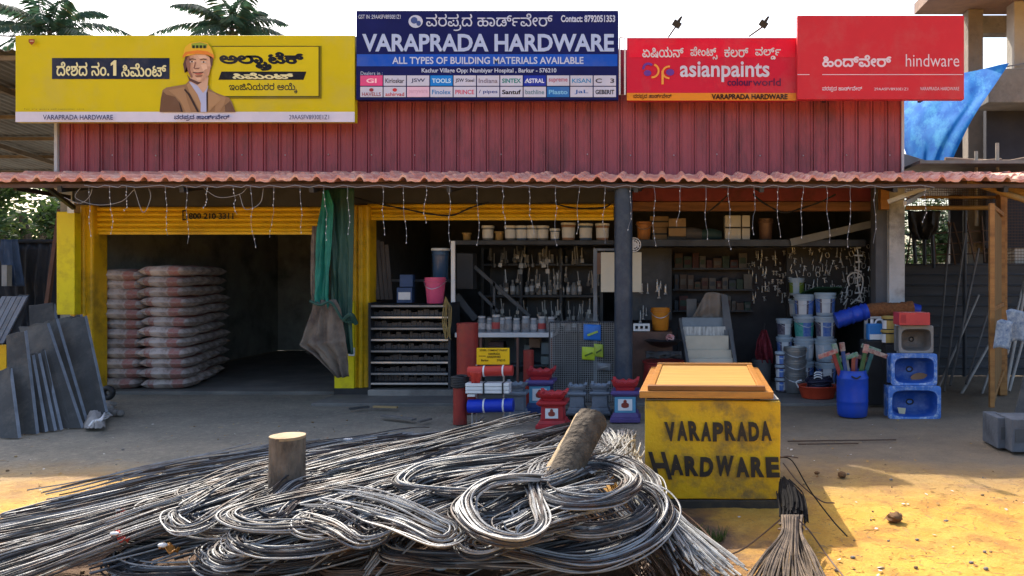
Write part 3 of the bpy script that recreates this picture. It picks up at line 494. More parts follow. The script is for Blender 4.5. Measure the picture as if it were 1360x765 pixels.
# ------------------------------------------------------------------ ground
def axis(a, b, fine0, fine1, step, grow=1.35):
    o = [fine0]; s = step
    while o[-1] < fine1: o.append(o[-1] + step)
    while o[-1] < b: s *= grow; o.append(o[-1] + s)
    s = step; l = []
    x = fine0
    while x > a: s *= grow; x -= s; l.append(x)
    return l[::-1] + o
gxs = axis(-400, 400, -6.5, 4.5, .055); gys = axis(-60, 900, 3.6, 8.2, .055)
def gz(x, y):
    k = max(0, min(1, (8.0 - y) / 1.5))
    if y < -2 or y > 30: return -0.012
    return -.012 + k * (.030 * noise.noise((x * 1.3, y * 1.3, 0)) + .012 * noise.noise((x * 5, y * 5, 2)) + .009 * abs(noise.noise((x * 3.4, y * 3.4, 4))) + .008 * noise.noise((x * 13, y * 13, 7)) - .012)
mb = MB(); w = len(gxs)
mb.add([(x, y, gz(x, y)) for y in gys for x in gxs],
       [(j * w + i, j * w + i + 1, (j + 1) * w + i + 1, (j + 1) * w + i) for j in range(len(gys) - 1) for i in range(w - 1)])
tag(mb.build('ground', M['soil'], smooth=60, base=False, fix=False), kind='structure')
# concrete floor of the shop, a low step above the yard
mb = MB(); mb.box(X(118, 10.7), 3.3, 10.62, 16.2, -.05, .03); mb.box(-4.25, 3.3, 9.7, 10.618, -.05, .022)
tag(mb.build('shop_floor', mat('floor_concrete', (.15, .145, .135), (.10, .096, .09), 2, .85, 0, .25, 25, dirt=(.22, .20, .175), dsc=1.5, damt=.6), bevel=.012, base=False), kind='structure')

# ------------------------------------------------------------------ shop building
shop = thing('shop_building', 'long low hardware shop with maroon sheet front, tiled eave and open shutters', 'shop', (-2.4, 10.7, 0))
YW = 10.62
def corrugated(x0, x1, z0, z1, Y, pitch=.196):
    """Ribbed steel sheet facing the yard: narrow double ribs between flat pans."""
    prof = []; x = x0
    while x < x1:
        for dx, dy in ((0, 0), (.060, 0), (.066, -.004), (.074, -.004), (.08, 0), (.126, 0), (.134, -.024), (.150, -.024), (.158, 0), (.166, 0), (.171, -.024), (.185, -.024), (.191, 0)):
            if x + dx <= x1: prof.append((x + dx, Y + dy))
        x += pitch
    prof.append((x1, Y)); v = []
    for px_, y in prof: v += [(px_, y, z0), (px_, y, z1)]
    return v, [(2 * i, 2 * i + 2, 2 * i + 3, 2 * i + 1) for i in range(len(prof) - 1)]
mb = MB(); mb.add(*corrugated(X(79, YW), X(1196, YW), Z(243, YW), Z(66, YW), YW))
cl = mb.build('cladding', M['maroon'], shop)
mb = MB(); k = 0
x = X(79, YW) + .14
while x < X(1190, YW):
    mb.ball((x, YW - .012, Z(206 + rnd.uniform(-1, 1), YW)), .011, 6, 4); x += .57
mb.build('bolt', M['metal'], cl)
for xa, xb in ((74, 78), (1196.5, 1200)):
    mb = MB(); mb.box(X(xa, YW), X(xb, YW), YW - .03, YW + .05, 2.6, Z(64, YW)); mb.build('edge_trim', mat('grey_trim', (.5, .5, .5), (.4, .4, .4)), shop)
mb = MB()
mb.add([(-8.05, YW + .05, 4.5), (3.2, YW + .05, 4.5), (3.2, 17, 3.7), (-8.05, 17, 3.7)], [(0, 1, 2, 3)])
mb.build('roof', M['galv'], shop, solid=.04)
mb = MB()
mb.box(3.06, 3.22, 10.75, 16.5, 0, 4.35); mb.box(-4.22, 3.22, 16.5, 16.62, 0, 3.75)
mb.box(-4.22, -4.1, 10.9, 16.5, 0, 3.6)
mb.box(-4.1, 3.06, 14.2, 14.3, 0, 3.6)
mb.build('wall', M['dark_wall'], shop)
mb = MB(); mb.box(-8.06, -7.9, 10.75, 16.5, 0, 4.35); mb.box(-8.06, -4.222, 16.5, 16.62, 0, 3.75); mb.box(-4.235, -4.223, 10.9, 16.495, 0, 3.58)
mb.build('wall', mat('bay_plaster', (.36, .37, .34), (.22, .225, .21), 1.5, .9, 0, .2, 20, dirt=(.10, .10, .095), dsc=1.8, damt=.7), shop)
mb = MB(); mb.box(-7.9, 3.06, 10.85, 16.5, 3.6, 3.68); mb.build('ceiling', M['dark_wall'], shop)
# lintel band above the shutters, dark
mb = MB(); mb.box(X(98, YW), X(830, YW), YW + .02, YW + .2, Z(276, YW), 3.3); mb.build('lintel', mat('dark_lintel', (.045, .048, .065), (.03, .032, .045)), shop)
mb = MB(); mb.box(X(838, 10.9), X(1176, 10.9), 10.82, 10.95, Z(268, 10.9), 3.3)
mb.build('fascia_board', mat('red_board', (.22, .035, .05), (.15, .026, .04), 2, .6, dirt=(.05, .02, .02), dsc=3), shop)
mb = MB(); mb.box(X(838, 10.9), X(1176, 10.9), 10.78, 10.93, Z(281, 10.9), Z(269, 10.9)); mb.build('wooden_lintel', mat('dull_lintel_wood', (.24, .11, .05), (.15, .07, .035), 3, .7, 0, .15, 50, stretch=(.4, 4, 4), dirt=(.08, .045, .03), dsc=3, damt=.6), shop, bevel=.006)

# tiled eave
YE, YT = 9.12, 10.56
def eave():
    mb = MB(); p = .245; x0, x1 = X(-90, YE), X(1440, YE); rows = 4
    def prof(u):                                       # u in 0..1 across one tile: flat pan then a raised roll
        if u < .62: return .008 * math.sin(u / .62 * math.pi * 2)
        return .045 * math.sin((u - .62) / .38 * math.pi)
    us = [0, .2, .4, .58, .64, .72, .80, .88, .95]
    n = int((x1 - x0) / p)
    for r in range(rows):
        ya = YE + (YT - YE) * r / rows; yb = YE + (YT - YE) * (r + 1) / rows + .07
        za = 2.655 + .235 * r / rows; zb = 2.655 + .235 * (r + 1) / rows
        cols = []
        for i in range(n):
            jz = rnd.uniform(-.007, .007); jy = rnd.uniform(-.012, .012)
            for u in us: cols.append((x0 + (i + u) * p, prof(u) + jz, jy))
        v = []
        for cx, h, jy in cols:
            # the eave line sags a little towards its left end
            v += [(cx, ya + jy, za + h - .018), (cx, ya + jy, za + h + .012), (cx, yb, zb + h + .0), (cx, yb, zb + h - .02)]
        f = []
        for i in range(len(cols) - 1):
            a = i * 4; b = a + 4
            f += [(a, b, b + 1, a + 1), (a + 1, b + 1, b + 2, a + 2), (a + 3, a + 2, b + 2, b + 3), (a, a + 3, b + 3, b)]
        mb.add(v, f)
    return mb
ev = eave().build('tiled_eave', M['tile'], shop, smooth=40)
mb = MB()
for yy, zz in ((YE + .06, 2.60), (9.6, 2.68), (10.1, 2.76)): mb.box(X(-80, YE), X(1420, YE), yy, yy + .05, zz - .03, zz + .012)
mb.build('batten', mat('eave_batten', (.09, .05, .04), (.06, .04, .03)), ev)
mb = MB()
for px_ in (90, 250, 420, 600, 845, 1010, 1185, 1330):
    xx = X(px_, 9.3); mb.bar((xx, YE + .05, 2.55), (xx, YT, 2.80), .05, .07)
mb.build('rafter', M['steel_dark'], ev)
# brackets from posts to the eave
for a, b in (((20, 250), (92, 262)), ((845, 252), (870, 238)), ((1202, 270), (1240, 247)), ((60, 246), (98, 276))):
    mb = MB(); mb.bar(at(*a, 9.3), at(*b, 10.2), .04, .05); mb.build('bracket', M['steel_dark'] if a[0] != 1202 else M['metal'], shop)

# yellow pillars
for (x0, x1, xm, ytop, ybase) in ((92, 123, 100, 272, 522), (463, 490, 475, 272, 524)):
    YP = 10.5
    mb = MB(); mb.box(X(x0, YP), X(x1, YP), YP, YP + .3, -.05, Z(ytop, YP))
    p = mb.build('pillar', M['yellow'], shop, bevel=.03)
    mb = MB()
    for q in (.3, .62): xx = X(x0, YP) + (X(x1, YP) - X(x0, YP)) * q; mb.cyl((xx, YP - .004, .02), (xx, YP - .004, Z(ytop + 3, YP)), .036, n=10)
    mb.build('moulding', M['yellow'], p, smooth=50)
YP = 10.3
bright = mat('bright_yellow_paint', (.76, .66, .01), (.68, .56, .01), 2, .35, 0, .03, 40, dirt=(.3, .2, .02), dsc=4, damt=.4)
mb = MB(); mb.box(X(75, YP), X(99, YP), YP, YP + .12, Z(418, YP), Z(281, YP)); mb.build('shutter_guide', bright, shop, bevel=.008)
mb = MB(); mb.box(X(90, YP), X(99, YP), YP - .01, YP + .10, Z(283, YP), Z(268, YP)); mb.build('hinge_plate', M['metal'], shop)
mb = MB(); mb.box(X(444, 10.42), X(470, 10.42), 10.42, 10.5, Z(522, 10.42), Z(400, 10.42)); g = mb.build('shutter_guide', bright, shop, bevel=.006)
mb = MB(); mb.box(X(443, 10.4), X(492, 10.4), 10.4, 10.82, -.03, .10); mb.build('plinth', M['black'], shop, bevel=.008)
mb = MB(); mb.box(X(462, 10.38), X(470, 10.38), 10.395, 10.418, Z(473, 10.38), Z(462, 10.38)); mb.build('switch_box', M['white'], shop, bevel=.004)

# rolled-up shutters: yellow slats
def shutter(x0, x1, y0, y1, Y, n, txt=None):
    mb = MB(); za, zb = Z(y0, Y), Z(y1, Y); h = (za - zb) / n; prof = []
    for i in range(n):
        for t in (.02, .12, .3, .5, .7, .84): prof.append((Y - .012 - .03 * math.sin(t / .86 * math.pi), zb + (i + t) * h))
        prof += [(Y + .03, zb + (i + .86) * h), (Y + .03, zb + (i + 1.0) * h)]
    prof.append((Y, za)); v = []
    for y, z in prof: v += [(X(x0, Y), y, z), (X(x1, Y), y, z)]
    mb.add(v, [(2 * i, 2 * i + 1, 2 * i + 3, 2 * i + 2) for i in range(len(prof) - 1)])
    mb.box(X(x0, Y), X(x1, Y), Y - .02, Y + .03, zb - .035, zb - .002)
    o = mb.build('roller_shutter', M['shutter'], shop, smooth=25)
    if txt:
        pr = Print(Y - .056)
        ltext(*([pr.layer((20, 18, 15))[0], txt, (247, 310, 283, 291), pr.Y]), bold=.03)
        mb2, yy = pr.layer((20, 18, 15)); rect(mb2, 242, 244, 279, 293, yy); rect(mb2, 244, 247, 279, 281, yy); rect(mb2, 244, 247, 291, 293, yy)
        pr.build('lettering', o)
    return o
shutter(123, 428, 274, 308, 10.62, 5, '1800 210 3311')
shutter(489, 815, 270, 289, 10.62, 3)

# steel column and pale end pillar
mb = MB(); YC = 9.3; mb.cyl((X(828, YC), YC, -.02), (X(828, YC), YC, 2.62), .105, n=24); c = mb.build('column', M['column'], shop, smooth=40)
mb = MB(); mb.box(X(806, YC), X(852, YC), YC - .09, YC + .12, 2.55, 2.63); mb.build('cap', M['steel_dark'], c, bevel=.01)
mb = MB(); YQ = 10.2; mb.box(X(1181, YQ), X(1202, YQ), YQ, YQ + .3, -.03, Z(247, YQ)); mb.build('end_pillar', M['plaster'], shop, bevel=.01)
mb = MB(); mb.box(X(1163, 10.3), X(1180, 10.3), 10.3, 10.55, 0, Z(247, 10.3)); mb.build('side_post', mat('dark_post', (.10, .105, .12), (.07, .072, .08), 3, .8), shop, bevel=.008)
mb = MB(); mb.box(X(1170, 10.15), X(1181, 10.15), 10.15, 10.28, Z(278, 10.15), Z(250, 10.15)); mb.build('bracket', M['wood'], shop)

# horizontal steel beams that carry the upper shelves
mb = MB(); mb.box(X(604, 11), X(815, 11), 11.0, 11.5, Z(325, 11), Z(319, 11)); mb.build('upper_shelf', M['steel_dark'], shop, bevel=.004)
mb = MB(); mb.box(X(838, 11), X(1150, 11), 11.0, 11.6, Z(327, 11), Z(318, 11)); mb.build('upper_shelf', M['steel_dark'], shop, bevel=.004)
mb = MB(); mb.bar(at(1050, 322, 10.95), at(1160, 297, 10.95), .03, .10); mb.build('batten', mat('grey_batten', (.2, .2, .19), (.14, .14, .13)), shop)
mb = MB(); mb.box(X(599, 10.6), X(604, 10.6), 10.6, 10.64, .02, Z(320, 10.6)); mb.build('post', M['white'], shop)

# ------------------------------------------------------------------ sign boards
YS = 10.25
def sign(name, x0, x1, y0, y1, label, Y=YS, face=None, side=None):
    root = thing(name, label, 'signboard', (X((x0 + x1) / 2, Y), Y, Z(y1, Y)))
    mb = MB(); mb.box(X(x0, Y), X(x1, Y), Y, Y + .10, Z(y1, Y), Z(y0, Y)); mb.build('panel', face, root, bevel=.004)
    for px_ in (x0 + (x1 - x0) * .2, x0 + (x1 - x0) * .8):
        for dy in (8, 45):
            mb = MB(); mb.box(X(px_, Y) - .02, X(px_, Y) + .02, Y + .101, YW - .03, Z(y1 - dy, Y) - .02, Z(y1 - dy, Y) + .02)
            mb.build('mounting_arm', M['steel_dark'], root)
    return root

# yellow cement advertisement
YEL = (206, 190, 10); NAVY = (22, 34, 62)
s1 = sign('signboard', 20.5, 471, 47, 162, 'yellow cement signboard with a helmeted man above the left shop bay', face=ink(*YEL))
p = Print(YS - .002)
mb, y = p.layer((214, 213, 232)); rect(mb, 20.5, 471, 148.5, 162, y)
mb, y = p.layer(NAVY); rect(mb, 69, 225, 77, 105, y)
mb, y = p.layer((226, 222, 170))
ktext(mb, 'nation', (75, 145, 82, 101), y, .022); pol(mb, [(147, 84), (151.5, 80), (154.5, 80), (154.5, 100.5), (150.3, 100.5), (150.3, 85.5), (147, 87.5)], y); ktext(mb, 'cement', (161, 221, 84, 102), y, .022)
mb, y = p.layer((120, 112, 12)); rect(mb, 283, 427, 61, 131, y)
mb, y = p.layer((212, 196, 16)); rect(mb, 281, 423, 61, 128, y)
mb, y = p.layer((60, 58, 30))
for a in ((281, 424, 61, 62), (281, 424, 127.5, 128.5), (423, 424.2, 61, 128.5)): rect(mb, *a, y)
mb, y = p.layer((24, 26, 34))
ktext(mb, 'ultra', (292, 405, 69, 94), y, .05, shear=-.25)
pol(mb, [(294, 95), (407, 95), (403, 106), (290, 106)], y)
ktext(mb, 'engineer', (304, 395, 110, 124), y, .012)
mb, y = p.layer((226, 222, 170)); ktext(mb, 'cement', (308, 390, 96.5, 105), y, .04, shear=-.4)
# the man in the advertisement, flat print
def zz(pts): return [(205 + a * 120 / 835, 45 + b * 110 / 765) for a, b in pts]
mb, y = p.layer((150, 118, 86)); pol(mb, zz([(48, 722), (60, 600), (75, 520), (110, 495), (290, 465), (320, 430), (400, 500), (440, 560), (490, 495), (560, 540), (690, 590), (715, 625), (750, 722)]), y)
mb, y = p.layer((110, 82, 62)); pol(mb, zz([(48, 722), (60, 600), (80, 530), (110, 560), (190, 580), (235, 640), (255, 722)]), y); pol(mb, zz([(655, 722), (650, 660), (700, 620), (752, 722)]), y)
mb, y = p.layer((166, 132, 98)); pol(mb, zz([(130, 520), (280, 490), (300, 600), (340, 722), (290, 722), (240, 620), (190, 570)]), y); pol(mb, zz([(570, 560), (660, 590), (640, 660), (600, 722), (560, 722)]), y)
mb, y = p.layer((60, 44, 42)); pol(mb, zz([(225, 620), (245, 660), (265, 722), (246, 722)]), y); pol(mb, zz([(280, 505), (330, 555), (415, 722), (395, 722), (310, 560), (275, 520)]), y); pol(mb, zz([(480, 520), (496, 540), (490, 722), (476, 722)]), y)
mb, y = p.layer((172, 138, 102)); pol(mb, zz([(300, 470), (330, 550), (410, 690), (432, 722), (440, 640), (410, 560), (330, 450)]), y); pol(mb, zz([(497, 530), (560, 545), (620, 600), (560, 660), (500, 722)]), y)
mb, y = p.layer((176, 186, 222)); pol(mb, zz([(318, 440), (420, 470), (500, 480), (480, 550), (482, 722), (428, 722), (430, 640), (400, 560)]), y)
mb, y = p.layer((206, 170, 146)); pol(mb, zz([(330, 400), (500, 400), (490, 500), (450, 545), (400, 480), (330, 440)]), y)
mb, y = p.layer((96, 66, 60)); pol(mb, zz([(265, 280), (290, 200), (545, 210), (535, 290), (520, 330), (500, 240), (330, 200), (300, 350), (280, 360)]), y); pol(mb, zz([(300, 370), (330, 410), (400, 440), (440, 445), (400, 470), (320, 430)]), y)
mb, y = p.layer((212, 172, 146)); pol(mb, zz([(290, 260), (320, 190), (440, 170), (510, 215), (522, 300), (505, 380), (460, 430), (410, 445), (345, 405), (310, 350)]), y)
mb, y = p.layer((196, 154, 128)); pol(mb, zz([(300, 262), (330, 200), (365, 205), (352, 300), (366, 360), (350, 400), (318, 350)]), y); pol(mb, zz([(470, 300), (520, 300), (504, 376), (455, 428), (420, 440), (450, 400)]), y)
mb, y = p.layer((226, 190, 164)); pol(mb, zz([(395, 200), (470, 190), (490, 225), (420, 228)]), y); pol(mb, zz([(430, 285), (480, 275), (490, 320), (450, 340)]), y); pol(mb, zz([(385, 405), (430, 402), (425, 425), (395, 428)]), y)
mb, y = p.layer((146, 104, 88)); pol(mb, zz([(290, 260), (318, 196), (336, 240), (330, 330), (356, 400), (340, 405), (310, 350)]), y); pol(mb, zz([(375, 260), (385, 262), (372, 318), (360, 318)]), y); pol(mb, zz([(365, 315), (420, 312), (410, 326), (375, 326)]), y); pol(mb, zz([(372, 385), (450, 378), (430, 398), (390, 400)]), y)
mb, y = p.layer((216, 204, 196)); disc(mb, *zz([(347, 258)])[0], 3.0, 1.2, y); disc(mb, *zz([(455, 260)])[0], 3.0, 1.2, y)
mb, y = p.layer((62, 40, 38)); pol(mb, zz([(322, 232), (350, 226), (384, 234), (384, 240), (350, 234), (326, 240)]), y); pol(mb, zz([(420, 236), (455, 228), (484, 236), (482, 242), (455, 236), (422, 242)]), y)
disc(mb, *zz([(347, 257)])[0], 1.2, 1.1, y); disc(mb, *zz([(455, 259)])[0], 1.2, 1.1, y); pol(mb, zz([(352, 352), (400, 356), (455, 350), (452, 358), (400, 362), (356, 360)]), y)
mb, y = p.layer((178, 96, 84)); pol(mb, zz([(364, 362), (450, 360), (430, 374), (390, 376)]), y)
mb, y = p.layer((228, 182, 52)); pol(mb, zz([(270, 180), (285, 120), (330, 85), (420, 68), (490, 85), (525, 130), (545, 185), (550, 215), (490, 190), (380, 185), (262, 215)]), y)
mb, y = p.layer((224, 134, 50)); pol(mb, zz([(262, 200), (290, 165), (400, 150), (490, 160), (548, 195), (553, 230), (500, 195), (400, 182), (310, 188), (260, 225)]), y)
mb, y = p.layer((150, 170, 60)); pol(mb, zz([(340, 90), (420, 78), (490, 95), (480, 130), (345, 130)]), y)
mb, y = p.layer((40, 50, 30))
for q in range(4): rect(mb, *[205 + (350 + q * 34) * 120 / 835, 205 + (374 + q * 34) * 120 / 835, 45 + 105 * 110 / 765, 45 + 132 * 110 / 765], y)
mb, y = p.layer((38, 44, 92))
ltext(mb, 'VARAPRADA HARDWARE', (57, 150, 152.5, 159), y, .012); ktext(mb, 'shop', (231, 305, 152, 160.5), y, .03); ltext(mb, '29AASFV8930E1Z1', (384, 437, 152.5, 158.5), y, .0)
mb, y = p.layer((110, 90, 20)); ltext(mb, 'For any query call customer care', (32, 112, 144, 146), y)
mb, y = p.layer((150, 70, 40)); pol(mb, [(38, 52), (46, 52), (46, 56), (42, 60), (38, 56)], y)
mb, y = p.layer((210, 190, 150)); rect(mb, 39.5, 44.5, 54, 55.2, y)
p.build('print', s1)

# blue main board
s2 = sign('signboard', 473, 821, 14, 132.5, 'dark blue main signboard naming the hardware shop in big white capitals', face=mat('navy_board', rgb(24, 30, 96), rgb(18, 24, 80), 1.5, .5, spec=.12))
p = Print(YS - .002)
mb, y = p.layer((20, 84, 196)); rect(mb, 474, 820, 72, 88, y)
mb, y = p.layer((176, 196, 236))
ltext(mb, 'VARAPRADA HARDWARE', (481, 815.5, 45, 68.5), y, .03)
mb, y = p.layer((192, 204, 232))
ktext(mb, 'shop', (566, 734, 18, 41), y, .006)
ltext(mb, 'GST IN :29AASFV8930E1Z1', (476, 532, 19.5, 25), y, .008); ltext(mb, 'Contact: 8792051353', (745, 817, 20, 29.5), y, .03)
ltext(mb, 'ALL TYPES OF BUILDING MATERIALS AVAILABLE', (521, 775, 75.5, 85), y, .02)
ltext(mb, 'Kachur Village Opp: Nambiyar Hospital , Barkur - 576210', (560, 739, 90.5, 98), y, .02)
ltext(mb, 'Dealers in :', (479, 508, 95, 99.5), y, .0)
disc(mb, 552, 28.5, 9.5, 8.5, y)
mb, y = p.layer((70, 90, 150)); disc(mb, 550, 27, 4.5, 4.5, y); disc(mb, 556, 31, 3, 3.5, y)
WH = (200, 204, 226)
cells = [[((226, 80, 140), 'GI', (255, 210, 225)), (WH, 'Kirloskar', (40, 40, 60)), (WH, 'JSW', (20, 24, 80)), ((30, 130, 220), 'TOOLS', (190, 225, 250)), (WH, 'JSW Steel', (20, 24, 60)), (WH, 'Indiana', (120, 110, 130)), (WH, 'SINTEX', (10, 130, 130)), ((24, 50, 170), 'ASTRAL', (220, 230, 255)), (WH, 'supreme', (170, 70, 110)), (WH, 'KISAN', (20, 140, 200)), (WH, 'C   3', (60, 60, 80))],
         [(WH, 'HAVELLS', (150, 40, 60)), (WH, 'ashirvad', (190, 50, 60)), ((226, 190, 216), 'parryware', (210, 170, 200)), (WH, 'Finolex', (20, 120, 190)), (WH, 'PRINCE', (200, 50, 90)), (WH, '/ pipes', (30, 60, 140)), (WH, 'Santuf', (14, 16, 30)), (WH, 'bathline', (90, 130, 150)), ((24, 110, 190), 'Plasto', (120, 190, 235)), (WH, 'JaL', (30, 90, 170)), (WH, 'GEBERIT', (14, 16, 30))]]
for r in range(2):
    for c_ in range(11):
        x0 = 478.5 + c_ * 31.0; y0 = 100.2 + r * 15.0; bgc, tx, fc = cells[r][c_]
        mb, y = p.layer(bgc); rect(mb, x0, x0 + 29.6, y0, y0 + 13.7, y); p.Y += .0015
for r in range(2):
    for c_ in range(11):
        x0 = 478.5 + c_ * 31.0; y0 = 100.2 + r * 15.0; bgc, tx, fc = cells[r][c_]
        yy = p.Y; mb, y = p.layer(fc); p.Y = yy
        y = yy - .003
        w2 = min(12.5, 2.4 * len(tx) + 2); dz = 3.4 if r == 1 and c_ in (0, 1) else 0
        ltext(mb, tx, (x0 + 14.8 - w2, x0 + 14.8 + w2, y0 + 4 + dz, y0 + 10 + dz * .7), y, .03 if bgc != WH or c_ in (6, 10) else .015)
        if r == 1 and c_ in (0, 1): disc(mb, x0 + 14.8, y0 + 4.2, 3, 2.4, y)
        if r == 0 and c_ == 7: pol(mb, [(x0 + 1.2, y0 + 10), (x0 + 3.5, y0 + 5), (x0 + 4.4, y0 + 10)], y)
p.build('print', s2)

# paint shop board
s3 = sign('signboard', 832.5, 1058, 50, 133.5, 'red paint signboard with pale letters and an orange strip along its foot', Y=YS + .01, face=ink(204, 30, 58))
p = Print(YS + .008)
mb, y = p.layer((228, 26, 56)); rect(mb, 835, 1056, 52, 76, y)
mb, y = p.layer((226, 142, 40)); rect(mb, 832.5, 1058, 123.5, 133.5, y)
mb, y = p.layer((214, 210, 216))
ktext(mb, 'asian', (853, 908, 62, 77), y, .016); ktext(mb, 'paints', (917, 953, 62, 79), y, .016); ktext(mb, 'colour', (962, 994, 62, 76), y, .016); ktext(mb, 'world', (1003, 1037, 62, 79), y, .016)
mb, y = p.layer((206, 206, 224)); ltext(mb, 'asianpaints', (903, 1022, 81.5, 109), y, .02)
mb, y = p.layer((92, 20, 70)); ltext(mb, 'colour', (966, 999, 104, 114), y, .025); ltext(mb, 'world', (1000, 1037, 104, 114), y, .006)
def ring(mb, cx, cy, rx, ry, w, a0, a1, y, n=16):
    o = [(cx + rx * math.cos(R(a0 + (a1 - a0) * k / n)), cy + ry * math.sin(R(a0 + (a1 - a0) * k / n))) for k in range(n + 1)]
    i_ = [(cx + (rx - w) * math.cos(R(a0 + (a1 - a0) * k / n)), cy + (ry - w) * math.sin(R(a0 + (a1 - a0) * k / n))) for k in range(n + 1)]
    for k in range(n): pol(mb, [o[k], o[k + 1], i_[k + 1], i_[k]], y)
mb, y = p.layer((110, 60, 150)); ring(mb, 861, 91, 8, 8, 3.2, 170, 320, y); disc(mb, 860, 97, 5, 4, y); disc(mb, 890, 96, 5.5, 4.5, y)
mb, y = p.layer((236, 160, 70)); ring(mb, 866, 94, 10, 10, 2.6, -70, 95, y); ring(mb, 889, 96, 10, 9, 2.4, 90, 275, y); mb, y = p.layer((236, 162, 72)); rect(mb, 878.5, 881.5, 94, 112, y)
mb, y = p.layer((46, 16, 18)); ktext(mb, 'shop', (841, 892, 124.5, 132), y, .01); ltext(mb, 'VARAPRADA HARDWARE', (945, 1046, 124.8, 132), y, .035)
p.build('print', s3)

# red bathroom ware board
s4 = sign('signboard', 1059, 1280.5, 20.5, 132, 'plain red signboard with thin white lower-case lettering at the right end', Y=YS - .13, face=ink(204, 48, 58))
p = Print(YS - .132)
mb, y = p.layer((226, 208, 222))
ktext(mb, 'hind', (1092, 1184, 73, 89), y, .026); ltext(mb, 'hindware', (1203, 1274, 72, 88.5), y, -.004)
rect(mb, 1059, 1075, 98.6, 99.5, y); rect(mb, 1092, 1279, 98.6, 99.5, y)
ktext(mb, 'shop', (1092, 1145, 114.5, 122), y, .01); ltext(mb, '29AASFV8930E1Z1', (1161, 1206, 116.5, 120), y, .0); ltext(mb, 'VARAPRADA HARDWARE', (1222, 1274, 115.5, 120), y, .0)
p.build('print', s4)

# floodlights on the paint board
for lab, foot, head, tip in (('small black floodlight on a bent arm above the left half of the red paint signboard', (888, 49), (897, 36), (899, 24)), ('small black floodlight on a bent arm above the right end of the red paint signboard', (995, 48), (1012, 36), (1016, 28))):
    r_ = thing('floodlight', lab, 'floodlight', at(*foot, YS + .05))
    mb = MB(); mb.tube([at(*foot, YS + .05), at(*head, YS - .35)], .012, 6); mb.build('arm', M['black'], r_)
    c_ = at(head[0] + 2, head[1] - 4, YS - .38)
    mb = MB(); q = Matrix.Rotation(R(35), 3, 'Y') @ Matrix.Rotation(R(20), 3, 'X')
    mb.obox(c_, (.10, .07, .08), q); mb.cyl(c_ + q @ Vector((0, 0, .03)), c_ + q @ Vector((0, 0, .11)), .025, .015, 8); mb.build('lamp_head', M['black'], r_, bevel=.008)
# steel frame showing between boards
mb = MB(); r_ = [at(823, 50, YS + .02), at(830, 50, YS + .02), at(830, 126, YS + .02), at(823, 126, YS + .02)]
mb.tube(r_ + [r_[0]], .012, 6); tag(mb.build('sign_frame', M['white']), 'thin pale steel frame in the gap between blue and red signboards', 'frame')
mb = MB(); mb.tube(cr([at(-60, 47, YS + .3), at(10, 48, YS + .3), at(22, 48, YS + .3)]), .012, 5); tag(mb.build('cable', M['black']), 'dark overhead cable running off the left end of the yellow signboard', 'cable')
# ------------------------------------------------------------------ cement bags
M['bag'] = mat('bag_weave', (.56, .49, .46), (.40, .34, .32), 4, .7, 0, .5, 22, dirt=(.17, .13, .11), dsc=7, damt=.8, vary=.2)
M['bag_print'] = mat('bag_red_print', (.40, .19, .17), (.30, .14, .13), 8, .7, 0, .5, 22, dirt=(.40, .35, .32), dsc=9, damt=.9, vary=.2)
def bag_mesh(seed, w=.62, d=.46, h=.150):
    r = random.Random(seed); mb = MB(); nu, nv = 18, 12
    a, b, c_ = r.uniform(0, 9), r.uniform(.9, 1.1), r.uniform(-.012, .012)
    def surf(sgn):
        def fn(u, v):
            x = (u - .5) * 2; y = (v - .5) * 2
            e = max(0, (1 - abs(x) ** 3.2)) ** .42 * max(0, (1 - abs(y) ** 3.0)) ** .42
            z = sgn * h / 2 * e * (1 + .14 * noise.noise((x * 2 + a, y * 2, sgn * 3)))
            px_ = x * w / 2 * (1 - .03 * abs(y) ** 2 * (1 if abs(x) > .8 else 0)); py_ = y * d / 2 * (1 - .04 * x * x)
            pz = z + h / 2 + .008 * noise.noise((x * 4 + a, y * 4, 8)) + c_ * x * .6
            return Vector((px_ + .006 * noise.noise((x * 9, y * 9, a)), py_, pz))
        return fn
    mb.grid(surf(1), nu, nv); k = len(mb.f)
    mb.grid(surf(-1), nu, nv)
    for i in range(len(mb.f)):
        q = i % (nu * nv); u = q % nu; v = q // nu
        if (12 <= u <= 15) or (3 <= u <= 4): mb.k[i] = 1      # red printed bands
    return mb
protos = []
for s in range(5):
    o = bag_mesh(s).build('cement_bag', [M['bag'], M['bag_print']], smooth=70, base=False)
    tag(o, 'x', 'cement bag', 'cement bags stacked in the left shop bay'); protos.append(o)
bag_used = set()
def put_bag(x, y, z, lab, rz=0, sc=(1, 1, 1)):
    i = rnd.randrange(5); o = protos[i]
    if i in bag_used: o = o.copy(); COL.objects.link(o)
    bag_used.add(i); o.location = (x, y, z); o.rotation_euler = (rnd.uniform(-.04, .04), rnd.uniform(-.035, .035), rz + rnd.uniform(-.09, .09)); o.scale = sc
    o['label'] = lab
YB = 10.98
def stack(px_, n, Yc, name, h=.1335, sx=1.0, dx=0, z0=.03):
    for k in range(n):
        nm = ORD[k] if k < n - 1 else 'topmost'
        lab = '%s from the bottom in the %s' % ('cement bag, ' + nm, name) if nm != 'topmost' else 'cement bag lying on top of the %s' % name
        put_bag(X(px_, Yc - .23) + dx * k + rnd.uniform(-.035, .035), Yc + rnd.uniform(-.05, .05), z0 + k * h, lab, sc=(sx, 1, rnd.uniform(.97, 1.06)))
stack(154, 12, YB + .05, 'left front bag stack beside the yellow pillar')
stack(213, 12, YB, 'middle front bag stack with red print', sx=1.02, h=.1375)
for j, (xs, n) in enumerate(((229, 12), (243, 12), (255, 12))):
    stack(xs, n, YB + .47 + .47 * j, '%s bag stack behind the front stacks' % ('nearest', 'middle', 'rearmost')[j], h=.1375, sx=1.0)
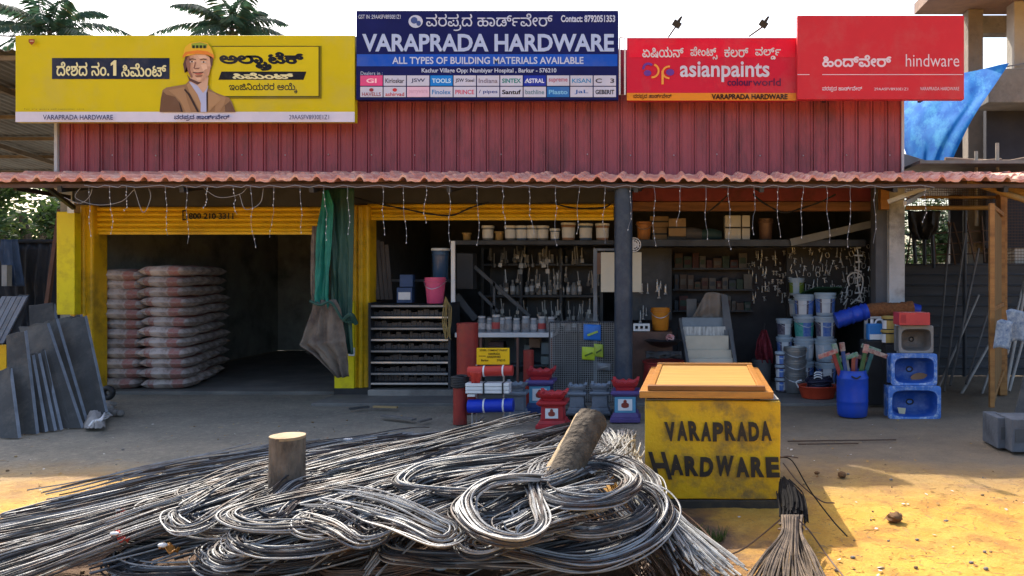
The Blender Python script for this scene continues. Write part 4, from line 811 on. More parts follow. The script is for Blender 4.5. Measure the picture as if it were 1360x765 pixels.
for j in range(4): put_bag(X(432, 15.4), 15.4, .03 + j * .14, 'dim cement bag, %s from the floor, in the far low stack by the green tarpaulin' % ORD[j], .1)

# ------------------------------------------------------------------ tied-up tarpaulin on the middle pillar
M['green_tarp'] = mat('dark_green_tarp', (.030, .095, .072), (.020, .062, .050), 3, .55, 0, .15, 30, dirt=(.05, .07, .065), dsc=4, damt=.5)
M['teal_tarp'] = mat('teal_tarp', (.02, .24, .18), (.012, .16, .125), 3, .55, 0, .15, 30, dirt=(.01, .07, .06), dsc=4, damt=.5)
M['sack'] = mat('brown_sackcloth', (.20, .16, .125), (.14, .11, .09), 4, .9, 0, .4, 70, dirt=(.07, .05, .045), dsc=4, damt=.7)
t = thing('tarpaulin_curtain', 'green tarpaulin bundled and tied above brown sackcloth on the middle yellow pillar', 'tarpaulin', at(445, 500, 10.0))
cloth([(0, 430, 471, 248, 10.05), (.35, 437, 470, 330, 10.0), (.8, 441, 468, 425, 9.98), (1, 446, 471, 470, 10.0)], .035, 2.5, 3).build('green_cloth', M['green_tarp'], t, smooth=80, solid=.006)
cloth([(0, 428, 436, 250, 9.96), (.1, 426, 444, 272, 9.95), (.25, 421, 443, 305, 9.93), (.8, 417, 436, 395, 9.93), (1, 420, 440, 410, 9.95)], .035, 1.6, 8).build('teal_cloth', M['teal_tarp'], t, smooth=80, solid=.006)
cloth([(0, 418, 446, 398, 9.93), (.12, 415, 452, 412, 9.9), (.4, 402, 458, 450, 9.88), (.55, 399, 459, 458, 9.88), (.62, 416, 460, 468, 9.9), (1, 448, 461, 501, 9.95)], .04, 2.6, 5).build('sackcloth', M['sack'], t, smooth=80, solid=.008)
cloth([(0, 414, 424, 300, 9.97), (.6, 412, 422, 390, 9.95), (1, 414, 426, 402, 9.95)], .015, 1, 2, 8, 20).build('sack_edge', M['sack'], t, smooth=80, solid=.006)
mb = MB(); mb.tube(cr([at(412, 400, 9.85), at(425, 405, 9.80), at(440, 402, 9.82), at(456, 425, 9.86), at(472, 428, 9.9)]), .018, 6); mb.tube(cr([at(458, 424, 9.86), at(466, 418, 9.82), at(473, 430, 9.9)]), .03, 7); mb.build('tie', M['green_tarp'], t)

# ------------------------------------------------------------------ string lights under the eave
M['wire'] = mat('light_wire', (.34, .34, .36), (.25, .25, .27), 5, .5)
M['led'] = mat('led_bead', (.6, .6, .63), (.5, .5, .53), 5, .25)
t = thing('string_lights', 'strings of small white beads hanging from a cable along the tiled eave', 'string lights', (0, YE + .02, 2.58))
mb = MB(); pts = []
xs = [118, 145, 168, 219, 248, 276, 309, 333, 364, 398, 430, 462, 509, 536, 566, 597, 634, 668, 703, 738, 770, 803, 838, 869, 904, 938, 967, 1002, 1033, 1067, 1098, 1130, 1162, 1229]
for a in xs: pts += [at(a - 6, 246, YE + .01), at(a + 12, 249, YE + .01)]
mb.tube(pts, .004, 4); mb.build('cable', M['wire'], t)
for i, a in enumerate(xs):
    mb = MB(); b = MB(); L = rnd.uniform(46, 84) if 320 < a < 1180 else rnd.uniform(25, 80)
    q = []; ph = rnd.uniform(0, 6); sw = rnd.uniform(-5, 5)
    for k in range(9): q.append(at(a + sw * k / 8 + 2.4 * math.sin(k * .9 + ph) * k / 8 + rnd.uniform(-.8, .8), 247 + L * k / 8, YE + .01 + rnd.uniform(-.01, .01)))
    mb.tube(q, .0018, 4); mb.cur = 1
    for k in range(1, 9):
        if rnd.random() < .18: continue
        c_ = q[k]; mb.cyl(c_ + Vector((rnd.uniform(-.006, .006), 0, .010)), c_ - Vector((0, 0, .009)), .0044, n=6)
    mb.build('strand', [M['wire'], M['led']], t)
t = thing('tinsel_garland', 'thin dark garland looped below the upper yellow shutter and red lintel', 'garland', (0, 10.3, 2.3))
for seg in ([(470, 262), (500, 270), (540, 278), (570, 284), (600, 286), (625, 276), (650, 268)], [(730, 268), (760, 276), (800, 276), (815, 268)], [(940, 282), (955, 270), (968, 258)], [(1000, 258), (1015, 270), (1040, 282), (1060, 278), (1090, 268), (1110, 258)]):
    mb = MB(); pp = cr([at(a, b, 10.3) for a, b in seg], 7)
    mb.tube(pp, .011, 5, rs=[.008 + .007 * rnd.random() for _ in pp]); mb.build('loop', M['black'], t)
t = thing('loose_wire', 'tangled pale wires looping under the left end of the tiled eave', 'wire', (0, 9.2, 2.4))
for seg in ([(85, 262), (105, 270), (118, 262), (122, 248), (112, 246), (100, 262), (128, 272), (160, 268), (178, 252)], [(178, 250), (190, 282), (200, 262), (196, 246)], [(268, 248), (290, 262), (318, 258), (330, 247)], [(318, 258), (326, 278), (345, 270), (350, 250)]):
    mb = MB(); mb.tube(cr([at(a, b, 9.25) for a, b in seg]), .004, 4); mb.build('loop', M['wire'], t)

# ------------------------------------------------------------------ containers: prototypes in local coordinates
def bucket(name, h, r0, r1, body, band=None, lid=None, cat='bucket', group=None, handle=True, rim=True, bandz=(.14, .76)):
    t = thing(name, 'x', cat, (0, 0, 0), group)
    mb = MB(); f = lambda z: r0 + (r1 - r0) * z / h
    p = [(r0 * .96, 0), (r0, .006)]
    z0, z1 = h * .80, h
    p += [(f(z0), z0)]
    if rim: p += [(f(z0) + .012, z0 + .003), (f(z0) + .012, z0 + .016), (f(z0) + .002, z0 + .02), (f(h * .9), h * .9), (f(h * .9) + .010, h * .9 + .003), (f(h * .9) + .010, h * .9 + .012), (f(h * .93), h * .93)]
    p += [(r1, h)]
    if not lid: p += [(r1 - .008, h), (r0 * .95, .03)]
    mb.lathe(p, n=28); mb.build('body', body, t, smooth=35)
    if band:
        mb = MB(); a, b = h * bandz[0], h * bandz[1]; n = 28
        mb.lathe([(f(a) + .001, a), (f(a) + .0025, a), (f(b) + .0025, b), (f(b) + .001, b)], n=n)
        bl = mb.build('wrap_label', band if isinstance(band, (list, tuple)) else [band], t, smooth=35)
        if isinstance(band, (list, tuple)) and len(band) > 1:
            for p_ in bl.data.polygons:
                c_ = p_.center; an = math.atan2(c_.x, -c_.y)
                p_.material_index = 1 if abs(an) < .5 else (2 if len(band) > 2 and .5 < abs(an) < .75 else 0)
    if lid:
        mb = MB(); mb.lathe([(r1 + .012, h - .02), (r1 + .014, h + .004), (r1 + .006, h + .012), (r1 - .02, h + .012), (r1 - .025, h + .004), (.01, h + .004)], n=28); mb.build('lid', lid, t, smooth=35)
    if handle:
        mb = MB(); mb.tube(cr([(-r1 - .012, 0, h * .86), (-r1 * .7, -r1 * .85, h * .66), (0, -r1 * 1.12, h * .56), (r1 * .7, -r1 * .85, h * .66), (r1 + .012, 0, h * .86)], 5), .004, 5)
        mb.build('handle', M['metal'], t, smooth=60)
    return t

def jar(name, prof, body, lid=None, cat='jar', group=None, lab=None):
    t = thing(name, 'x', cat, (0, 0, 0), group)
    mb = MB(); mb.lathe(prof, n=14); mb.build('body', body, t, smooth=40)
    z = prof[-1][1]; r = prof[-1][0]
    if lid: mb = MB(); mb.lathe([(r + .004, z - .004), (r + .005, z + .022), (.004, z + .024)], n=14); mb.build('lid', lid, t, smooth=40)
    if lab:
        mb = MB(); rr = max(q[0] for q in prof) + .001; mb.lathe([(rr, z * .25), (rr + .001, z * .25), (rr + .001, z * .65), (rr, z * .65)], n=14); mb.build('wrap_label', lab, t, smooth=40)
    return t

pale = mat('pale_pail_plastic', (.37, .45, .53), (.30, .37, .45), 3, .4, vary=.1)
blue_p = mat('blue_label', (.03, .10, .42), (.16, .26, .50), 22, .45); teal_p = mat('teal_label', (.02, .26, .24), (.10, .36, .34), 22, .45)
navy_p = mat('navy_label', (.02, .025, .06), (.16, .14, .18), 20, .45); white_p = mat('white_label', (.6, .62, .66), (.5, .52, .56), 9, .45)
green_p = mat('green_label', (.22, .30, .05), (.12, .20, .04), 9, .45)
# pyramid of paint pails in the right bay
G = 'paint pails piled in the right bay'
h20 = .30
defs = [
 # px centre, py bottom, Y, material set, scale, label
 ('blue', 1068, 421, 11.05, [blue_p, white_p, navy_p], 'white paint pail with pale blue label, top of the middle pail column'),
 ('blue', 1096, 419, 10.95, [blue_p, white_p, navy_p], 'white paint pail with broad blue label, top of the right pail column'),
 ('teal', 1068, 450, 11.05, [teal_p, blue_p], 'white paint pail with teal label, below the top pail of the middle column'),
 ('navy', 1096, 450, 10.95, [navy_p, blue_p, white_p], 'white paint pail with dark navy label, second down in the right pail column'),
 ('pale', 1068, 479, 11.05, [white_p, pale], 'plain pale paint pail, third down in the middle column'),
 ('pale', 1096, 480, 10.95, [white_p, pale], 'plain pale paint pail, third down in the right pail column'),
 ('dark', 1042, 447, 11.15, [navy_p, white_p], 'white paint pail with dark picture label at the left of the pail pile'),
 ('blue', 1042, 471, 11.15, [blue_p, white_p], 'white paint pail with bright blue label at the left of the pail pile'),
 ('green', 1058, 392, 11.6, [green_p, pale], 'white pail with yellow-green label standing highest behind the pail pile'),
 ('pale', 1058, 420, 11.6, [white_p, pale], 'plain pail under the yellow-green pail behind the pile'),
 ('blue', 1097, 511, 10.95, [blue_p, white_p], 'paint pail at the foot of the right column behind the red basin'),
 ('blue', 1068, 509, 11.08, [navy_p, white_p], 'paint pail at the foot of the middle column behind the steel pails'),
]
PB = {}
for kind, cx, cy, Y, band, lab in defs:
    key = kind
    s = (24 / 30.0 if cx in (1042, 1058) else 1.0)
    if key not in PB: PB[key] = Proto(bucket('paint_pail', h20, .118, .138, pale, band, pale, 'paint pail', G))
    PB[key].put((X(cx, Y), Y, Z(cy, Y)), lab, rz=rnd.uniform(-.4, .4), sc=s)
# platform the pail pile stands on, steel pails in front
mb = MB(); mb.box(X(1030, 11.3), X(1112, 11.3), 10.9, 11.9, .03, Z(512, 11.1) - .0)
tag(mb.build('low_platform', M['concrete'], bevel=.01), 'low dim concrete platform under the paint pail pile', 'platform')
steelp = mat('galvanised_pail', (.34, .35, .36), (.24, .25, .26), 5, .4, .6, .04, 40, vary=.1)
P_ = Proto(bucket('steel_pail', .27, .125, .15, steelp, None, None, 'pail', 'steel pails nested in front of the paint pile'))
for k, (cy, lab) in enumerate(((517, 'dull steel pail at the bottom of the nested stack by the red basin'), (500, 'dull steel pail in the middle of the nested stack by the red basin'), (484, 'dull steel pail on top of the nested stack by the red basin'))):
    P_.put((X(1056, 10.55), 10.55, Z(cy + 4, 10.55)), lab)
P_ = Proto(bucket('paint_tin', .17, .062, .066, navy_p, [white_p, blue_p], pale, 'paint tin', 'small paint tins stacked left of the steel pails'))
for k in range(3): P_.put((X(1037, 10.6), 10.6, Z(520 - k * 17.5, 10.6)), 'small dark and white paint tin, %s in the column left of the steel pails' % ('lowest', 'middle one', 'top one')[k])
# green sheet draped over the pile
cloth([(0, 1050, 1108, 398, 11.5), (.5, 1066, 1116, 388, 11.2), (1, 1084, 1120, 381, 10.78)], .01, 2, 4, 12, 10).build('green_sheet', mat('green_sheet', (.02, .09, .05), (.015, .06, .035), 4, .6), smooth=80, solid=.005)
tag(bpy.data.objects['green_sheet'], 'dark green plastic sheet lying across the top of the paint pails', 'plastic sheet')

# paint tins on the upper shelf of the middle bay
tin_defs = [(648, .19, 'grey'), (663, .12, 'ochre'), (678, .19, 'grey'), (693, .19, 'blue'), (707, .19, 'grey'), (721, .19, 'grey'), (737, .15, 'blue'), (755, .23, 'orange'), (778, .22, 'blue'), (800, .22, 'orange'), (620, .10, 'ochre')]
cols = {'grey': mat('dull_tin', (.20, .22, .25), (.13, .14, .16), 4, .4, .3), 'blue': mat('dull_blue_tin', (.10, .16, .26), (.06, .10, .18), 4, .4), 'ochre': mat('ochre_tin', (.34, .22, .08), (.22, .14, .05), 4, .5), 'orange': mat('clay_pot_tin', (.34, .21, .14), (.26, .15, .10), 4, .5)}
near = ['under the upper yellow shutter'] * 11
for i, (cx, h, c_) in enumerate(sorted(tin_defs)):
    Y = 11.15; r = h * .40 if h > .13 else .055
    b = bucket('paint_tin', h, r * .93, r, cols[c_], white_p if c_ != 'ochre' else None, M['white'] if c_ != 'ochre' else None, 'paint tin', 'paint tins on the middle upper shelf', handle=False)
    b.location = (X(cx, Y), Y, Z(319, Y)); b['label'] = '%s paint tin, %s from the left on the shelf under the yellow shutter' % ({'grey': 'dull grey', 'blue': 'bluish', 'ochre': 'small ochre', 'orange': 'clay-coloured'}[c_], ORD[i])

# middle bay: back display shelves and their goods
t = thing('display_rack', 'dark display rack of shelves filling the middle shop bay', 'shelf rack', (X(715, 12.2), 12.2, .03))
for py in (392, 350, 440): 
    mb = MB(); mb.box(X(640, 12.2), X(800, 12.2), 12.2, 12.6, Z(py + 3, 12.2), Z(py, 12.2)); mb.build('shelf', M['steel_dark'], t, bevel=.003)
for px_ in (641, 692, 745, 799):
    mb = MB(); mb.box(X(px_, 12.2) - .02, X(px_, 12.2) + .02, 12.19, 12.62, .03, Z(330, 12.2)); mb.build('post', M['steel_dark'], t)
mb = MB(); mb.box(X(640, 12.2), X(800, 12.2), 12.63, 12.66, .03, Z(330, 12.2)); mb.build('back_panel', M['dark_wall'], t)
glassy = mat('dusty_bottle', (.30, .30, .31), (.20, .20, .21), 5, .35, vary=.3)
capm = mat('bottle_cap', (.5, .48, .46), (.35, .34, .33), 5, .4)
P_ = Proto(jar('spray_bottle', [(.034, 0), (.037, .01), (.037, .13), (.018, .17), (.016, .2)], glassy, capm, 'bottle', 'dusty bottles on the middle rack shelf', white_p))
P2 = Proto(jar('bottle', [(.045, 0), (.047, .01), (.047, .12), (.022, .15), (.02, .17)], glassy, None, 'bottle', 'dusty bottles on the middle rack shelf'))
bx = [663, 671, 680, 687, 699, 706, 715, 722, 730, 738, 746, 754, 762, 769]
for i, cx in enumerate(bx):
    (P_ if i % 3 else P2).put((X(cx, 12.28), 12.3 + rnd.uniform(0, .06), Z(391.5, 12.28)), 'dusty pale bottle, %s from the left on the rack shelf behind the jars' % ORD[i], sc=rnd.uniform(.85, 1.15))
for i in range(20):
    (P_ if i % 2 else P2).put((X(648 + i * 7.6 + rnd.uniform(-2, 2), 12.28), 12.28 + rnd.uniform(0, .1), Z(439.5, 12.28)), 'dusty pale bottle on the lower rack shelf, half hidden behind the counter jars', sc=rnd.uniform(.9, 1.3))
P_ = Proto(jar('small_box_jar', [(.03, 0), (.032, .01), (.03, .09), (.022, .11)], glassy, capm, 'jar', 'small jars on the top rack shelf'))
for i, cx in enumerate((668, 684, 700, 717, 733, 752, 772)): P_.put((X(cx, 12.3), 12.32, Z(349.5, 12.3)), 'small dim jar, %s from the left on the top rack shelf' % ORD[i], sc=rnd.uniform(.8, 1.2))
# hanging tools above
tool_m = mat('dull_tool_steel', (.30, .30, .31), (.20, .20, .2), 5, .4, .6, vary=.3)
hm = thing('hanging_tool', 'small dull hand tool hanging in the dim middle rack', 'tool', (0, 0, 0), 'hand tools hanging in the middle rack')
mb = MB(); mb.tube([(0, 0, 0), (0, 0, -.16)], .010, 6); mb.build('handle', tool_m, hm)
mb = MB(); mb.obox((0, 0, -.19), (.05, .03, .06)); mb.build('head', tool_m, hm)
P_ = Proto(hm)
for i in range(90):
    cx, cy = rnd.choice([(rnd.uniform(648, 795), rnd.uniform(326, 342)), (rnd.uniform(648, 795), rnd.uniform(354, 366)), (rnd.uniform(650, 795), rnd.uniform(396, 412))])
    P_.put(at(cx, cy, 12.17), 'small dull hand tool hanging in the dim middle rack', sc=rnd.uniform(.6, 1.3), rz=rnd.uniform(-1, 1), ry=rnd.uniform(-.15, .15))
# stair rail behind the counter
mb = MB(); mb.bar(at(630, 354, 11.6), at(704, 420, 11.6), .04, .05); mb.bar(at(636, 388, 11.6), at(662, 414, 11.6), .04, .04); mb.box(X(655, 11.6), X(658, 11.6), 11.58, 11.62, Z(424, 11.6), Z(374, 11.6))
mb.bar(at(606, 392, 11.6), at(632, 424, 11.6), .05, .09)
tag(mb.build('stair_rail', mat('grey_rail', (.10, .105, .12), (.07, .075, .085), 4, .5)), 'grey sloping stair rail behind the counter jars', 'rail')
mb = MB(); mb.box(X(606, 11.5), X(628, 11.5), 11.5, 11.75, Z(384, 11.5), Z(336, 11.5)); tag(mb.build('wall_cabinet', mat('grey_cabinet', (.06, .065, .08), (.045, .05, .06), 3, .5), bevel=.01), 'dark grey steel cabinet behind the white post in middle bay', 'cabinet')

# counter with glass front and jars
t = thing('shop_counter', 'shop counter with pale edge and glass front under a row of jars', 'counter', (X(670, 10.35), 10.5, 0))
mb = MB(); mb.box(X(604, 10.3), X(734, 10.3), 10.3, 10.85, Z(446, 10.3) - .02, Z(442, 10.3)); mb.build('counter_top', mat('pale_counter_edge', (.55, .56, .58), (.45, .46, .48), 4, .3), t, bevel=.004)
for px_ in (637, 686, 731):
    mb = MB(); mb.box(X(px_, 10.34), X(px_ + 3, 10.34), 10.33, 10.37, .022, Z(446.5, 10.34) - .02); mb.build('frame', mat('reddish_frame', (.16, .07, .055), (.10, .05, .04), 4, .5), t)
mb = MB(); mb.box(X(637, 10.4), X(733, 10.4), 10.7, 10.74, .022, Z(448, 10.4)); mb.box(X(637, 10.4), X(733, 10.4), 10.38, 10.7, Z(487, 10.4), Z(485, 10.4)); mb.build('back_panel', M['dark_wall'], t)
gl = bpy.data.materials.new('case_glass'); gl.use_nodes = True
b_ = gl.node_tree.nodes['Principled BSDF']; b_.inputs['Transmission Weight'].default_value = 1; b_.inputs['Roughness'].default_value = .03; b_.inputs['IOR'].default_value = 1.1; b_.inputs['Base Color'].default_value = (.8, .86, .88, 1)
mb = MB(); mb.box(X(637, 10.35), X(733, 10.35), 10.345, 10.351, .03, Z(448, 10.35)); mb.build('glass', gl, t)
jm = mat('counter_jar', (.20, .21, .23), (.13, .14, .16), 5, .2, vary=.35); jl = mat('faded_jar_label', (.34, .33, .33), (.16, .15, .16), 30, .5, vary=.4)
J1 = Proto(jar('counter_jar', [(.048, 0), (.052, .01), (.052, .15), (.040, .18)], jm, mat('grey_lid', (.40, .40, .41), (.3, .3, .31), 5, .4), 'jar', 'jars along the shop counter', jl))
J2 = Proto(jar('counter_jar', [(.05, 0), (.054, .01), (.054, .17), (.045, .2)], jm, capm, 'jar', 'jars along the shop counter', mat('red_label', (.35, .05, .05), (.25, .04, .04), 5, .5)))
for i, cx in enumerate((640, 651, 660, 668, 676, 687, 699, 709, 720, 733)):
    (J2 if i in (2, 8) else J1).put((X(cx, 10.5), 10.48 + rnd.uniform(-.03, .05), Z(441.8, 10.5) + .002), '%s jar, %s from the left on the pale counter edge' % ('red-labelled' if i in (2, 8) else 'lidded grey', ORD[i]), sc=rnd.uniform(.9, 1.1), rz=rnd.uniform(-1, 1))
# goods in the glass case
for i, (cx, cy, w_, h_, c_) in enumerate(((660, 462, .2, .16, (.10, .05, .05)), (701, 470, .07, .24, (.22, .20, .18)), (711, 455, .14, .12, (.30, .16, .10)), (726, 462, .12, .15, (.22, .23, .24)), (726, 478, .13, .10, (.24, .26, .26)))):
    mb = MB(); p0 = at(cx, cy, 10.55); mb.obox(p0, (w_, .14, h_)); mb.obox(p0 + Vector((0, -.075, 0)), (w_ * .7, .004, h_ * .5))
    tag(mb.build('packed_box', mat('case_box_%d' % i, c_, None, 4, .6), bevel=.01), ['wide dark red box', 'narrow upright tan box', 'orange-brown box', 'grey box above another', 'grey-green lower box'][i] + ' inside the glass counter case', 'box', 'boxes inside the counter case')

# slotted steel rack with the pink bucket
t = thing('steel_rack', 'dark steel rack of closely spaced shelves below the pink bucket', 'rack', (X(543, 10.4), 10.4, .02))
for i, py in enumerate((405, 420, 435, 450, 465, 480, 495, 508)):
    mb = MB(); Yr = 10.35; mb.box(X(492, Yr), X(596, Yr), Yr, Yr + .45, Z(py + 3.4, Yr), Z(py, Yr)); mb.cur = 1
    mb.box(X(493, Yr), X(595, Yr), Yr - .008, Yr - .001, Z(py + 2.6, Yr), Z(py + .4, Yr))
    mb.build('shelf', [M['steel_dark'], M['metal'] if i % 2 else mat('dull_edge', (.26, .27, .29), (.18, .19, .2), 5, .4, .5)], t)
for px_ in (491, 597):
    mb = MB(); mb.box(X(px_, 10.37) - .015, X(px_, 10.37) + .015, 10.36, 10.84, .02, Z(402, 10.37)); mb.build('side_frame', M['steel_dark'], t)
mb = MB(); mb.box(X(493, 10.5), X(595, 10.5), 10.8, 10.83, .05, Z(404, 10.5)); mb.build('back_panel', M['black'], t)
tiles_m = mat('stored_tile', (.06, .06, .07), (.035, .035, .042), 6, .4, vary=.2)
for i, py in enumerate((420, 435, 450, 465, 480, 495, 508)):
    mb = MB(); x = 495
    while x < 592:
        w_ = rnd.uniform(3, 8); mb.box(X(x, 10.5), X(x + w_ - .5, 10.5), 10.5, 10.75, Z(py - .2, 10.35), Z(py - rnd.uniform(4, 9), 10.35)); x += w_
    mb.build('stored_pieces', tiles_m, t)
mb = MB(); mb.box(X(488, 10.3), X(602, 10.3), 10.3, 10.9, -.02, Z(518, 10.3)); tag(mb.build('rack_plinth', M['concrete'], bevel=.012), 'low concrete plinth under the dark steel rack', 'plinth')
pk = mat('pink_plastic', (.62, .10, .22), (.52, .07, .17), 3, .35)
b = bucket('plastic_bucket', .34, .105, .135, pk, None, None, 'bucket', None); b.location = (X(578, 10.55), 10.55, Z(404, 10.35) + .004); b['label'] = 'bright pink plastic bucket standing on top of the steel rack'
mb = MB()
for i in range(5): mb.bar(at(497 + i * 5.5, 398, 10.75), at(489 + i * 6, 318 + rnd.uniform(-4, 8), 10.95), .05, .02)
tag(mb.build('timber_strips', mat('grey_timber', (.10, .085, .08), (.07, .06, .055), 4, .8)), 'bundle of grey timber strips leaning behind the steel rack', 'timber')
mb = MB(); c_ = at(539, 402, 10.6); mb.obox(c_ + Vector((0, 0, .10)), (.20, .12, .20)); mb.cur = 1; mb.obox(c_ + Vector((.0, -.062, .09)), (.16, .006, .10)); mb.cur = 0; mb.obox(c_ + Vector((.02, 0, .29)), (.17, .1, .16))
tag(mb.build('blue_packet', [mat('dim_blue_pack', (.03, .07, .18), (.02, .05, .12), 5, .5), white_p], bevel=.015), 'two dim blue packets stacked on the steel rack left of pink bucket', 'packet')
b = bucket('water_bottle', .42, .10, .11, mat('blue_bottle', (.05, .10, .20), (.03, .07, .14), 4, .2), None, M['white'], 'bottle', None, handle=False); b.location = (X(585, 10.9), 10.9, Z(372, 10.9)); b['label'] = 'tall dim blue water bottle behind the pink bucket'
mb = MB(); mb.box(X(489, 10.86), X(598, 10.86), 10.86, 11.2, Z(374, 10.9), Z(371, 10.9)); tag(mb.build('wall_shelf', M['steel_dark']), 'dark wall shelf behind the pink bucket', 'shelf')
rope_m = mat('straw_rope', (.30, .22, .09), (.20, .14, .05), 8, .9, 0, .3, 80)
mb = MB()
for i in range(13):
    x = 588 + i * .95 + rnd.uniform(-1, 1); mb.tube(cr([at(592 + i * .5, 394 + i, 10.22), at(x, 410, 10.2 + rnd.uniform(-.02, .02)), at(x - 1 + rnd.uniform(-1, 1), 430, 10.2), at(594 + rnd.uniform(-5, 5), 446 + rnd.uniform(-8, 5), 10.22)], 4), .006, 5)
tag(mb.build('rope_hank', rope_m, smooth=60), 'hank of straw rope hanging at the right edge of the steel rack', 'rope')

# red pipes
red_m = mat('red_pvc', (.30, .035, .028), (.21, .026, .022), 3, .4, 0, .05, 30, dirt=(.12, .035, .03), dsc=5, damt=.6)
def pipe(cx, ytop, ybase, wpx, Y, lab, wrap=None, rr=None):
    t = thing('pipe_roll', lab, 'pipe', (X(cx, Y), Y, max(0, Z(ybase, Y))))
    r = rr or wpx / 2 / F * Y; z0 = max(0, Z(ybase, Y)); z1 = Z(ytop, Y); mb = MB()
    mb.lathe([(r, z0), (r, z1), (r - .012, z1 + .001), (r - .012, z1 - .15)], (X(cx, Y), Y, 0), 24); mb.build('pipe', red_m, t, smooth=40)
    if wrap:
        mb = MB()
        for k in range(5): 
            zz_ = Z(wrap, Y) + k * .022
            mb.tube([Vector((X(cx, Y) + (r + .012) * math.cos(a * .42), Y + (r + .012) * math.sin(a * .42), zz_ + .006 * math.sin(a + k))) for a in range(16)], .016, 6)
        mb.build('rope_wrap', M['black'], t, smooth=60)
pipe(621, 429, 548, 28, 9.2, 'wide upright red pipe standing left of the yellow notice')
pipe(611, 510, 564, 18, 8.5, 'short narrow red pipe with dark rope round its top', wrap=512)
pipe(702, 465, 540, 14, 9.6, 'dim red pipe standing behind the tall red and blue planter')

# stand with the rolls and yellow notice
YN = 8.45
t = thing('display_stand', 'light steel stand on feet holding coloured rolls and a yellow notice', 'stand', (X(650, YN), YN, 0))
mb = MB()
for px_ in (633, 669):
    mb.tube([at(px_, 566, YN + .1), at(px_, 484, YN + .1)], .009, 6); mb.tube([Vector((X(px_, YN), YN - .16, .02)), Vector((X(px_, YN), YN + .32, .02))], .010, 6)
mb.tube([at(624, 565, YN), at(680, 565, YN)], .010, 6)
for py in (508, 521, 546): mb.tube([at(622, py, YN + .07), at(680, py, YN + .07)], .008, 6)
mb.build('frame', M['metal'], t)
for px_ in (627, 677):
    mb = MB(); mb.tube([at(px_, 567, YN), at(px_, 544, YN)], .008, 6); mb.ball(at(px_, 568, YN), .018, 8, 6); mb.build('leg', M['metal'], t)
roots = []
nt_ = thing('notice_board', 'small yellow notice with lines of black writing above the rolls', 'notice', at(655, 485, YN))
mb = MB(); mb.box(X(633.5, YN), X(677, YN), YN - .02, YN, Z(484, YN), Z(462, YN)); mb.build('panel', ink(222, 178, 28), nt_, bevel=.003)
p = Print(YN - .0215)
mb, y = p.layer((60, 50, 20))
for tx, bb in (('STEEL CEMENT PAINT', (637, 674, 464, 466.5)), ('VARAPRADA', (648, 664, 468.5, 471.5)), ('HARDWARE', (647, 665, 472.5, 475.5)), ('Barkur', (639, 649, 477, 480)), ('576210', (660, 671, 477, 480))): ltext(mb, tx, bb, y, .02)
rect(mb, 636, 645, 472.5, 473.3, y); p.build('print', nt_)
def roll(x0, x1, cy, hpx, Y, m, straps, lab, name='mat_roll', cat='roll', drop=0):
    t = thing(name, lab, cat, at((x0 + x1) / 2, cy + hpx / 2, Y)); r = hpx / 2 / F * Y
    mb = MB(); a = at(x0, cy + drop, Y); b2 = at(x1, cy, Y); pp = [a.lerp(b2, k / 10) for k in range(11)]
    mb.tube(pp, r, 18, rs=[r * (1 + .05 * noise.noise((k * .7, cy, 1))) for k in range(11)]); mb.build('roll', m, t, smooth=50)
    mb = MB()
    for q in straps:
        c_ = a.lerp(b2, q); d = (b2 - a).normalized(); mb.tube([c_ - d * .008, c_ + d * .008], r * 1.09, 18)
    mb.build('strap', M['white'], t, smooth=40)
redp = mat('red_sheet', (.50, .045, .03), (.38, .03, .025), 4, .4, 0, .1, 40); bluep = mat('royal_blue_sheet', (.012, .045, .50), (.008, .03, .36), 4, .35, 0, .1, 40)
roll(622, 681, 492, 14, YN - .02, redp, (.36, .79), 'red plastic sheet roll with white straps below the yellow notice', drop=1.5)
cloth([(0, 624, 640, 494, YN - .10), (1, 626, 637, 509, YN - .09)], .01, 1, 3, 8, 8).build('loose_flap', redp, bpy.data.objects['mat_roll'], smooth=80, solid=.004)
roll(622, 682, 538, 18, YN - .02, bluep, (.36, .79), 'royal blue plastic sheet roll with white straps, lowest on the stand', drop=1.5)
t = thing('batten_bundle', 'bundle of flat white battens between the red and blue rolls', 'battens', at(649, 521, YN - .06))
for k in range(3):
    mb = MB(); mb.box(X(621, YN), X(678, YN), YN - .10 + .004 * k, YN + .05, Z(511.6 + k * 4.6, YN), Z(507.5 + k * 4.6, YN)); mb.build('batten', M['white'], t, bevel=.003)
mb = MB()
for px_ in (644, 669): mb.box(X(px_, YN), X(px_ + 2, YN), YN - .105, YN + .055, Z(521.6, YN), Z(507, YN))
mb.build('strap', M['black'], t)
mb = MB(); mb.box(X(623, YN), X(633, YN), YN - .08, YN + .03, Z(525.5, YN), Z(522.2, YN)); tag(mb.build('white_block', M['white'], bevel=.003), 'short white block tucked under the white battens on the stand', 'block')

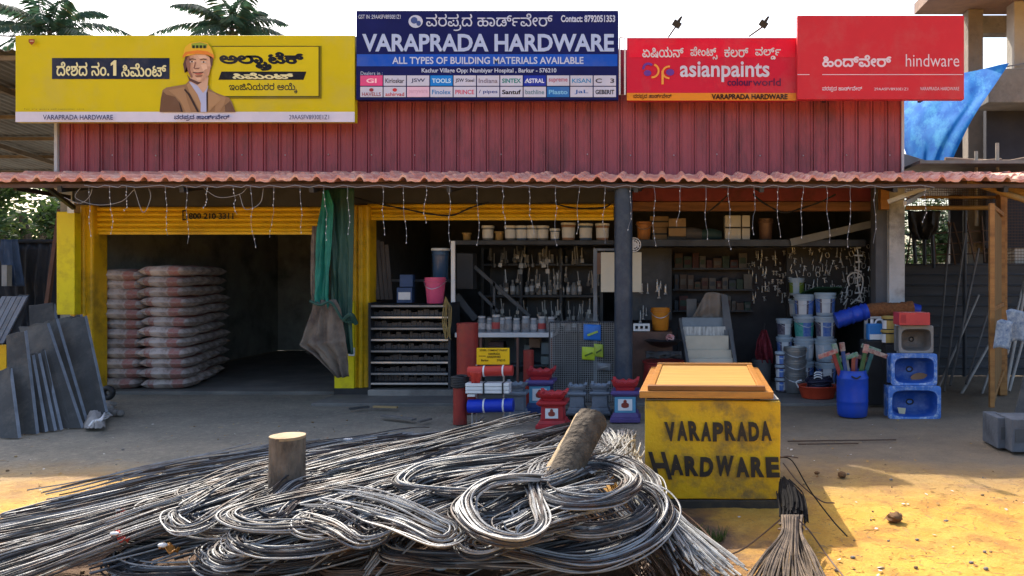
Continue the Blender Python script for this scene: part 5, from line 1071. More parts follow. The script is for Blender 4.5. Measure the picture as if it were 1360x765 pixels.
# ------------------------------------------------------------------ planters (painted concrete tulsi stands)
grey_c = mat('bluish_concrete', (.20, .23, .27), (.13, .155, .19), 4, .85, 0, .3, 40, dirt=(.07, .08, .09), dsc=6, damt=.6)
pred = mat('planter_red', (.42, .03, .035), (.33, .022, .028), 4, .45, 0, .06, 30, dirt=(.18, .03, .03), dsc=6, damt=.5); pblue = mat('planter_blue', (.025, .06, .20), (.02, .04, .14), 4, .45, dirt=(.05, .05, .08), dsc=6); ptile = mat('planter_light_blue', (.10, .30, .46), (.08, .24, .38), 5, .4)
purp = mat('planter_purple', (.10, .07, .22), (.07, .05, .16), 4, .45)
def sq(mb, prof, cx, cy, z0, s):
    for (w0, za), (w1, zb) in zip(prof, prof[1:]):
        if abs(za - zb) < 1e-6: continue
        a, b = w0 * s / 2, w1 * s / 2
        v = [(cx - a, cy - a, z0 + za), (cx + a, cy - a, z0 + za), (cx + a, cy + a, z0 + za), (cx - a, cy + a, z0 + za), (cx - b, cy - b, z0 + zb), (cx + b, cy - b, z0 + zb), (cx + b, cy + b, z0 + zb), (cx - b, cy + b, z0 + zb)]
        mb.add(v, [(0, 1, 5, 4), (1, 2, 6, 5), (2, 3, 7, 6), (3, 0, 4, 7), (4, 5, 6, 7), (3, 2, 1, 0)])
def planter(cx, ytop, ybase, wpx, Y, lab, cols, emblem=None, z0=None):
    """Stepped square pedestal with a flared, notched cup on top."""
    s = wpx / F * Y; zb = Z(ybase, Y) if z0 is None else z0; h = Z(ytop, Y) - zb; x = X(cx, Y); yc = Y + s / 2
    t = thing('planter', lab, 'planter', (x, yc, zb), 'stepped concrete planters in front of the shop')
    cb, cm, cc, ct = cols
    q = lambda k: k * h
    mb = MB(); sq(mb, [(1, 0), (1, q(.10)), (.9, q(.11)), (.80, q(.22))], x, yc, zb, s); mb.build('base', cb, t, bevel=.006)
    mb = MB(); sq(mb, [(.72, q(.222)), (.68, q(.60))], x, yc, zb, s); mb.build('shaft', cm, t, bevel=.004)
    mb = MB(); sq(mb, [(.78, q(.602)), (.95, q(.66)), (.95, q(.72)), (.82, q(.735))], x, yc, zb, s); mb.build('cornice', cc, t, bevel=.005)
    mb = MB(); sq(mb, [(.60, q(.737)), (.64, q(.80)), (.80, q(.86))], x, yc, zb, s)
    w0 = .80 * s / 2; w1 = .92 * s / 2; za, zc = zb + q(.861), zb + q(1.0)
    for dx, dy in ((0, -1), (0, 1), (1, 0), (-1, 0)):        # four petals with a dip in the middle
        def P(u, z, w): return (x + u * w, yc - w, z) if dy == -1 else (x + u * w, yc + w, z) if dy == 1 else (x + w * dx, yc + u * w, z)
        d = Vector((-dx, -dy, 0)) * .03
        mb.prism([P(-1, za, w0), P(1, za, w0), P(1, zc, w1), P(.55, za + (zc - za) * .45, w1 * .97), P(.2, za + (zc - za) * .7, w1 * .97), P(0, za + (zc - za) * .35, w1 * .96), P(-.2, za + (zc - za) * .7, w1 * .97), P(-.55, za + (zc - za) * .45, w1 * .97), P(-1, zc, w1)], d)
    mb.build('cup', ct, t)
    if emblem:
        yf = yc - .72 * s / 2 - .004; n = MB(); hh = q(.32); zc_ = zb + q(.41); ww = s * (.28 if emblem == 'tile' else .24)
        mats = [M['white'], mat('emblem_brick', (.30, .06, .035), (.2, .04, .03), 20, .5), ptile]
        n.cur = 2 if emblem == 'tile' else 0
        if emblem == 'tile': n.box(x - ww * 1.25, x + ww * 1.25, yf - .004, yf + .008, zc_ - hh * .58, zc_ + hh * .58)
        n.cur = 0; n.box(x - ww * .85, x + ww * .85, yf - .008, yf - .0045, zc_ - hh * .42, zc_ + hh * .42)
        n.cur = 1; r_ = ww * .42
        for k, (a, b, ra, rb) in enumerate(((0, -.3, 1.1, .4), (0, .05, .8, .6), (0, .65, .5, .5), (-.7, .0, .4, .4), (.7, .0, .4, .4))):
            n.prism([(x + a * r_ + ra * r_ * math.cos(i * .628), yf - .0085 - .001 * k, zc_ + b * r_ * 1.3 + rb * r_ * 1.3 * math.sin(i * .628)) for i in range(10)], (0, -.001, 0))
        n.build('tile_picture', mats, t)
    return t
planter(716, 490, 553, 40, 8.95, 'tall red and blue planter with picture tile behind the small red one', (pblue, pblue, purp, pred), 'tile', .03)
planter(732, 521, 570, 42, 8.2, 'small all-red planter with white picture tile, nearest of the planters', (pred, pred, pred, pred), 'plain', 0)
planter(830, 505, 560, 40, 8.55, 'red and blue planter with light blue picture tile beside the dark column', (purp, pblue, purp, pred), 'tile', 0)
for cx, yt, yb, w_, Y, z0, lab in ((765.5, 511, 551, 27, 8.8, .03, 'unpainted grey planter just right of the small red planter'), (796, 510, 551, 29, 8.8, .03, 'unpainted grey planter between its grey twin and the dark column'), (683, 508, 560, 32, 8.75, 0, 'unpainted grey planter half hidden behind the coloured rolls')):
    planter(cx, yt, yb, w_, Y, lab, (grey_c,) * 4, None, z0 if z0 == 0 else Z(yb, Y))
mb = MB(); mb.box(X(740, 8.75), X(812, 8.75), 8.75, 9.1, 0.055, Z(551.2, 8.8)); mb.box(X(744, 8.75), X(756, 8.75), 8.8, 9.05, -.02, .054); mb.box(X(798, 8.75), X(809, 8.75), 8.8, 9.05, -.02, .054)
tag(mb.build('low_bench', mat('dark_slab', (.05, .055, .06), (.035, .04, .045), 3, .8), bevel=.006), 'low dark slab bench under the two grey planters', 'bench')
mb = MB(); mb.box(X(664, 8.6), X(694, 8.6), 8.6, 8.85, 0, .03); tag(mb.build('grey_slab', grey_c, bevel=.006), 'flat grey slab on the ground beside the coloured roll stand', 'slab')

# wire mesh panel with packets
YM = 9.75
t = thing('wire_mesh', 'upright panel of grey wire mesh behind the grey planters', 'mesh panel', (X(760, YM), YM, .02))
mb = MB(); x = 731
while x < 822: mb.box(X(x, YM) - .0022, X(x, YM) + .0022, YM, YM + .004, .03, Z(428, YM)); x += 2.9
z_ = .05
while z_ < Z(428, YM): mb.box(X(731, YM), X(821, YM), YM + .0045, YM + .008, z_ - .0022, z_ + .0022); z_ += .026
mb.build('mesh', mat('mesh_wire', (.34, .35, .36), (.24, .25, .26), 5, .5, .4), t)
mb = MB()
for a, b in (((730, 428), (730, 548)), ((768, 430), (768, 548)), ((821, 428), (821, 548)), ((730, 428), (821, 428))): mb.tube([at(*a, YM + .01), at(*b, YM + .01)], .012, 6)
mb.build('frame', M['steel_dark'], t)
for x0, x1, y0, y1, c_, lab, ds in ((775, 798, 431, 452, (.03, .16, .55), 'bright blue packet hanging on the wire mesh panel', (.35, .5, .10)), (773, 790, 461, 478, (.45, .58, .04), 'lime green packet hanging on the wire mesh, left of its mate', (.10, .16, .02)), (789, 801, 457, 474, (.36, .46, .06), 'narrow yellow-green packet hanging right of the lime green packet', (.08, .12, .03)), (793, 811, 482, 492, (.18, .19, .21), 'pale grey packet hanging low on the wire mesh panel', (.3, .3, .3))):
    mb = MB(); Yp = YM - .03
    def fn(u, v): 
        p = at(x0 + (x1 - x0) * u, y0 + (y1 - y0) * v + 1.2 * (u - .5), Yp); p.y -= .022 * math.sin(math.pi * u) * math.sin(math.pi * v) + .006 * noise.noise((u * 5, v * 5, x0)); return p
    mb.grid(fn, 10, 10)
    mb.cur = 1; mb.prism([at(x0 + (x1 - x0) * a, y0 + (y1 - y0) * b, Yp - .026) for a, b in ((.2, .62), (.8, .38), (.85, .5), (.25, .75))], (0, -.002, 0))
    tag(mb.build('packet', [mat('packet_%d' % x0, c_, tuple(q * .7 for q in c_), 8, .3), mat('packet_mark_%d' % x0, ds)], smooth=60, solid=.004), lab, 'packet', 'packets hanging on the wire mesh')

# pale door panel behind the column, wall fan, door frame
t = thing('door_leaf', 'pale cream door panel standing open behind the dark column', 'door', (X(824, 10.2), 10.2, 0))
mb = MB(); mb.box(X(798, 10.2), X(852, 10.2), 10.2, 10.24, Z(388, 10.2), Z(335, 10.2)); mb.build('panel', mat('cream_panel', (.52, .48, .38), (.46, .42, .33), 2, .6), t, bevel=.004)
mb = MB(); mb.box(X(788, 10.3), X(793, 10.3), 10.3, 10.35, .02, Z(330, 10.3)); mb.box(X(793.2, 10.3), X(818, 10.3), 10.3, 10.35, Z(333, 10.3), Z(330, 10.3)); mb.build('frame', mat('grey_door_frame', (.16, .18, .2), (.12, .13, .15)), t)
mb = MB(); mb.box(X(793, 10.32), X(798, 10.32), 10.3, 10.34, Z(364, 10.3), Z(336, 10.3)); mb.build('edge', mat('brown_edge', (.22, .12, .08), (.16, .09, .06)), t)
t = thing('wall_fan', 'small round white fan above the cream panel right of the column', 'fan', at(843, 325, 10.0))
c_ = at(842, 325, 10.0); mb = MB()
for r_ in (.085, .06, .035): mb.tube([c_ + Vector((r_ * math.cos(a * .314), -.02 * (1 - r_ * 6), r_ * math.sin(a * .314))) for a in range(21)], .005, 5)
for k in range(12): mb.tube([c_ + Vector((.015 * math.cos(k * .524), -.02, .015 * math.sin(k * .524))), c_ + Vector((.085 * math.cos(k * .524), 0, .085 * math.sin(k * .524)))], .003, 4)
mb.build('grille', M['white'], t)
mb = MB()
for k in range(3):
    a = k * 2.094; mb.add([c_ + Vector((.012 * math.cos(a), .015, .012 * math.sin(a))), c_ + Vector((.07 * math.cos(a - .45), .008, .07 * math.sin(a - .45))), c_ + Vector((.07 * math.cos(a + .45), .024, .07 * math.sin(a + .45)))], [(0, 1, 2)])
mb.build('blade', M['white'], t, solid=.003)
mb = MB(); mb.cyl(c_ + Vector((0, .03, 0)), c_ + Vector((0, .10, 0)), .03); mb.build('motor', M['white'], t)
# ------------------------------------------------------------------ right bay
card = mat('cardboard', (.34, .23, .13), (.26, .17, .09), 3, .8, dirt=(.16, .10, .06), dsc=4)
def carton(x0, x1, y0, y1, Y, d, m, lab, name='carton', tape=True, z0=None):
    t = thing(name, lab, 'box', (X((x0 + x1) / 2, Y), Y, Z(y1, Y) if z0 is None else z0))
    mb = MB(); zb = Z(y1, Y) if z0 is None else z0; mb.box(X(x0, Y), X(x1, Y), Y, Y + d, zb, Z(y0, Y)); mb.build('body', m, t, bevel=.006)
    if tape:
        mb = MB(); mb.box(X(x0, Y) - .001, X(x1, Y) + .001, Y - .002, Y + .002, (zb + Z(y0, Y)) / 2 - .012, (zb + Z(y0, Y)) / 2 + .012); mb.build('tape', M['black'], t)
Ysh = 11.2; zsh = Z(318, 11) + .002
b = bucket('plastic_bucket', Z(294, Ysh) - zsh, .085, .105, mat('dull_orange', (.40, .17, .06), (.30, .12, .04), 3, .45), None, None, 'bucket', None); b.location = (X(855, Ysh), Ysh + .1, zsh); b['label'] = 'dull orange bucket at the left end of the upper right shelf'
carton(866, 886, 302, 317, Ysh + .2, .2, card, 'lower tan carton beside the orange bucket on the upper shelf', z0=zsh)
carton(863, 888, 287, 301.7, Ysh + .2, .2, card, 'upper tan carton stacked beside the orange bucket on the upper shelf')
carton(888, 911, 290, 308, Ysh + .02, .2, card, 'tan carton with dark tape on the upper right shelf', z0=zsh + .05)
mb = MB(); mb.box(X(886, Ysh), X(912, Ysh), Ysh, Ysh + .25, zsh, zsh + .048); tag(mb.build('flat_box', M['black'], bevel=.005), 'flat dark box under the taped tan carton on the upper shelf', 'box')
wcard = mat('white_carton', (.52, .50, .46), (.45, .43, .40), 3, .7)
carton(963, 984, 286, 317, Ysh, .25, wcard, 'wider pale carton of the pair on the upper right shelf', z0=zsh)
carton(985.5, 996, 286, 317, Ysh, .25, wcard, 'narrow pale carton of the pair on the upper right shelf', z0=zsh)
for cx, r_, m_, lab in ((921, .10, mat('grey_roll', (.10, .095, .1), (.07, .065, .07), 4, .7), 'dim grey bundle between cartons on the upper shelf'), (945, .09, mat('dim_teal', (.03, .07, .075), (.02, .045, .05), 4, .6), 'dim teal bundle left of the pale carton pair')):
    mb = MB(); c_ = Vector((X(cx, Ysh), Ysh + .12, zsh + r_ * .8))
    pp = [c_ + Vector((-.14, 0, 0)), c_ + Vector((-.05, 0, .01)), c_ + Vector((.06, 0, 0)), c_ + Vector((.14, .01, -.01))]
    mb.tube(pp, r_, 14, rs=[r_ * .8, r_, r_ * .95, r_ * .75]); tag(mb.build('cloth_bundle', m_, smooth=60), lab, 'bundle')
b = bucket('brown_pot', Z(290, Ysh) - zsh, .085, .10, mat('brown_pot_metal', (.16, .09, .06), (.11, .06, .045), 3, .45, .3), None, None, 'pot', None, handle=False); b.location = (X(1018, Ysh), Ysh + .1, zsh); b['label'] = 'dim brown pot at the right part of the upper right shelf'

# left counter of the right bay
mb = MB(); mb.box(X(840, 10.5), X(893, 10.5), 10.5, 11.2, .022, Z(441, 10.5)); tag(mb.build('wooden_counter', mat('brown_counter', (.13, .07, .05), (.09, .05, .04), 3, .6, dirt=(.05, .03, .025), dsc=3), bevel=.008), 'brown wooden counter block just right of the dark column', 'counter')
mb = MB(); Yk = 10.55; x0, x1, z0, z1 = X(841, Yk), X(863, Yk), Z(440.5, 10.5) + .002, Z(430, Yk)
zz0, zz1 = z0 + .028, z1 - .028
mb.box(x0, x1, Yk, Yk + .12, z0, zz0); mb.box(x0, x1, Yk, Yk + .12, zz1, z1)
for k in range(4): a = x0 + (x1 - x0) * (k / 3.0) * .88; mb.box(a, a + (x1 - x0) * .12, Yk, Yk + .12, zz0, zz1)
tag(mb.build('holed_block', M['white'], bevel=.003), 'white block with three square holes on the brown counter', 'block')
b = bucket('plastic_bucket', .30, .105, .125, mat('orange_plastic', (.52, .20, .02), (.42, .15, .015), 3, .4), None, None, 'bucket', None); b.location = (X(877, 10.75), 10.75, Z(440.5, 10.5) + .003); b['label'] = 'orange bucket standing on the brown counter behind the black pan'
t = thing('black_pan', 'wide black pan on a drum in front of the orange bucket', 'pan', (X(881, 10.3), 10.3, Z(462, 10.3)))
mb = MB(); mb.lathe([(.06, 0), (.16, .03), (.235, .085), (.245, .09), (.225, .085), (.15, .045), (.02, .02)], (X(881, 10.3), 10.3, Z(461, 10.3)), 28); mb.build('bowl', M['black'], t, smooth=40)
mb = MB(); c_ = at(890, 450, 10.3)
for k in range(3): mb.tube(cr([c_ + Vector((.05 * math.cos(a + k), .04 * math.sin(a), .02 * k + .02 * math.sin(2 * a + k))) for a in (0, 1.2, 2.4, 3.6, 4.8, 6)], 5), .008, 5)
tag(mb.build('cord', mat('red_white_cord', (.55, .15, .15), (.6, .5, .5), 20, .5)), 'small coil of red and white cord lying in the black pan', 'cord')
mb = MB(); mb.lathe([(.24, 0), (.255, .02), (.26, .2), (.25, .42), (.27, .43), (.27, .45), (.23, .452)], (X(881, 10.3), 10.3, .022), 28)
tag(mb.build('red_drum', mat('red_drum', (.32, .03, .028), (.22, .022, .022), 3, .45, dirt=(.07, .03, .03), dsc=4), smooth=40), 'red drum under the black pan beside the tile display', 'drum')
cloth([(0, 857, 905, 466, 10.05), (1, 858, 906, 476, 10.02)], .02, 3, 4, 16, 6).build('dark_cloth', M['black'], smooth=80, solid=.006)
tag(bpy.data.objects['dark_cloth'], 'dark cloth hanging over the rim of the red drum', 'cloth')

# stepped tile display
t = thing('tile_display', 'stepped display of pale floor tiles on a dark sloping stand', 'tile display', (X(942, 10.6), 10.6, .03))
tl = [(905, 964, 422, 440, 10.75, mat('blue_grey_tile', (.20, .23, .26), (.16, .185, .21), 6, .3)), (907, 964, 434, 447, 10.62, mat('striped_tile', (.62, .60, .55), (.16, .15, .14), 5, .3, stretch=(6, 1, 1))), (910, 968, 446, 464, 10.48, mat('cream_tile', (.56, .48, .36), (.46, .39, .29), 4, .3)), (913, 972, 465, 475, 10.36, _m['cream_tile']), (914, 975, 476, 484, 10.24, mat('pale_stone_tile', (.52, .46, .36), (.42, .37, .3), 5, .3)), (915, 978, 484, 492, 10.12, _m['cream_tile'])]
for i, (x0, x1, y0, y1, Y, m_) in enumerate(tl):
    mb = MB(); dy = .05; mb.prism([at(x0, y1 + 3, Y), at(x1, y1 + 3, Y), at(x1 - .5, y0, Y + dy), at(x0 + .5, y0, Y + dy)], (0, .014, .004)); mb.build('tile', m_, t, bevel=.002)
mb = MB(); st = mat('dark_slate_stand', (.14, .145, .15), (.10, .10, .11), 4, .7)
for px_ in (903, 966):
    a, b_ = at(px_ + 12, 492, 10.1), at(px_, 424, 10.85); mb.bar(a, b_, .035, .05); mb.box(a.x - .02, a.x + .02, 10.08, 10.14, .022, a.z)
mb.prism([at(966, 392, 10.95), at(958, 390, 10.95), at(966, 500, 10.3), at(982, 500, 10.3)], (.0, .03, 0))
mb.build('stand', st, t)
mb = MB()
def fn(u, v):
    p = at(919 + (962 - 919) * u, 436 - (40 + 8 * math.sin(u * 2.6)) * v * (.35 + .65 * min(1, u * 2.4)), 10.98); p.y += .05 * noise.noise((u * 5, v * 4, 1)) + .03 * math.sin(u * 14); return p
mb.grid(fn, 20, 16); o = mb.build('dirty_sheet', mat('dirty_sheet', (.24, .20, .17), (.15, .125, .11), 5, .6, 0, .2, 20, dirt=(.35, .32, .29), dsc=5), smooth=80, solid=.006)
tag(o, 'crumpled dirty plastic sheet standing behind the tile display', 'plastic sheet')
mb = MB(); mb.box(X(912, 11.1), X(925, 11.1), 11.1, 11.15, Z(440, 11.1), Z(397, 11.1)); tag(mb.build('grey_board', st), 'narrow grey board behind the left edge of the dirty sheet', 'board')
mb = MB(); mb.box(X(900, 10.9), X(975, 10.9), 11.0, 11.5, .022, Z(438, 11)); tag(mb.build('dark_crate', M['dark_wall'], bevel=.01), 'dark crate standing behind the tile display', 'crate')
# red mesh bags
t = thing('mesh_bag', 'red mesh bag hanging over a grey tub left of the paint pails', 'bag', at(1015, 478, 11.2))
c_ = at(1014, 460, 11.2); mb = cloth([(0, 1012, 1018, 438, 11.2), (.3, 1006, 1023, 452, 11.15), (.7, 1003, 1027, 470, 11.12), (1, 1006, 1026, 482, 11.15)], .05, 3, 6, 24, 18)
mb.build('body', mat('dull_red_mesh', (.26, .03, .045), (.12, .02, .03), 18, .7), t, smooth=60, solid=.006)
mb = MB(); mb.tube([c_ + Vector((0, 0, .21)), c_ + Vector((.02, 0, .32))], .008, 5); mb.build('strap', M['black'], t)
b = bucket('grey_tub', .36, .12, .14, mat('dull_grey_tub', (.13, .14, .15), (.09, .10, .11), 4, .5), None, None, 'tub', None, handle=False); b.location = (X(1012, 11.2), 11.25, .03); b['label'] = 'dull grey tub under the red mesh bag'

# wall of small hanging fittings
mb = MB(); mb.box(X(1045, 11.9), X(1165, 11.9), 11.9, 11.95, .9, Z(322, 11.9)); tag(mb.build('display_board', M['black']), 'black display board hung with shiny fittings behind the paint pails', 'board')
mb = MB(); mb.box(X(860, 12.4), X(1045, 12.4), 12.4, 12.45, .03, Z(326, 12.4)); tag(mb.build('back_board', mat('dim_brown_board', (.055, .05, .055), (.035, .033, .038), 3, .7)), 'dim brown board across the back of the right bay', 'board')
chrome = mat('chrome', (.62, .63, .65), (.5, .5, .52), 6, .25, .35, vary=.3)
def fitting(kind):
    t = thing(['tap_fitting', 'shower_arm', 'hook_fitting'][kind], 'x', 'fitting', (0, 0, 0), 'shiny bathroom fittings hung on the black board')
    mb = MB()
    if kind == 0:
        mb.tube([(0, -.02, 0), (0, -.02, -.09)], .012, 7); mb.tube([(-.035, -.02, -.01), (.035, -.02, -.01)], .008, 6)
        mb.build('body', chrome, t, smooth=50); mb = MB(); mb.tube(cr([(0, -.02, -.06), (.02, -.06, -.05), (.025, -.08, -.08)], 4), .009, 6); mb.build('spout', chrome, t, smooth=50)
    elif kind == 1:
        mb.tube(cr([(0, 0, 0), (0, -.03, -.03), (0, -.03, -.14)], 4), .009, 6); mb.build('arm', chrome, t, smooth=50); mb = MB(); mb.cyl((0, -.03, -.14), (0, -.03, -.17), .012, .028, 10); mb.build('head', chrome, t, smooth=40)
    else:
        mb.tube(cr([(-.03, -.02, 0), (-.035, -.03, -.07), (0, -.03, -.10), (.035, -.03, -.07), (.03, -.02, 0)], 5), .007, 6); mb.build('loop', chrome, t, smooth=50)
        mb = MB(); mb.ball((0, -.02, .0), .014, 8, 6); mb.build('knob', chrome, t, smooth=60)
    return Proto(t)
FT = [fitting(k) for k in range(3)]
LB = ['small shiny tap hung on the dark wall of fittings behind the pails', 'small shiny shower arm hung on the dark wall of fittings behind the pails', 'small shiny looped fitting hung on the dark wall of fittings behind the pails']
cnt = 0
for r_ in range(9):
    for c2 in range(18):
        if rnd.random() < .25: continue
        k = rnd.choice((0, 1, 1, 1, 0, 2)); px_ = 1050 + c2 * 6.1 + rnd.uniform(-2, 2); py_ = 325 + r_ * 9 + rnd.uniform(-3, 3)
        FT[k].put(at(px_, py_, 11.88), LB[k], ry=rnd.uniform(-.3, .3), sc=rnd.uniform(.4, 1.0))
for i in range(60):
    k = rnd.randrange(2); FT[k].put(at(rnd.uniform(990, 1048), rnd.uniform(330, 395), 12.35), ['small shiny tap hung on the dim board left of the black board', 'small shiny shower arm hung on the dim board left of the black board'][k], sc=rnd.uniform(.4, .9))
for i in range(16):
    FT[1].put(at(rnd.uniform(846, 885), rnd.choice((375, 408)) + rnd.uniform(-5, 5), 11.8), 'small shiny rod hung in the dim corner behind the orange bucket', sc=rnd.uniform(.7, 1.2))
mb = MB(); mb.box(X(840, 11.9), X(892, 11.9), 11.86, 11.9, .9, Z(330, 11.9)); tag(mb.build('corner_board', M['dark_wall']), 'dim grey board in the corner behind the orange bucket', 'board')
# dim goods on the back board
t = thing('back_rack', 'dim shelf rack low on the brown back board of the right bay', 'shelf rack', at(960, 400, 12.2))
for py in (356, 384, 412):
    mb = MB(); mb.box(X(893, 12.2), X(1000, 12.2), 12.15, 12.39, Z(py + 2, 12.2), Z(py, 12.2)); mb.build('shelf', M['steel_dark'], t)
dimc = [mat('dim_box_%d' % i, c, None, 5, .7) for i, c in enumerate(((.11, .075, .06), (.06, .07, .09), (.13, .12, .11), (.09, .04, .04), (.05, .075, .06)))]
for r_, py in enumerate((356, 384, 412)):
    x = 896; k = 0
    while x < 992:
        w_ = rnd.uniform(6, 13); h_ = rnd.uniform(9, 20); mb = MB(); mb.box(X(x, 12.18), X(x + w_ - 1.2, 12.18), 12.16, 12.36, Z(py, 12.2) + .002, Z(py - h_, 12.2)); mb.cur = 1; mb.box(X(x + 1, 12.18), X(x + w_ - 2.5, 12.18), 12.154, 12.158, Z(py - h_ * .3, 12.2), Z(py - h_ * .7, 12.2))
        tag(mb.build('packed_box', [dimc[rnd.randrange(5)], dimc[rnd.randrange(5)]], bevel=.004), 'dim packed box, %s from the left on the %s shelf of the back rack' % (ORD[k], ('top', 'middle', 'lowest')[r_]), 'box', 'boxes on the back rack of the right bay'); x += w_; k += 1
# coil of white fittings on the right
t = thing('fitting_string', 'string of white pipe fittings hanging right of the black fittings board', 'fittings', at(1143, 325, 11.2))
mb = MB(); mb.tube(cr([at(1138, 326, 11.2), at(1141, 352, 11.2), at(1139, 375, 11.2), at(1145, 402, 11.2)], 6), .010, 6); mb.build('cord', M['white'], t)
for k in range(8):
    mb = MB(); y_ = 329 + k * 10; w_ = rnd.uniform(3, 6); mb.tube([at(1140 - w_, y_ + rnd.uniform(-1, 1), 11.17), at(1140 + w_, y_ + rnd.uniform(-2, 2), 11.17)], .012, 7)
    mb.build('tee', M['white'], t)
mb = MB(); mb.tube(cr([at(1128, 380, 11.2), at(1126, 368, 11.2), at(1136, 362, 11.2), at(1146, 370, 11.2), at(1142, 392, 11.2), at(1130, 404, 11.2)], 6), .010, 6); mb.build('hose', M['white'], t)
mb = MB()
for k in range(3): y_ = 380 + k * 8; mb.tube([at(1126, y_, 11.2), at(1124 - 2 * k, y_ + 9, 11.2)], .010, 6)
mb.build('nipple', M['white'], t)

# red basin with black and white coil
t = thing('red_basin', 'wide orange-red plastic basin on the floor left of the blue drum', 'basin', (X(1086, 10.1), 10.1, .022))
mb = MB(); mb.lathe([(.17, 0), (.20, .01), (.245, .14), (.265, .155), (.262, .165), (.235, .15), (.19, .02), (.01, .015)], (X(1086, 10.1), 10.1, .022), 32, 1.0, .8); mb.build('bowl', mat('orange_red_plastic', (.48, .06, .025), (.38, .045, .02), 3, .4), t, smooth=40)
mb = MB(); mb.tube(cr([Vector((X(1086, 10.1) - .26, 10.0, .17)), Vector((X(1086, 10.1) - .29, 9.98, .24)), Vector((X(1086, 10.1) - .22, 10.0, .26))], 5), .008, 6); mb.build('handle', M['white'], t)
mb = MB(); c_ = Vector((X(1088, 10.1), 10.1, .12))
for k in range(9):
    rr_ = .15 + rnd.uniform(-.03, .02); mb.tube([c_ + Vector((rr_ * math.cos(a * .35), rr_ * .75 * math.sin(a * .35), .02 * k + .012 * math.sin(a + k))) for a in range(19)], .016, 6)
mb.cur = 1
for k in range(3): mb.tube(cr([c_ + Vector((-.04 + .05 * math.cos(a), -.13, .16 + .03 * k + .025 * math.sin(a))) for a in (.2, 1, 2, 3)], 4), .009, 6)
tag(mb.build('hose_coil', [mat('dark_blue_hose', (.02, .022, .05), (.012, .014, .03), 5, .4), M['white']], smooth=60), 'dark hose coil with white ties heaped in the orange-red basin', 'hose')

# blue drum with brush packs
YD = 8.98; xd = X(1132, YD); rd = 20.5 / F * YD
t = thing('blue_drum', 'royal blue plastic drum packed with bright brushes', 'drum', (xd, YD, 0))
bd = mat('drum_blue', (.012, .06, .42), (.010, .045, .31), 3, .35, 0, .04, 40, dirt=(.05, .08, .2), dsc=5, damt=.4); h = Z(491, YD)
mb = MB(); mb.lathe([(rd * .86, .0), (rd * .93, .012), (rd * .97, .06), (rd * 1.0, .12), (rd * .985, .15), (rd * 1.015, .165), (rd * 1.015, .18), (rd, .195), (rd * 1.01, h * .6), (rd * 1.0, h * .80), (rd * 1.02, h * .82), (rd * 1.02, h * .85), (rd * .98, h * .87), (rd * .90, h * .94), (rd * .90, h), (rd * .86, h), (rd * .84, h * .88), (rd * .8, .1), (.02, .05)], (xd, YD, 0), 36); mb.build('body', bd, t, smooth=40)
mb = MB(); mb.tube(cr([Vector((xd - .05, YD - rd * 1.0, h * .90)), Vector((xd, YD - rd * 1.12, h * .86)), Vector((xd + .05, YD - rd * 1.0, h * .90))], 5), .009, 6); mb.build('handle', M['black'], t)
brc = [((.32, .03, .03), 'red'), ((.02, .16, .06), 'green'), ((.03, .08, .28), 'blue'), ((.30, .29, .28), 'pale grey'), ((.32, .05, .03), 'orange-red'), ((.12, .04, .18), 'purple'), ((.03, .13, .04), 'leaf green'), ((.22, .21, .07), 'olive yellow'), ((.02, .13, .15), 'teal')]
for i, (c_, nm) in enumerate(brc):
    a = -1.0 + 2.0 * i / (len(brc) - 1); top = Vector((xd + .23 * a + rnd.uniform(-.02, .02), YD + rnd.uniform(-.06, .08), h + rnd.uniform(.14, .26))); bot = Vector((xd + .09 * a, YD + .02 * (i % 3 - 1), h - .22))
    t = thing('brush_pack', '%s brush pack, %s from the left in the blue drum' % (nm, ORD[i]), 'brush', bot, 'brush packs standing in the blue drum')
    mb = MB(); mb.bar(bot, top, .045, .022, up=(0, 1, 0)); mb.build('pack', mat('brush_%d' % i, tuple(q * .6 for q in c_), tuple(min(.3, q * .7 + .03) for q in c_), 14, .35, stretch=(3, 1, 1)), t, bevel=.005)
    d = (top - bot).normalized(); mb = MB()
    if i in (1, 2, 6): mb.bar(top, top + d * .10, .06, .03, up=(0, 1, 0))
    else:
        side = Vector((1 if a > 0 else -1, 0, -.35)); mb.bar(top - side * .05, top + side * .16, .05, .03, up=(0, 1, 0))
    mb.build('head', mat('brush_head_%d' % (i % 3), [(.30, .04, .04), (.26, .28, .26), (.16, .03, .03)][i % 3], [(.42, .36, .3), (.05, .18, .1), (.35, .3, .26)][i % 3], 22, .5), t, bevel=.006)

# stand behind: blue tarpaulin roll, coir roll, canister, bottles
t = thing('coir_roll', 'brown coir roll wrapped on blue sheet lying across the trestle', 'roll', at(1165, 420, 9.8))
mb = MB(); pp = cr([at(1149, 413, 9.8), at(1170, 411, 9.8), at(1190, 411, 9.8), at(1212, 409, 9.8)], 8); mb.tube(pp, .085, 16, rs=[.085 + .012 * noise.noise((k * 1.3, 0, 0)) for k in range(len(pp))]); mb.build('coir', mat('coir', (.24, .095, .035), (.13, .05, .02), 40, .95, 0, .8, 90), t, smooth=60)
mb = MB(); b_ = mat('blue_tarp', (.015, .055, .42), (.012, .035, .26), 5, .4, 0, .2, 25); mb.tube(cr([at(1110, 426, 9.8), at(1125, 421, 9.8), at(1138, 417, 9.8), at(1152, 413, 9.8)], 5), .1, 12, rs=[.07 + .03 * noise.noise((k * .8, 3, 1)) + .03 for k in range(16)]); mb.build('blue_sheet', b_, t, smooth=60); mb = MB(); mb.tube([at(1208, 409, 9.82), at(1221, 412, 9.82)], .07, 10); mb.build('blue_sheet', b_, t, smooth=60)
mb = MB()
for px_ in (1150, 1205): mb.box(X(px_, 9.8) - .02, X(px_, 9.8) + .02, 9.78, 9.82, .02, Z(419, 9.8))
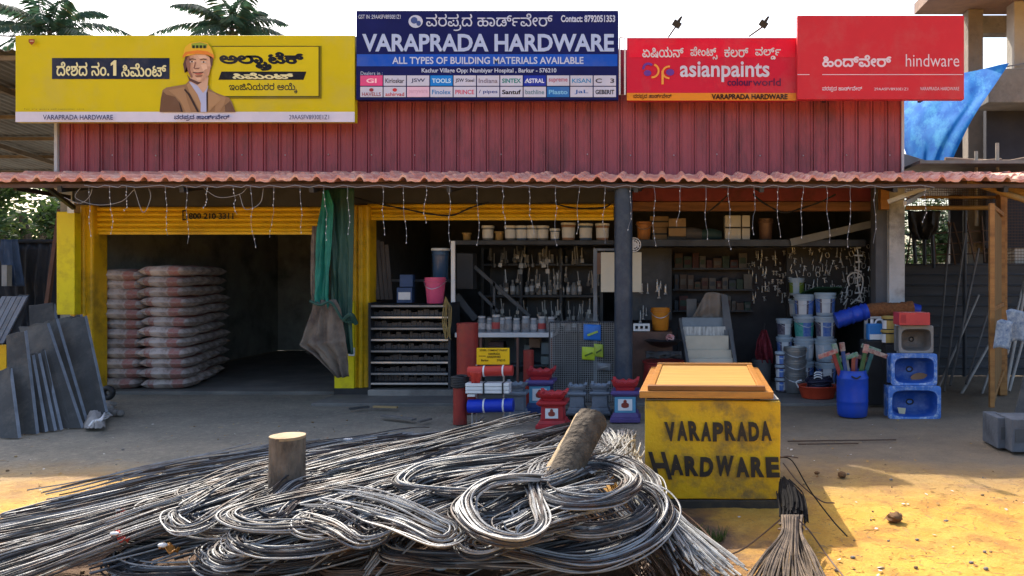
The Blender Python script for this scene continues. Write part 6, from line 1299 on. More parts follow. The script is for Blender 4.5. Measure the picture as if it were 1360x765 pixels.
mb.box(X(1148, 9.8), X(1210, 9.8), 9.76, 9.84, Z(423, 9.8), Z(420, 9.8)); tag(mb.build('trestle', M['metal']), 'pale metal trestle carrying the brown coir roll', 'trestle')
t = thing('canister', 'bright blue canister with white label on a crate beside the drum', 'canister', at(1163, 453, 9.6))
mb = MB(); mb.box(X(1153, 9.6), X(1174, 9.6), 9.6, 9.72, Z(452, 9.6), Z(430, 9.6)); mb.build('body', mat('bright_blue_plastic', (.03, .20, .55), (.02, .15, .42), 3, .35), t, bevel=.018)
mb = MB(); mb.cyl(at(1158, 430, 9.66), at(1158, 424, 9.66), .02, n=10); mb.tube(cr([at(1162, 430, 9.66), at(1165, 425, 9.66), at(1171, 425, 9.66), at(1173, 430, 9.66)], 4), .012, 6); mb.build('cap', M['white'], t)
mb = MB(); mb.box(X(1155, 9.6), X(1172, 9.6), 9.594, 9.599, Z(451, 9.6), Z(444, 9.6)); mb.build('wrap_label', M['white'], t)
mb = MB(); mb.box(X(1150, 9.6), X(1178, 9.6), 9.58, 9.9, .02, Z(452.3, 9.6)); tag(mb.build('dark_crate', M['black'], bevel=.01), 'dark crate under the bright blue canister', 'crate')
dk = mat('dark_tin', (.03, .028, .03), (.02, .018, .02), 4, .3); lb = mat('gold_label', (.40, .28, .08), (.3, .2, .06), 9, .5)
P_ = Proto(bucket('dark_tin', .16, .075, .078, dk, [white_p, lb, lb], lb, 'tin', 'dark round tins by the sinks', handle=False, rim=False))
for cx, cy, lab in ((1180, 457, 'dark round tin, lower one beside the grey sink'), (1181, 439, 'dark round tin, upper one beside the grey sink')): P_.put((X(cx, 9.5), 9.5, Z(cy, 9.5)), lab)
mb = MB(); mb.box(X(1176, 9.45), X(1190, 9.45), 9.42, 9.6, .02, Z(457.2, 9.5)); tag(mb.build('narrow_box', M['black'], bevel=.008), 'narrow dark box under the two dark tins', 'box')

# sinks standing on edge, stacked
def sink(x0, x1, y0, y1, Y, mface, mbowl, lab, d=.26, lean=0.02, drain=True):
    t = thing('sink', lab, 'sink', (X((x0 + x1) / 2, Y), Y, Z(y1, Y)))
    xa, xb, za, zb = X(x0, Y), X(x1, Y), Z(y1, Y) + .001, Z(y0, Y) - .001; cx, cz = (xa + xb) / 2, (za + zb) / 2 - (zb - za) * .03; hw, hh = (xb - xa) / 2, (zb - za) / 2
    n = 40
    def ro(k, w, h_, e):
        a = 2 * math.pi * k / n; c_, s_ = math.cos(a), math.sin(a)
        return w * math.copysign(abs(c_) ** e, c_), h_ * math.copysign(abs(s_) ** e, s_)
    mb = MB(); v = []; f = []
    rings = [(hw, hh, .12, 0, 0), (hw, hh, .12, -.03, 0), (hw * .985, hh * .98, .14, -.034, 0), (hw * .86, hh * .80, .42, -.030, 0)]
    for w, h_, e, y, _ in rings:
        for k in range(n): a, b_ = ro(k, w, h_, e); v.append((cx + a, Y + .034 + y, (za + zb) / 2 + b_ if w > hw * .9 else cz + b_))
    for r_ in range(3):
        for k in range(n): f.append((r_ * n + k, r_ * n + (k + 1) % n, (r_ + 1) * n + (k + 1) % n, (r_ + 1) * n + k))
    mb.add(v, f); mb.build('rim', mface, t, smooth=40)
    mb = MB(); v = []; f = []
    rings = [(.86, .80, .42, .0045), (.82, .75, .45, .02), (.76, .66, .5, .13), (.62, .52, .6, .17), (.14, .16, 1, .185), (.10, .12, 1, .19), (.10, .12, 1, .215)]
    for w, h_, e, y in rings:
        for k in range(n): a, b_ = ro(k, hw * w, hh * h_, e); v.append((cx + a, Y + y, cz + b_ * (1) - hh * .04 * (y > .1)))
    for r_ in range(len(rings) - 1):
        for k in range(n): f.append((r_ * n + k, r_ * n + (k + 1) % n, (r_ + 1) * n + (k + 1) % n, (r_ + 1) * n + k))
    f.append(tuple((len(rings) - 1) * n + k for k in range(n))); mb.add(v, f); mb.build('bowl', mbowl, t, smooth=50, fix=False)
    mb = MB(); mb.tube([Vector((cx + hw * .13 * math.cos(2 * math.pi * k / 20), Y + .182, cz - hh * .04 + hh * .15 * math.sin(2 * math.pi * k / 20))) for k in range(21)], .008, 6); mb.cyl((cx, Y + .2, cz - hh * .04), (cx, Y + .216, cz - hh * .04), hw * .1); mb.build('drain', M['black'], t)
    mb = MB(); mb.box(xa + .02, xb - .02, Y + .19, Y + d, za + .005, zb - .02); mb.build('backing', mface, t)
    return t
bl = mat('sink_blue_shaded', (.018, .075, .33), (.013, .052, .25), 4, .35, 0, .03, 40, dirt=(.12, .2, .42), dsc=7, damt=.5); blr = mat('sink_blue_rim', (.06, .18, .52), (.05, .14, .44), 5, .4, dirt=(.5, .58, .68), dsc=14, damt=.75)  # bowl a darker copy of the rim blue: hollow's shade put into colour
gr = mat('sink_brown', (.14, .125, .115), (.09, .08, .075), 4, .5, dirt=(.2, .19, .18), dsc=6); grr = mat('sink_grey_rim', (.22, .215, .21), (.15, .145, .14), 5, .5)
YK = 8.85
sink(1180, 1250, 512.5, 557, YK, blr, bl, 'blue sink at the bottom of the stack of three, with a pale sticker')
sink(1184, 1245, 469.5, 512, YK + .03, blr, bl, 'blue sink in the middle of the stack, with a brown patch')
sink(1194, 1240, 432, 469, YK + .08, grr, gr, 'small grey-brown sink on top of the two blue sinks')
mb = MB()
mb.prism([at(1192, 541, YK + .10), at(1203, 542, YK + .10), at(1202, 550, YK + .10), at(1194, 549, YK + .10)], (0, .003, 0)); tag(mb.build('sticker', ink(196, 190, 160)), 'pale square sticker inside the bottom blue sink', 'sticker')
mb = MB(); pts = [at(1222 + 13 * math.cos(a * .42) * (1 if math.sin(a * .42) < .2 else .9), 503 + 8 * math.sin(a * .42) * (1 if math.sin(a * .42) < 0 else .55), YK + .165) for a in range(15)]
mb.prism(pts, (0, .006, 0)); tag(mb.build('brown_patch', mat('brown_card', (.24, .15, .09), (.17, .10, .06), 5, .8)), 'rounded brown card lying in the middle blue sink', 'card')
mb = MB(); mb.box(X(1195, YK), X(1236, YK), YK + .02, YK + .25, Z(431.5, YK + .08) + .001, Z(415.5, YK)); mb.cur = 1; mb.box(X(1197, YK), X(1204, YK), YK + .016, YK + .019, Z(429, YK), Z(418, YK))
tag(mb.build('red_box', [mat('red_case', (.48, .05, .05), (.40, .04, .045), 3, .45), mat('red_case_dark', (.36, .035, .04))], bevel=.01), 'flat red case lying on top of the grey-brown sink', 'box')
# ------------------------------------------------------------------ cement-block stand with the wooden tray
YBX = 5.5
t = thing('painted_block', 'yellow painted cement block stand with black hand-painted lettering', 'block stand', (X(947, YBX), YBX + .6, 0))
ybl = mat('stained_yellow_paint', (.64, .39, .010), (.50, .28, .010), 4, .5, 0, .2, 40, dirt=(.13, .10, .045), dsc=4.2, damt=.85)
def slabbox(px0, px1, py0, py1, d, jit, m_, nm, nx=16, ny=10):
    """Block with slightly uneven plastered faces."""
    mb = MB(); x0, x1, z0, z1 = X(px0, YBX), X(px1, YBX), max(Z(py1, YBX), -.06), Z(py0, YBX)
    bm = bmesh.new(); bmesh.ops.create_cube(bm, size=1); bmesh.ops.subdivide_edges(bm, edges=bm.edges, cuts=9, use_grid_fill=True)
    mb.add([(x0 + (v.co.x + .5) * (x1 - x0), YBX + (v.co.y + .5) * d, z0 + (v.co.z + .5) * (z1 - z0)) for v in bm.verts], [tuple(v.index for v in f.verts) for f in bm.faces]); bm.free()
    for i, p in enumerate(mb.v):
        n_ = noise.noise_vector((p[0] * 3, p[1] * 3, p[2] * 3)) * jit; mb.v[i] = (p[0] + n_.x, p[1] + n_.y * .4, p[2] + n_.z)
    return mb.build(nm, m_, t, smooth=50, bevel=.008)
slabbox(857, 1037, 533, 663, 1.25, .008, ybl, 'body')
slabbox(866, 1036, 664, 684, 1.2, .004, mat('black_plinth', (.025, .023, .02), (.05, .045, .035), 6, .8, dirt=(.14, .10, .05), dsc=5), 'plinth')
mb = MB(); mb.box(X(858.5, YBX), X(1035.5, YBX), YBX + .03, YBX + 1.23, Z(533, YBX) + .004, Z(533, YBX) + .010); mb.build('cement_top', M['concrete'], t)
pr = Print(YBX - .014); brush = mat('black_brush_paint', (.018, .016, .014), (.035, .028, .02), 9, .55)
mb, y = pr.layer(brush)
def words(s, box, tilt, lean, widths=None):
    x0, x1, y0, y1 = box; ws = [ {'I': .4, 'W': 1.35}.get(c, 1.0) for c in s]; tot = sum(ws); x = x0
    for c, w_ in zip(s, ws):
        a = x + .07 * (x1 - x0) * w_ / tot; b_ = x + .95 * (x1 - x0) * w_ / tot; k = (x - x0) / (x1 - x0)
        j = rnd.uniform(-1.5, 1.5); ltext(mb, c, (a, b_, y0 + tilt * k + j, y1 + tilt * k + j * .5), y, .055, shear=lean + rnd.uniform(-.06, .06)); x += (x1 - x0) * w_ / tot
words('VARAPRADA', (882, 1025, 560, 586), 0, -.05)
ltext(mb, 'H', (866, 888, 600, 637), y, .03, shear=-.28)
words('ARDWARE', (888, 1036, 605, 632), 3, -.02)
pr.build('lettering', t)
# wooden tray (carved door panel lying flat)
ang = R(-2.5); YTy = 5.46
t = thing('wooden_tray', 'varnished wooden panel with raised frame lying flat on the yellow block', 'wooden panel', (X(938, YTy), YTy, .74))
t.rotation_euler.z = ang
wv = mat('varnished_wood', (.50, .22, .045), (.38, .15, .03), 2.5, .35, 0, .06, 40, stretch=(1.2, 9, 9), coat=.25, dirt=(.20, .09, .03), dsc=3, damt=.55); wp = mat('pale_panel_wood', (.54, .30, .075), (.44, .22, .05), 2, .4, 0, .04, 40, stretch=(1, 8, 8), coat=.2, dirt=(.38, .21, .07), dsc=2, damt=.5)
wx0, wx1 = X(849, YTy) - X(938, YTy), X(1027, YTy) - X(938, YTy); D = 1.42
def lb(mb, x0, x1, y0, y1, z0, z1): return mb.box(x0 + t.location.x, x1 + t.location.x, y0 + t.location.y, y1 + t.location.y, z0 + .74, z1 + .74)
mb = MB(); lb(mb, wx0, wx1, 0, D, .004, .052); mb.build('base_board', wv, t, bevel=.004)
mb = MB(); lb(mb, wx0 + .055, wx1 - .055, .012, .07, .053, .088); mb.build('front_rail', mat('dark_varnish', (.22, .085, .022), (.15, .055, .015), 3, .4, stretch=(1.2, 9, 9)), t, bevel=.005); mb = MB(); lb(mb, wx0 + .055, wx0 + .10, .072, D - .09, .053, .084); lb(mb, wx1 - .10, wx1 - .055, .072, D - .09, .053, .084); lb(mb, wx0 + .055, wx1 - .055, D - .088, D - .03, .053, .094); mb.build('frame', wv, t, bevel=.006)
mb = MB(); lb(mb, wx0 + .102, wx1 - .102, .073, D - .092, .053, .074); mb.build('centre_panel', wp, t, bevel=.004)
for i, (u, v) in enumerate(((.10, .07), (.86, .07), (.10, 1.1), (.86, 1.1))):
    mb = MB(); xx = wx0 + (wx1 - wx0) * u; lb(mb, xx, xx + .04, v, v + .05, -.03, .003); mb.build('foot', M['black'], t)

# ------------------------------------------------------------------ reinforcing bars
M['rebar'] = mat('reinforcing_bar', (.32, .32, .315), (.19, .195, .20), 14, .48, .25, .25, 220, dirt=(.10, .07, .05), dsc=12, damt=.5, vary=.12)
M['rebar_pale'] = mat('pale_bar', (.58, .57, .53), (.40, .40, .38), 14, .45, .2, .25, 220, dirt=(.2, .15, .1), dsc=12, damt=.4)
M['rebar_dark'] = mat('dark_bar', (.055, .055, .060), (.032, .031, .032), 14, .5, .3, .25, 220, dirt=(.11, .06, .035), dsc=9, damt=.6)
M['rebar_brown'] = mat('brown_bar', (.14, .095, .07), (.08, .055, .042), 14, .45, .35, .25, 220, dirt=(.22, .10, .05), dsc=12, damt=.6)
M['rebar_black'] = mat('black_bar', (.018, .016, .015), (.010, .009, .009), 14, .75, 0, .2, 220, spec=.08)
GRP = 'bundles of reinforcing bar heaped in front of the shop'
def bundle(ctrl, nb, spread, lab, m_='rebar', rad=.0052, zs=.6, endj=.25, seed=0, jit=.018, name='rebar_bundle', cat='rebar', group=GRP, ties=(), taper=0):
    r = random.Random(seed * 77 + 5); base = [gp(a, b, z) for a, b, z in ctrl]; path = cr(base, 7); n = len(path); mb = MB(); mid = None
    tang = [(path[min(i + 1, n - 1)] - path[max(i - 1, 0)]).normalized() for i in range(n)]
    nor = [Vector((-q.y, q.x, 0)) for q in tang]; nor = [q.normalized() if q.length > 1e-4 else Vector((1, 0, 0)) for q in nor]
    lens = [0]
    for i in range(1, n): lens.append(lens[-1] + (path[i] - path[i - 1]).length)
    for b in range(int(nb * 1.6)):
        q = math.sqrt(r.random()) * spread; a = r.uniform(0, 2 * math.pi); on, oz = q * math.cos(a), abs(q * math.sin(a)) * zs * 1.4 - spread * zs * .3
        sd = r.uniform(0, 99); i0, i1 = 0, n - 1; ej = min(endj, lens[-1] * .3); c0, c1 = r.uniform(0, ej), r.uniform(0, ej)
        while lens[i0] < c0: i0 += 1
        while lens[-1] - lens[i1] < c1: i1 -= 1
        pts = []
        for i in range(i0, i1 + 1):
            s_ = lens[i]; p = path[i] + nor[i] * (on * (1 + .35 * math.sin(s_ * 2 + sd)) + jit * 2.2 * noise.noise((s_ * 1.1, sd, 1)) + jit * .5 * noise.noise((s_ * 5, sd, 4))) + Vector((0, 0, oz + jit * 2 * noise.noise((s_ * 1.3, sd, 9))))
            if taper:
                e = min(1, .35 + .65 * s_ / taper); p = path[i] + (p - path[i]) * e
            p.z = max(p.z, .008); pts.append(p)
        mb.cur = 0 if r.random() < .5 else 1
        mb.tube(pts, rad * r.uniform(.80, 1.05), 5)
    o = mb.build(name, [M[m_], M['rebar_dark'] if m_ == 'rebar' else (M['rebar'] if m_ == 'rebar_pale' else M[m_])], smooth=70, fix=False)
    if ties:
        tb = MB()
        for k in ties:
            i = int(k * (n - 1)); c_ = path[i]; d = tang[i]; u = nor[i]; w_ = d.cross(u); rr_ = spread * 1.05
            for e in (-.012, .006):
                tb.tube([c_ + d * e + u * rr_ * math.cos(h_ * .524) + Vector((0, 0, spread * zs * .5)) + w_ * rr_ * zs * math.sin(h_ * .524) for h_ in range(13)], .0035, 4)
        tb.build('tie_wire', M['rebar_black'], o)
    return tag(o, lab, cat, group)

# straight legs running from the cut ends (upper right) to the hairpin bends (lower left)
B = []
def hair(tip, up, lo, nb, spread, lab, **k):
    """Hairpin: upper leg points (far to near), tip points, lower leg points (near to far)."""
    B.append(bundle(up + tip + lo, nb, spread, lab, seed=len(B) + 1, **k))
hair([(10, 690, .02), (18, 684, .03)], [(620, 582, .16), (430, 606, .16), (250, 640, .12), (120, 668, .06)], [(130, 655, .05), (280, 622, .12), (430, 596, .14), (560, 580, .14)], 7, .05, 'long thin bars whose hairpin bend lies farthest left on the sunlit sand', rad=.0055)
hair([(-60, 735, .05), (-70, 722, .07)], [(600, 588, .24), (430, 616, .26), (270, 655, .22), (110, 698, .12)], [(80, 690, .12), (240, 650, .22), (400, 612, .26), (540, 590, .24)], 22, .12, 'thick band of bars crossing the left edge above the lower left bends')
hair([(-50, 790, .03), (-60, 775, .06)], [(560, 600, .30), (400, 640, .32), (250, 685, .26), (100, 740, .12)], [(90, 725, .14), (260, 670, .28), (430, 622, .32), (600, 590, .30)], 22, .13, 'bars running out of the lower left corner of the picture')
hair([(-10, 752, .04), (-14, 742, .06)], [(520, 640, .30), (330, 680, .24), (150, 715, .14), (60, 740, .07)], [(70, 728, .09), (200, 705, .20), (360, 668, .28), (520, 625, .32)], 14, .07, 'hairpin bars with pale cut tips at the bottom left corner')
tips = [(192, 684, .20, 'left middle bend, highest on the left slope', 440, 14, .075), (254, 668, .30, 'broad upper bend in the middle of the left slope', 440, 14, .07), (258, 692, .26, 'bend tucked right under the broad upper bend of the left slope', 420, 12, .06),
        (311, 690, .34, 'curled bend nearest the upright stump', 380, 16, .07), (170, 706, .14, 'short loops left of the red and white scrap', 350, 12, .06), (163, 748, .06, 'wide front bend at the lower left, lying on the soil', 400, 18, .085), (277, 742, .13, 'wide front bend right of the lower left one', 380, 20, .085), (330, 722, .26, 'bend in the lower middle of the left heap', 330, 16, .07)]
for i, (tx, ty, tz, lab, L, nb, sp_) in enumerate(tips):
    s_ = L / 400
    hair([(tx, ty - 4, tz), (tx + 2, ty + 8, tz - .02)], [(tx + 430 * s_, ty - 108 * s_, min(.40, tz + .16)), (tx + 290 * s_, ty - 72 * s_, min(.42, tz + .14)), (tx + 150 * s_, ty - 40, tz + .06), (tx + 45, ty - 18, tz + .01)],
         [(tx + 40, ty + 16, max(.02, tz - .03)), (tx + 140 * s_, ty + 8, tz), (tx + 280 * s_, ty - 30, tz + .06), (tx + 400 * s_, ty - 80 * s_, tz + .10)], nb, sp_, 'grey hairpin bars: ' + lab, rad=.0054)
# filler bundles: steep bars of the middle of the heap
for i, (pts, nb, lab) in enumerate((
    ([(395, 775, .05), (450, 722, .22), (520, 672, .32), (600, 628, .34), (680, 596, .30), (735, 578, .24)], 26, 'dense diagonal band rising from the bottom edge to the middle top'),
    ([(330, 775, .05), (400, 728, .2), (490, 672, .32), (570, 630, .34), (640, 602, .28)], 22, 'diagonal band left of the dense middle one'),
    ([(480, 780, .05), (520, 730, .2), (580, 680, .3), (650, 636, .32), (720, 600, .28), (765, 578, .22)], 20, 'diagonal band under the middle coils'),
    ([(300, 650, .26), (400, 622, .27), (500, 598, .26), (590, 584, .20), (648, 577, .15)], 26, 'straight cut ends fanning out left of the centre top'),
    ([(440, 600, .18), (520, 592, .2), (590, 583, .18), (640, 580, .14)], 14, 'short straight ends at the far middle top'),
    ([(230, 630, .10), (340, 612, .14), (450, 594, .14), (540, 582, .12), (575, 578, .10)], 14, 'far straight bars behind the upright stump'),
    ([(520, 640, .36), (600, 612, .38), (690, 592, .34), (760, 576, .28), (800, 570, .22)], 24, 'straight ends behind the leaning log'),
    ([(-20, 700, .03), (120, 672, .06), (260, 640, .10), (400, 612, .12)], 12, 'loose straight bars along the far left rim of the heap'),
    ([(690, 600, .2), (740, 630, .3), (785, 668, .30), (835, 712, .2), (872, 748, .08)], 26, 'crossing bars under the round right coil'),
    ([(600, 690, .25), (680, 670, .34), (760, 640, .38), (815, 610, .34), (836, 588, .25)], 26, 'slanting bars filling the inside of the right coil'),
    ([(560, 700, .2), (640, 680, .30), (720, 650, .34), (790, 610, .3)], 24, 'slanting bars filling the inside of the round open loop'),
    ([(100, 770, .03), (220, 735, .08), (340, 705, .16), (460, 668, .24), (560, 630, .28)], 24, 'bars lying under the front bends of the left slope'),
    ([(180, 700, .08), (290, 672, .16), (400, 645, .22), (520, 612, .24)], 22, 'bars lying under the middle bends of the left slope'),
    ([(560, 770, .05), (640, 735, .12), (740, 715, .18), (830, 690, .2)], 20, 'flat bars under the front of the middle coils'),
    ([(640, 775, .04), (720, 748, .10), (800, 728, .14), (880, 700, .14)], 20, 'flat bars at the bottom under the right coil'))):
    B.append(bundle(pts, nb, .11, 'grey bars: ' + lab, seed=40 + i, endj=.5, jit=.022, rad=.0054))
# coils in the middle
hair([(530, 640, .44), (533, 650, .43)], [(800, 590, .40), (700, 606, .46), (620, 614, .48), (560, 624, .47)], [(575, 657, .42), (640, 660, .44), (720, 648, .47), (790, 620, .46)], 16, .045, 'oval loop at the left of the middle coils', rad=.0058)
hair([(540, 660, .36), (550, 676, .34)], [(790, 610, .40), (690, 625, .42), (600, 636, .42), (556, 648, .38)], [(600, 690, .33), (690, 690, .36), (780, 668, .40)], 14, .07, 'loop sagging under the left oval coil', rad=.0056)
hair([(640, 706, .40), (690, 718, .38), (716, 700, .42)], [(735, 640, .50), (680, 640, .54), (640, 650, .52), (617, 674, .46)], [(712, 672, .46), (706, 642, .50), (716, 624, .46), (732, 606, .40), (752, 588, .30)], 15, .040, 'round open loop hanging in the middle of the heap', rad=.0062, endj=.1, ties=(.74,))
hair([(716, 656, .47), (752, 671, .46), (806, 668, .46), (840, 650, .46)], [(730, 632, .46), (718, 644, .47)], [(842, 632, .46), (800, 619, .46), (755, 625, .47), (724, 643, .47), (737, 660, .46), (790, 666, .46), (828, 654, .46), (838, 638, .46), (812, 622, .47)], 12, .042, 'round coil on top of the right middle', rad=.0062, endj=.1)
hair([(735, 700, .32), (790, 708, .30), (846, 690, .30), (868, 660, .33)], [(704, 664, .38), (714, 688, .35)], [(858, 632, .36), (820, 612, .38), (770, 618, .40), (724, 650, .39), (722, 688, .33), (772, 704, .30)], 16, .06, 'larger coil under the round top coil on the right', rad=.0060, endj=.1)
hair([(700, 738, .22), (780, 752, .16), (850, 728, .2), (884, 690, .28)], [(640, 716, .28), (660, 728, .26)], [(872, 660, .36), (830, 640, .4)], 18, .07, 'lowest wide curve under the right coil', rad=.0056)
hair([(521, 722, .22), (524, 738, .2)], [(800, 676, .34), (700, 694, .32), (610, 700, .28), (550, 708, .24)], [(580, 746, .14), (690, 748, .16), (790, 742, .16), (860, 715, .2)], 20, .07, 'wide low loop at the front of the middle', rad=.0058)
hair([(436, 758, .05), (448, 768, .04)], [(640, 690, .24), (560, 712, .18), (490, 738, .1)], [(520, 762, .06), (600, 740, .14), (680, 715, .2)], 16, .07, 'brown rusty loop at the bottom front left of the middle', m_='rebar_brown')
hair([(560, 770, .03), (640, 778, .03)], [(500, 740, .1), (520, 760, .05)], [(740, 765, .04), (820, 752, .08)], 12, .06, 'brown rusty curve along the bottom middle edge', m_='rebar_brown')
# right hand straight bars spilling towards the viewer
for i, (pts, nb, lab, m_) in enumerate((
    ([(808, 572, .26), (824, 610, .32), (848, 662, .28), (904, 716, .16), (968, 774, .03)], 24, 'pale straight bars spilling to the lower right beside the yellow block', 'rebar_pale'),
    ([(826, 572, .24), (838, 612, .28), (858, 660, .24), (918, 716, .12), (990, 775, .02)], 18, 'outer pale bars nearest the yellow block', 'rebar_pale'),
    ([(790, 574, .26), (820, 612, .34), (856, 668, .30), (895, 725, .16), (930, 785, .03)], 18, 'inner pale bars between the right coil and the spill', 'rebar'),
    ([(850, 690, .22), (880, 728, .12), (905, 760, .04), (915, 785, .02)], 16, 'brown rusty bars curling down at the lower right of the heap', 'rebar_brown'),
    ([(820, 700, .22), (845, 730, .12), (868, 765, .05), (880, 790, .02)], 14, 'dark brown bars at the foot of the right coil', 'rebar_brown'),
    ([(770, 574, .2), (760, 600, .3), (735, 632, .38), (690, 655, .42)], 12, 'cut ends just left of the leaning log', 'rebar'),
    ([(838, 572, .2), (826, 592, .28), (802, 618, .36), (770, 640, .44)], 16, 'cut ends between the leaning log and the yellow block', 'rebar_pale'))):
    B.append(bundle(pts, nb, .085, 'bars: ' + lab, m_=m_, seed=80 + i, endj=.35, jit=.02, rad=.0056))
# small tangled hairpins lying over the heap
_tr = random.Random(21)
for i in range(16):
    tx, ty = _tr.uniform(230, 720), 0; ty = _tr.uniform(655, 742); z_ = .30 + .12 * (1 - abs(tx - 620) / 420) - max(0, ty - 700) * .004; L = min(_tr.uniform(90, 210), (845 - tx) / 1.15); fl = -1 if _tr.random() < .22 and tx > 480 else 1; sl = -_tr.uniform(.12, .42)
    hair([(tx, ty - 4, z_), (tx + 2 * fl, ty + 8, z_ - .02)], [(tx + fl * L, ty + sl * L - 10, z_ + .02), (tx + fl * L * .5, ty + sl * L * .5 - 16, z_ + .05), (tx + fl * 22, ty - 14, z_ + .02)],
         [(tx + fl * 25, ty + 13, z_ - .02), (tx + fl * L * .5, ty + sl * L * .4 + 6, z_ + .02), (tx + fl * L * 1.1, ty + sl * L * .9, z_)], 9, .045, 'short tangled hairpin lying on the heap, %s from the left of its kind', rad=.0050, endj=.3, jit=.026)
_sm = sorted(B[-16:], key=lambda o: o.location.x)
for i, o in enumerate(_sm): o['label'] = 'short tangled hairpin bars on top of the heap, %s from the left' % ORD[i]
# extra loose bars on the far side to roughen the rim
for i in range(7):
    x0 = 180 + i * 70 + rnd.uniform(-20, 20)
    B.append(bundle([(x0 - 160, 668 - i * 6, .07 + .02 * i), (x0, 632 - i * 5, .12 + .02 * i), (x0 + 140, 604 - i * 3.2, .14 + .015 * i), (x0 + 230, 588 - i * 1.8, .14)], 9, .10, 'loose bars on the far rim of the heap, %s from the left' % ORD[i], seed=120 + i, endj=.7, jit=.03))

# dark tied bundle leaning on the yellow block
B.append(bundle([(1040, 636, .26), (1048, 658, .21), (1053, 678, .16), (1052, 700, .12)], 110, .066, 'black upper part of the tied binding wire bundle leaning on the block', m_='rebar_black', rad=.0045, zs=1.0, endj=.2, taper=.22, seed=200, name='wire_bundle', cat='wire bundle', group='tied wire bundle by the yellow block', jit=.006))
wb = B[-1]
fan = MB(); r_ = random.Random(5)
top = [gp(1034, 634, .50), gp(1046, 690, .30)]
for i in range(130):
    u = r_.uniform(-1, 1); w_ = r_.random()
    p0 = gp(1052 + u * 14, 684, .13 + .07 * w_); p1 = gp(1051 + u * 14, 708, .10 + .05 * w_); p2 = gp(1046 + u * 34 + r_.uniform(-4, 4), 740, .05 + .05 * w_); p3 = gp(1042 + u * 62 + r_.uniform(-8, 8), 785, .012 + .03 * w_)
    fan.tube(cr([p0, p1, p2, p3], 4), .0042, 5)
o = fan.build('fanned_ends', mat('pale_brown_wire', (.20, .145, .10), (.05, .038, .03), 12, .6, .1, .2, 200), wb, smooth=70, fix=False)
tb = MB()
for py, s_ in ((695, .07), (702, .072)):
    c_ = gp(1050, py, .145 - (py - 693) * .004); tb.tube([c_ + Vector((s_ * math.cos(k * .524), s_ * .8 * math.sin(k * .524), .01 * math.sin(k))) for k in range(13)], .005, 5)
tb.build('tie_wire', M['rust'], wb)
wb['label'] = 'dark wire bundle tied at the middle and fanned out, leaning on the yellow block'
for i, (pts, lab, m_) in enumerate((([(1036, 607, .30), (1052, 612, .28), (1075, 650, .14), (1105, 690, .04), (1125, 712, .015)], 'long thin stray wire curving right of the yellow block', 'rebar_black'), ([(1040, 615, .3), (1060, 640, .2), (1090, 665, .06), (1108, 668, .02)], 'short stray wire beside the yellow block', 'rust'), ([(1060, 690, .2), (1075, 705, .15), (1100, 740, .04), (1130, 778, .012)], 'thick curved wire right of the fanned wire bundle', 'rust'),
      ([(896, 672, .2), (930, 700, .12), (960, 735, .05), (985, 775, .015)], 'curved brown wire left of the fanned wire bundle', 'rust'), ([(960, 740, .01), (985, 730, .06), (1010, 712, .14), (1036, 690, .26)], 'brown wire arching up into the fanned bundle', 'rust'), ([(1036, 608, .32), (1046, 606, .33), (1060, 608, .33)], 'curl of thin wire at the right edge of the yellow block', 'rust'))):
    mb = MB(); mb.tube(cr([gp(*q) for q in pts], 8), .0048, 5); tag(mb.build('stray_wire', M[m_], smooth=70), lab, 'wire', 'stray wires around the yellow block')

# ------------------------------------------------------------------ timber posts and scraps in the heap
bark = mat('bark', (.19, .15, .115), (.055, .042, .032), 13, .95, 0, 1.0, 30, dirt=(.20, .16, .11), dsc=9, damt=.6, stretch=(1, 1, .4)); cut = mat('cut_wood', (.36, .26, .15), (.25, .175, .10), 8, .8, 0, .2, 60)
t = thing('timber_stump', 'short round timber post standing upright in the heap of bars', 'post', gp(382, 728, 0))
mb = MB(); c_ = gp(382, 728, 0); n = 24; zt = Z(579, c_.y)
def fn(u, v):
    a = 2 * math.pi * u; r_ = .099 * (1 + .07 * noise.noise((math.cos(a) * 1.5, math.sin(a) * 1.5, v * 1.2)) + .03 * noise.noise((math.cos(a) * 5, math.sin(a) * 5, v * 2)))
    return c_ + Vector((r_ * math.cos(a), r_ * math.sin(a), zt * v))
mb.grid(fn, n, 8); mb.build('bark', bark, t, smooth=60)
mb = MB(); mb.add([fn(k / n, 1) + Vector((0, 0, .004)) for k in range(n)] + [fn(k / n, 1) - Vector((0, 0, .012)) for k in range(n)], [tuple(range(n))] + [(k, (k + 1) % n, n + (k + 1) % n, n + k) for k in range(n)]); mb.build('cut_top', cut, t)
t = thing('leaning_log', 'thick rough log with a split pale side leaning out of the heap', 'log', at(716, 690, 4.3))
a = at(716, 690, 4.3); b_ = at(787, 557, 4.85); d = (b_ - a); L = d.length; dn = d.normalized(); u_ = dn.cross(Vector((0, 1, 0))).normalized(); w_ = dn.cross(u_)
def fn(u, v):
    an = 2 * math.pi * u; r_ = .094 * (1 + .12 * noise.noise((math.cos(an) * 1.4, math.sin(an) * 1.4, v * 2)) + .05 * noise.noise((math.cos(an) * 5, math.sin(an) * 5, v * 5)))
    return a + d * v + u_ * r_ * math.cos(an) + w_ * r_ * math.sin(an)
mb = MB(); mb.grid(fn, 26, 12); mb.add([fn(k / 26, 0) for k in range(26)], [tuple(range(26))]); mb.build('bark', mat('dark_log_bark', (.085, .065, .045), (.035, .027, .02), 11, .95, 0, 1.0, 28, dirt=(.16, .12, .08), dsc=12, damt=.5), t, smooth=60)
mb = MB(); mb.add([fn(k / 26, 1) for k in range(26)] + [b_ + dn * .015], [(k, (k + 1) % 26, 26) for k in range(26)]); mb.build('cut_top', mat('weathered_cut', (.26, .18, .10), (.17, .12, .07), 8, .85, 0, .3, 40), t)
mb = MB(); 
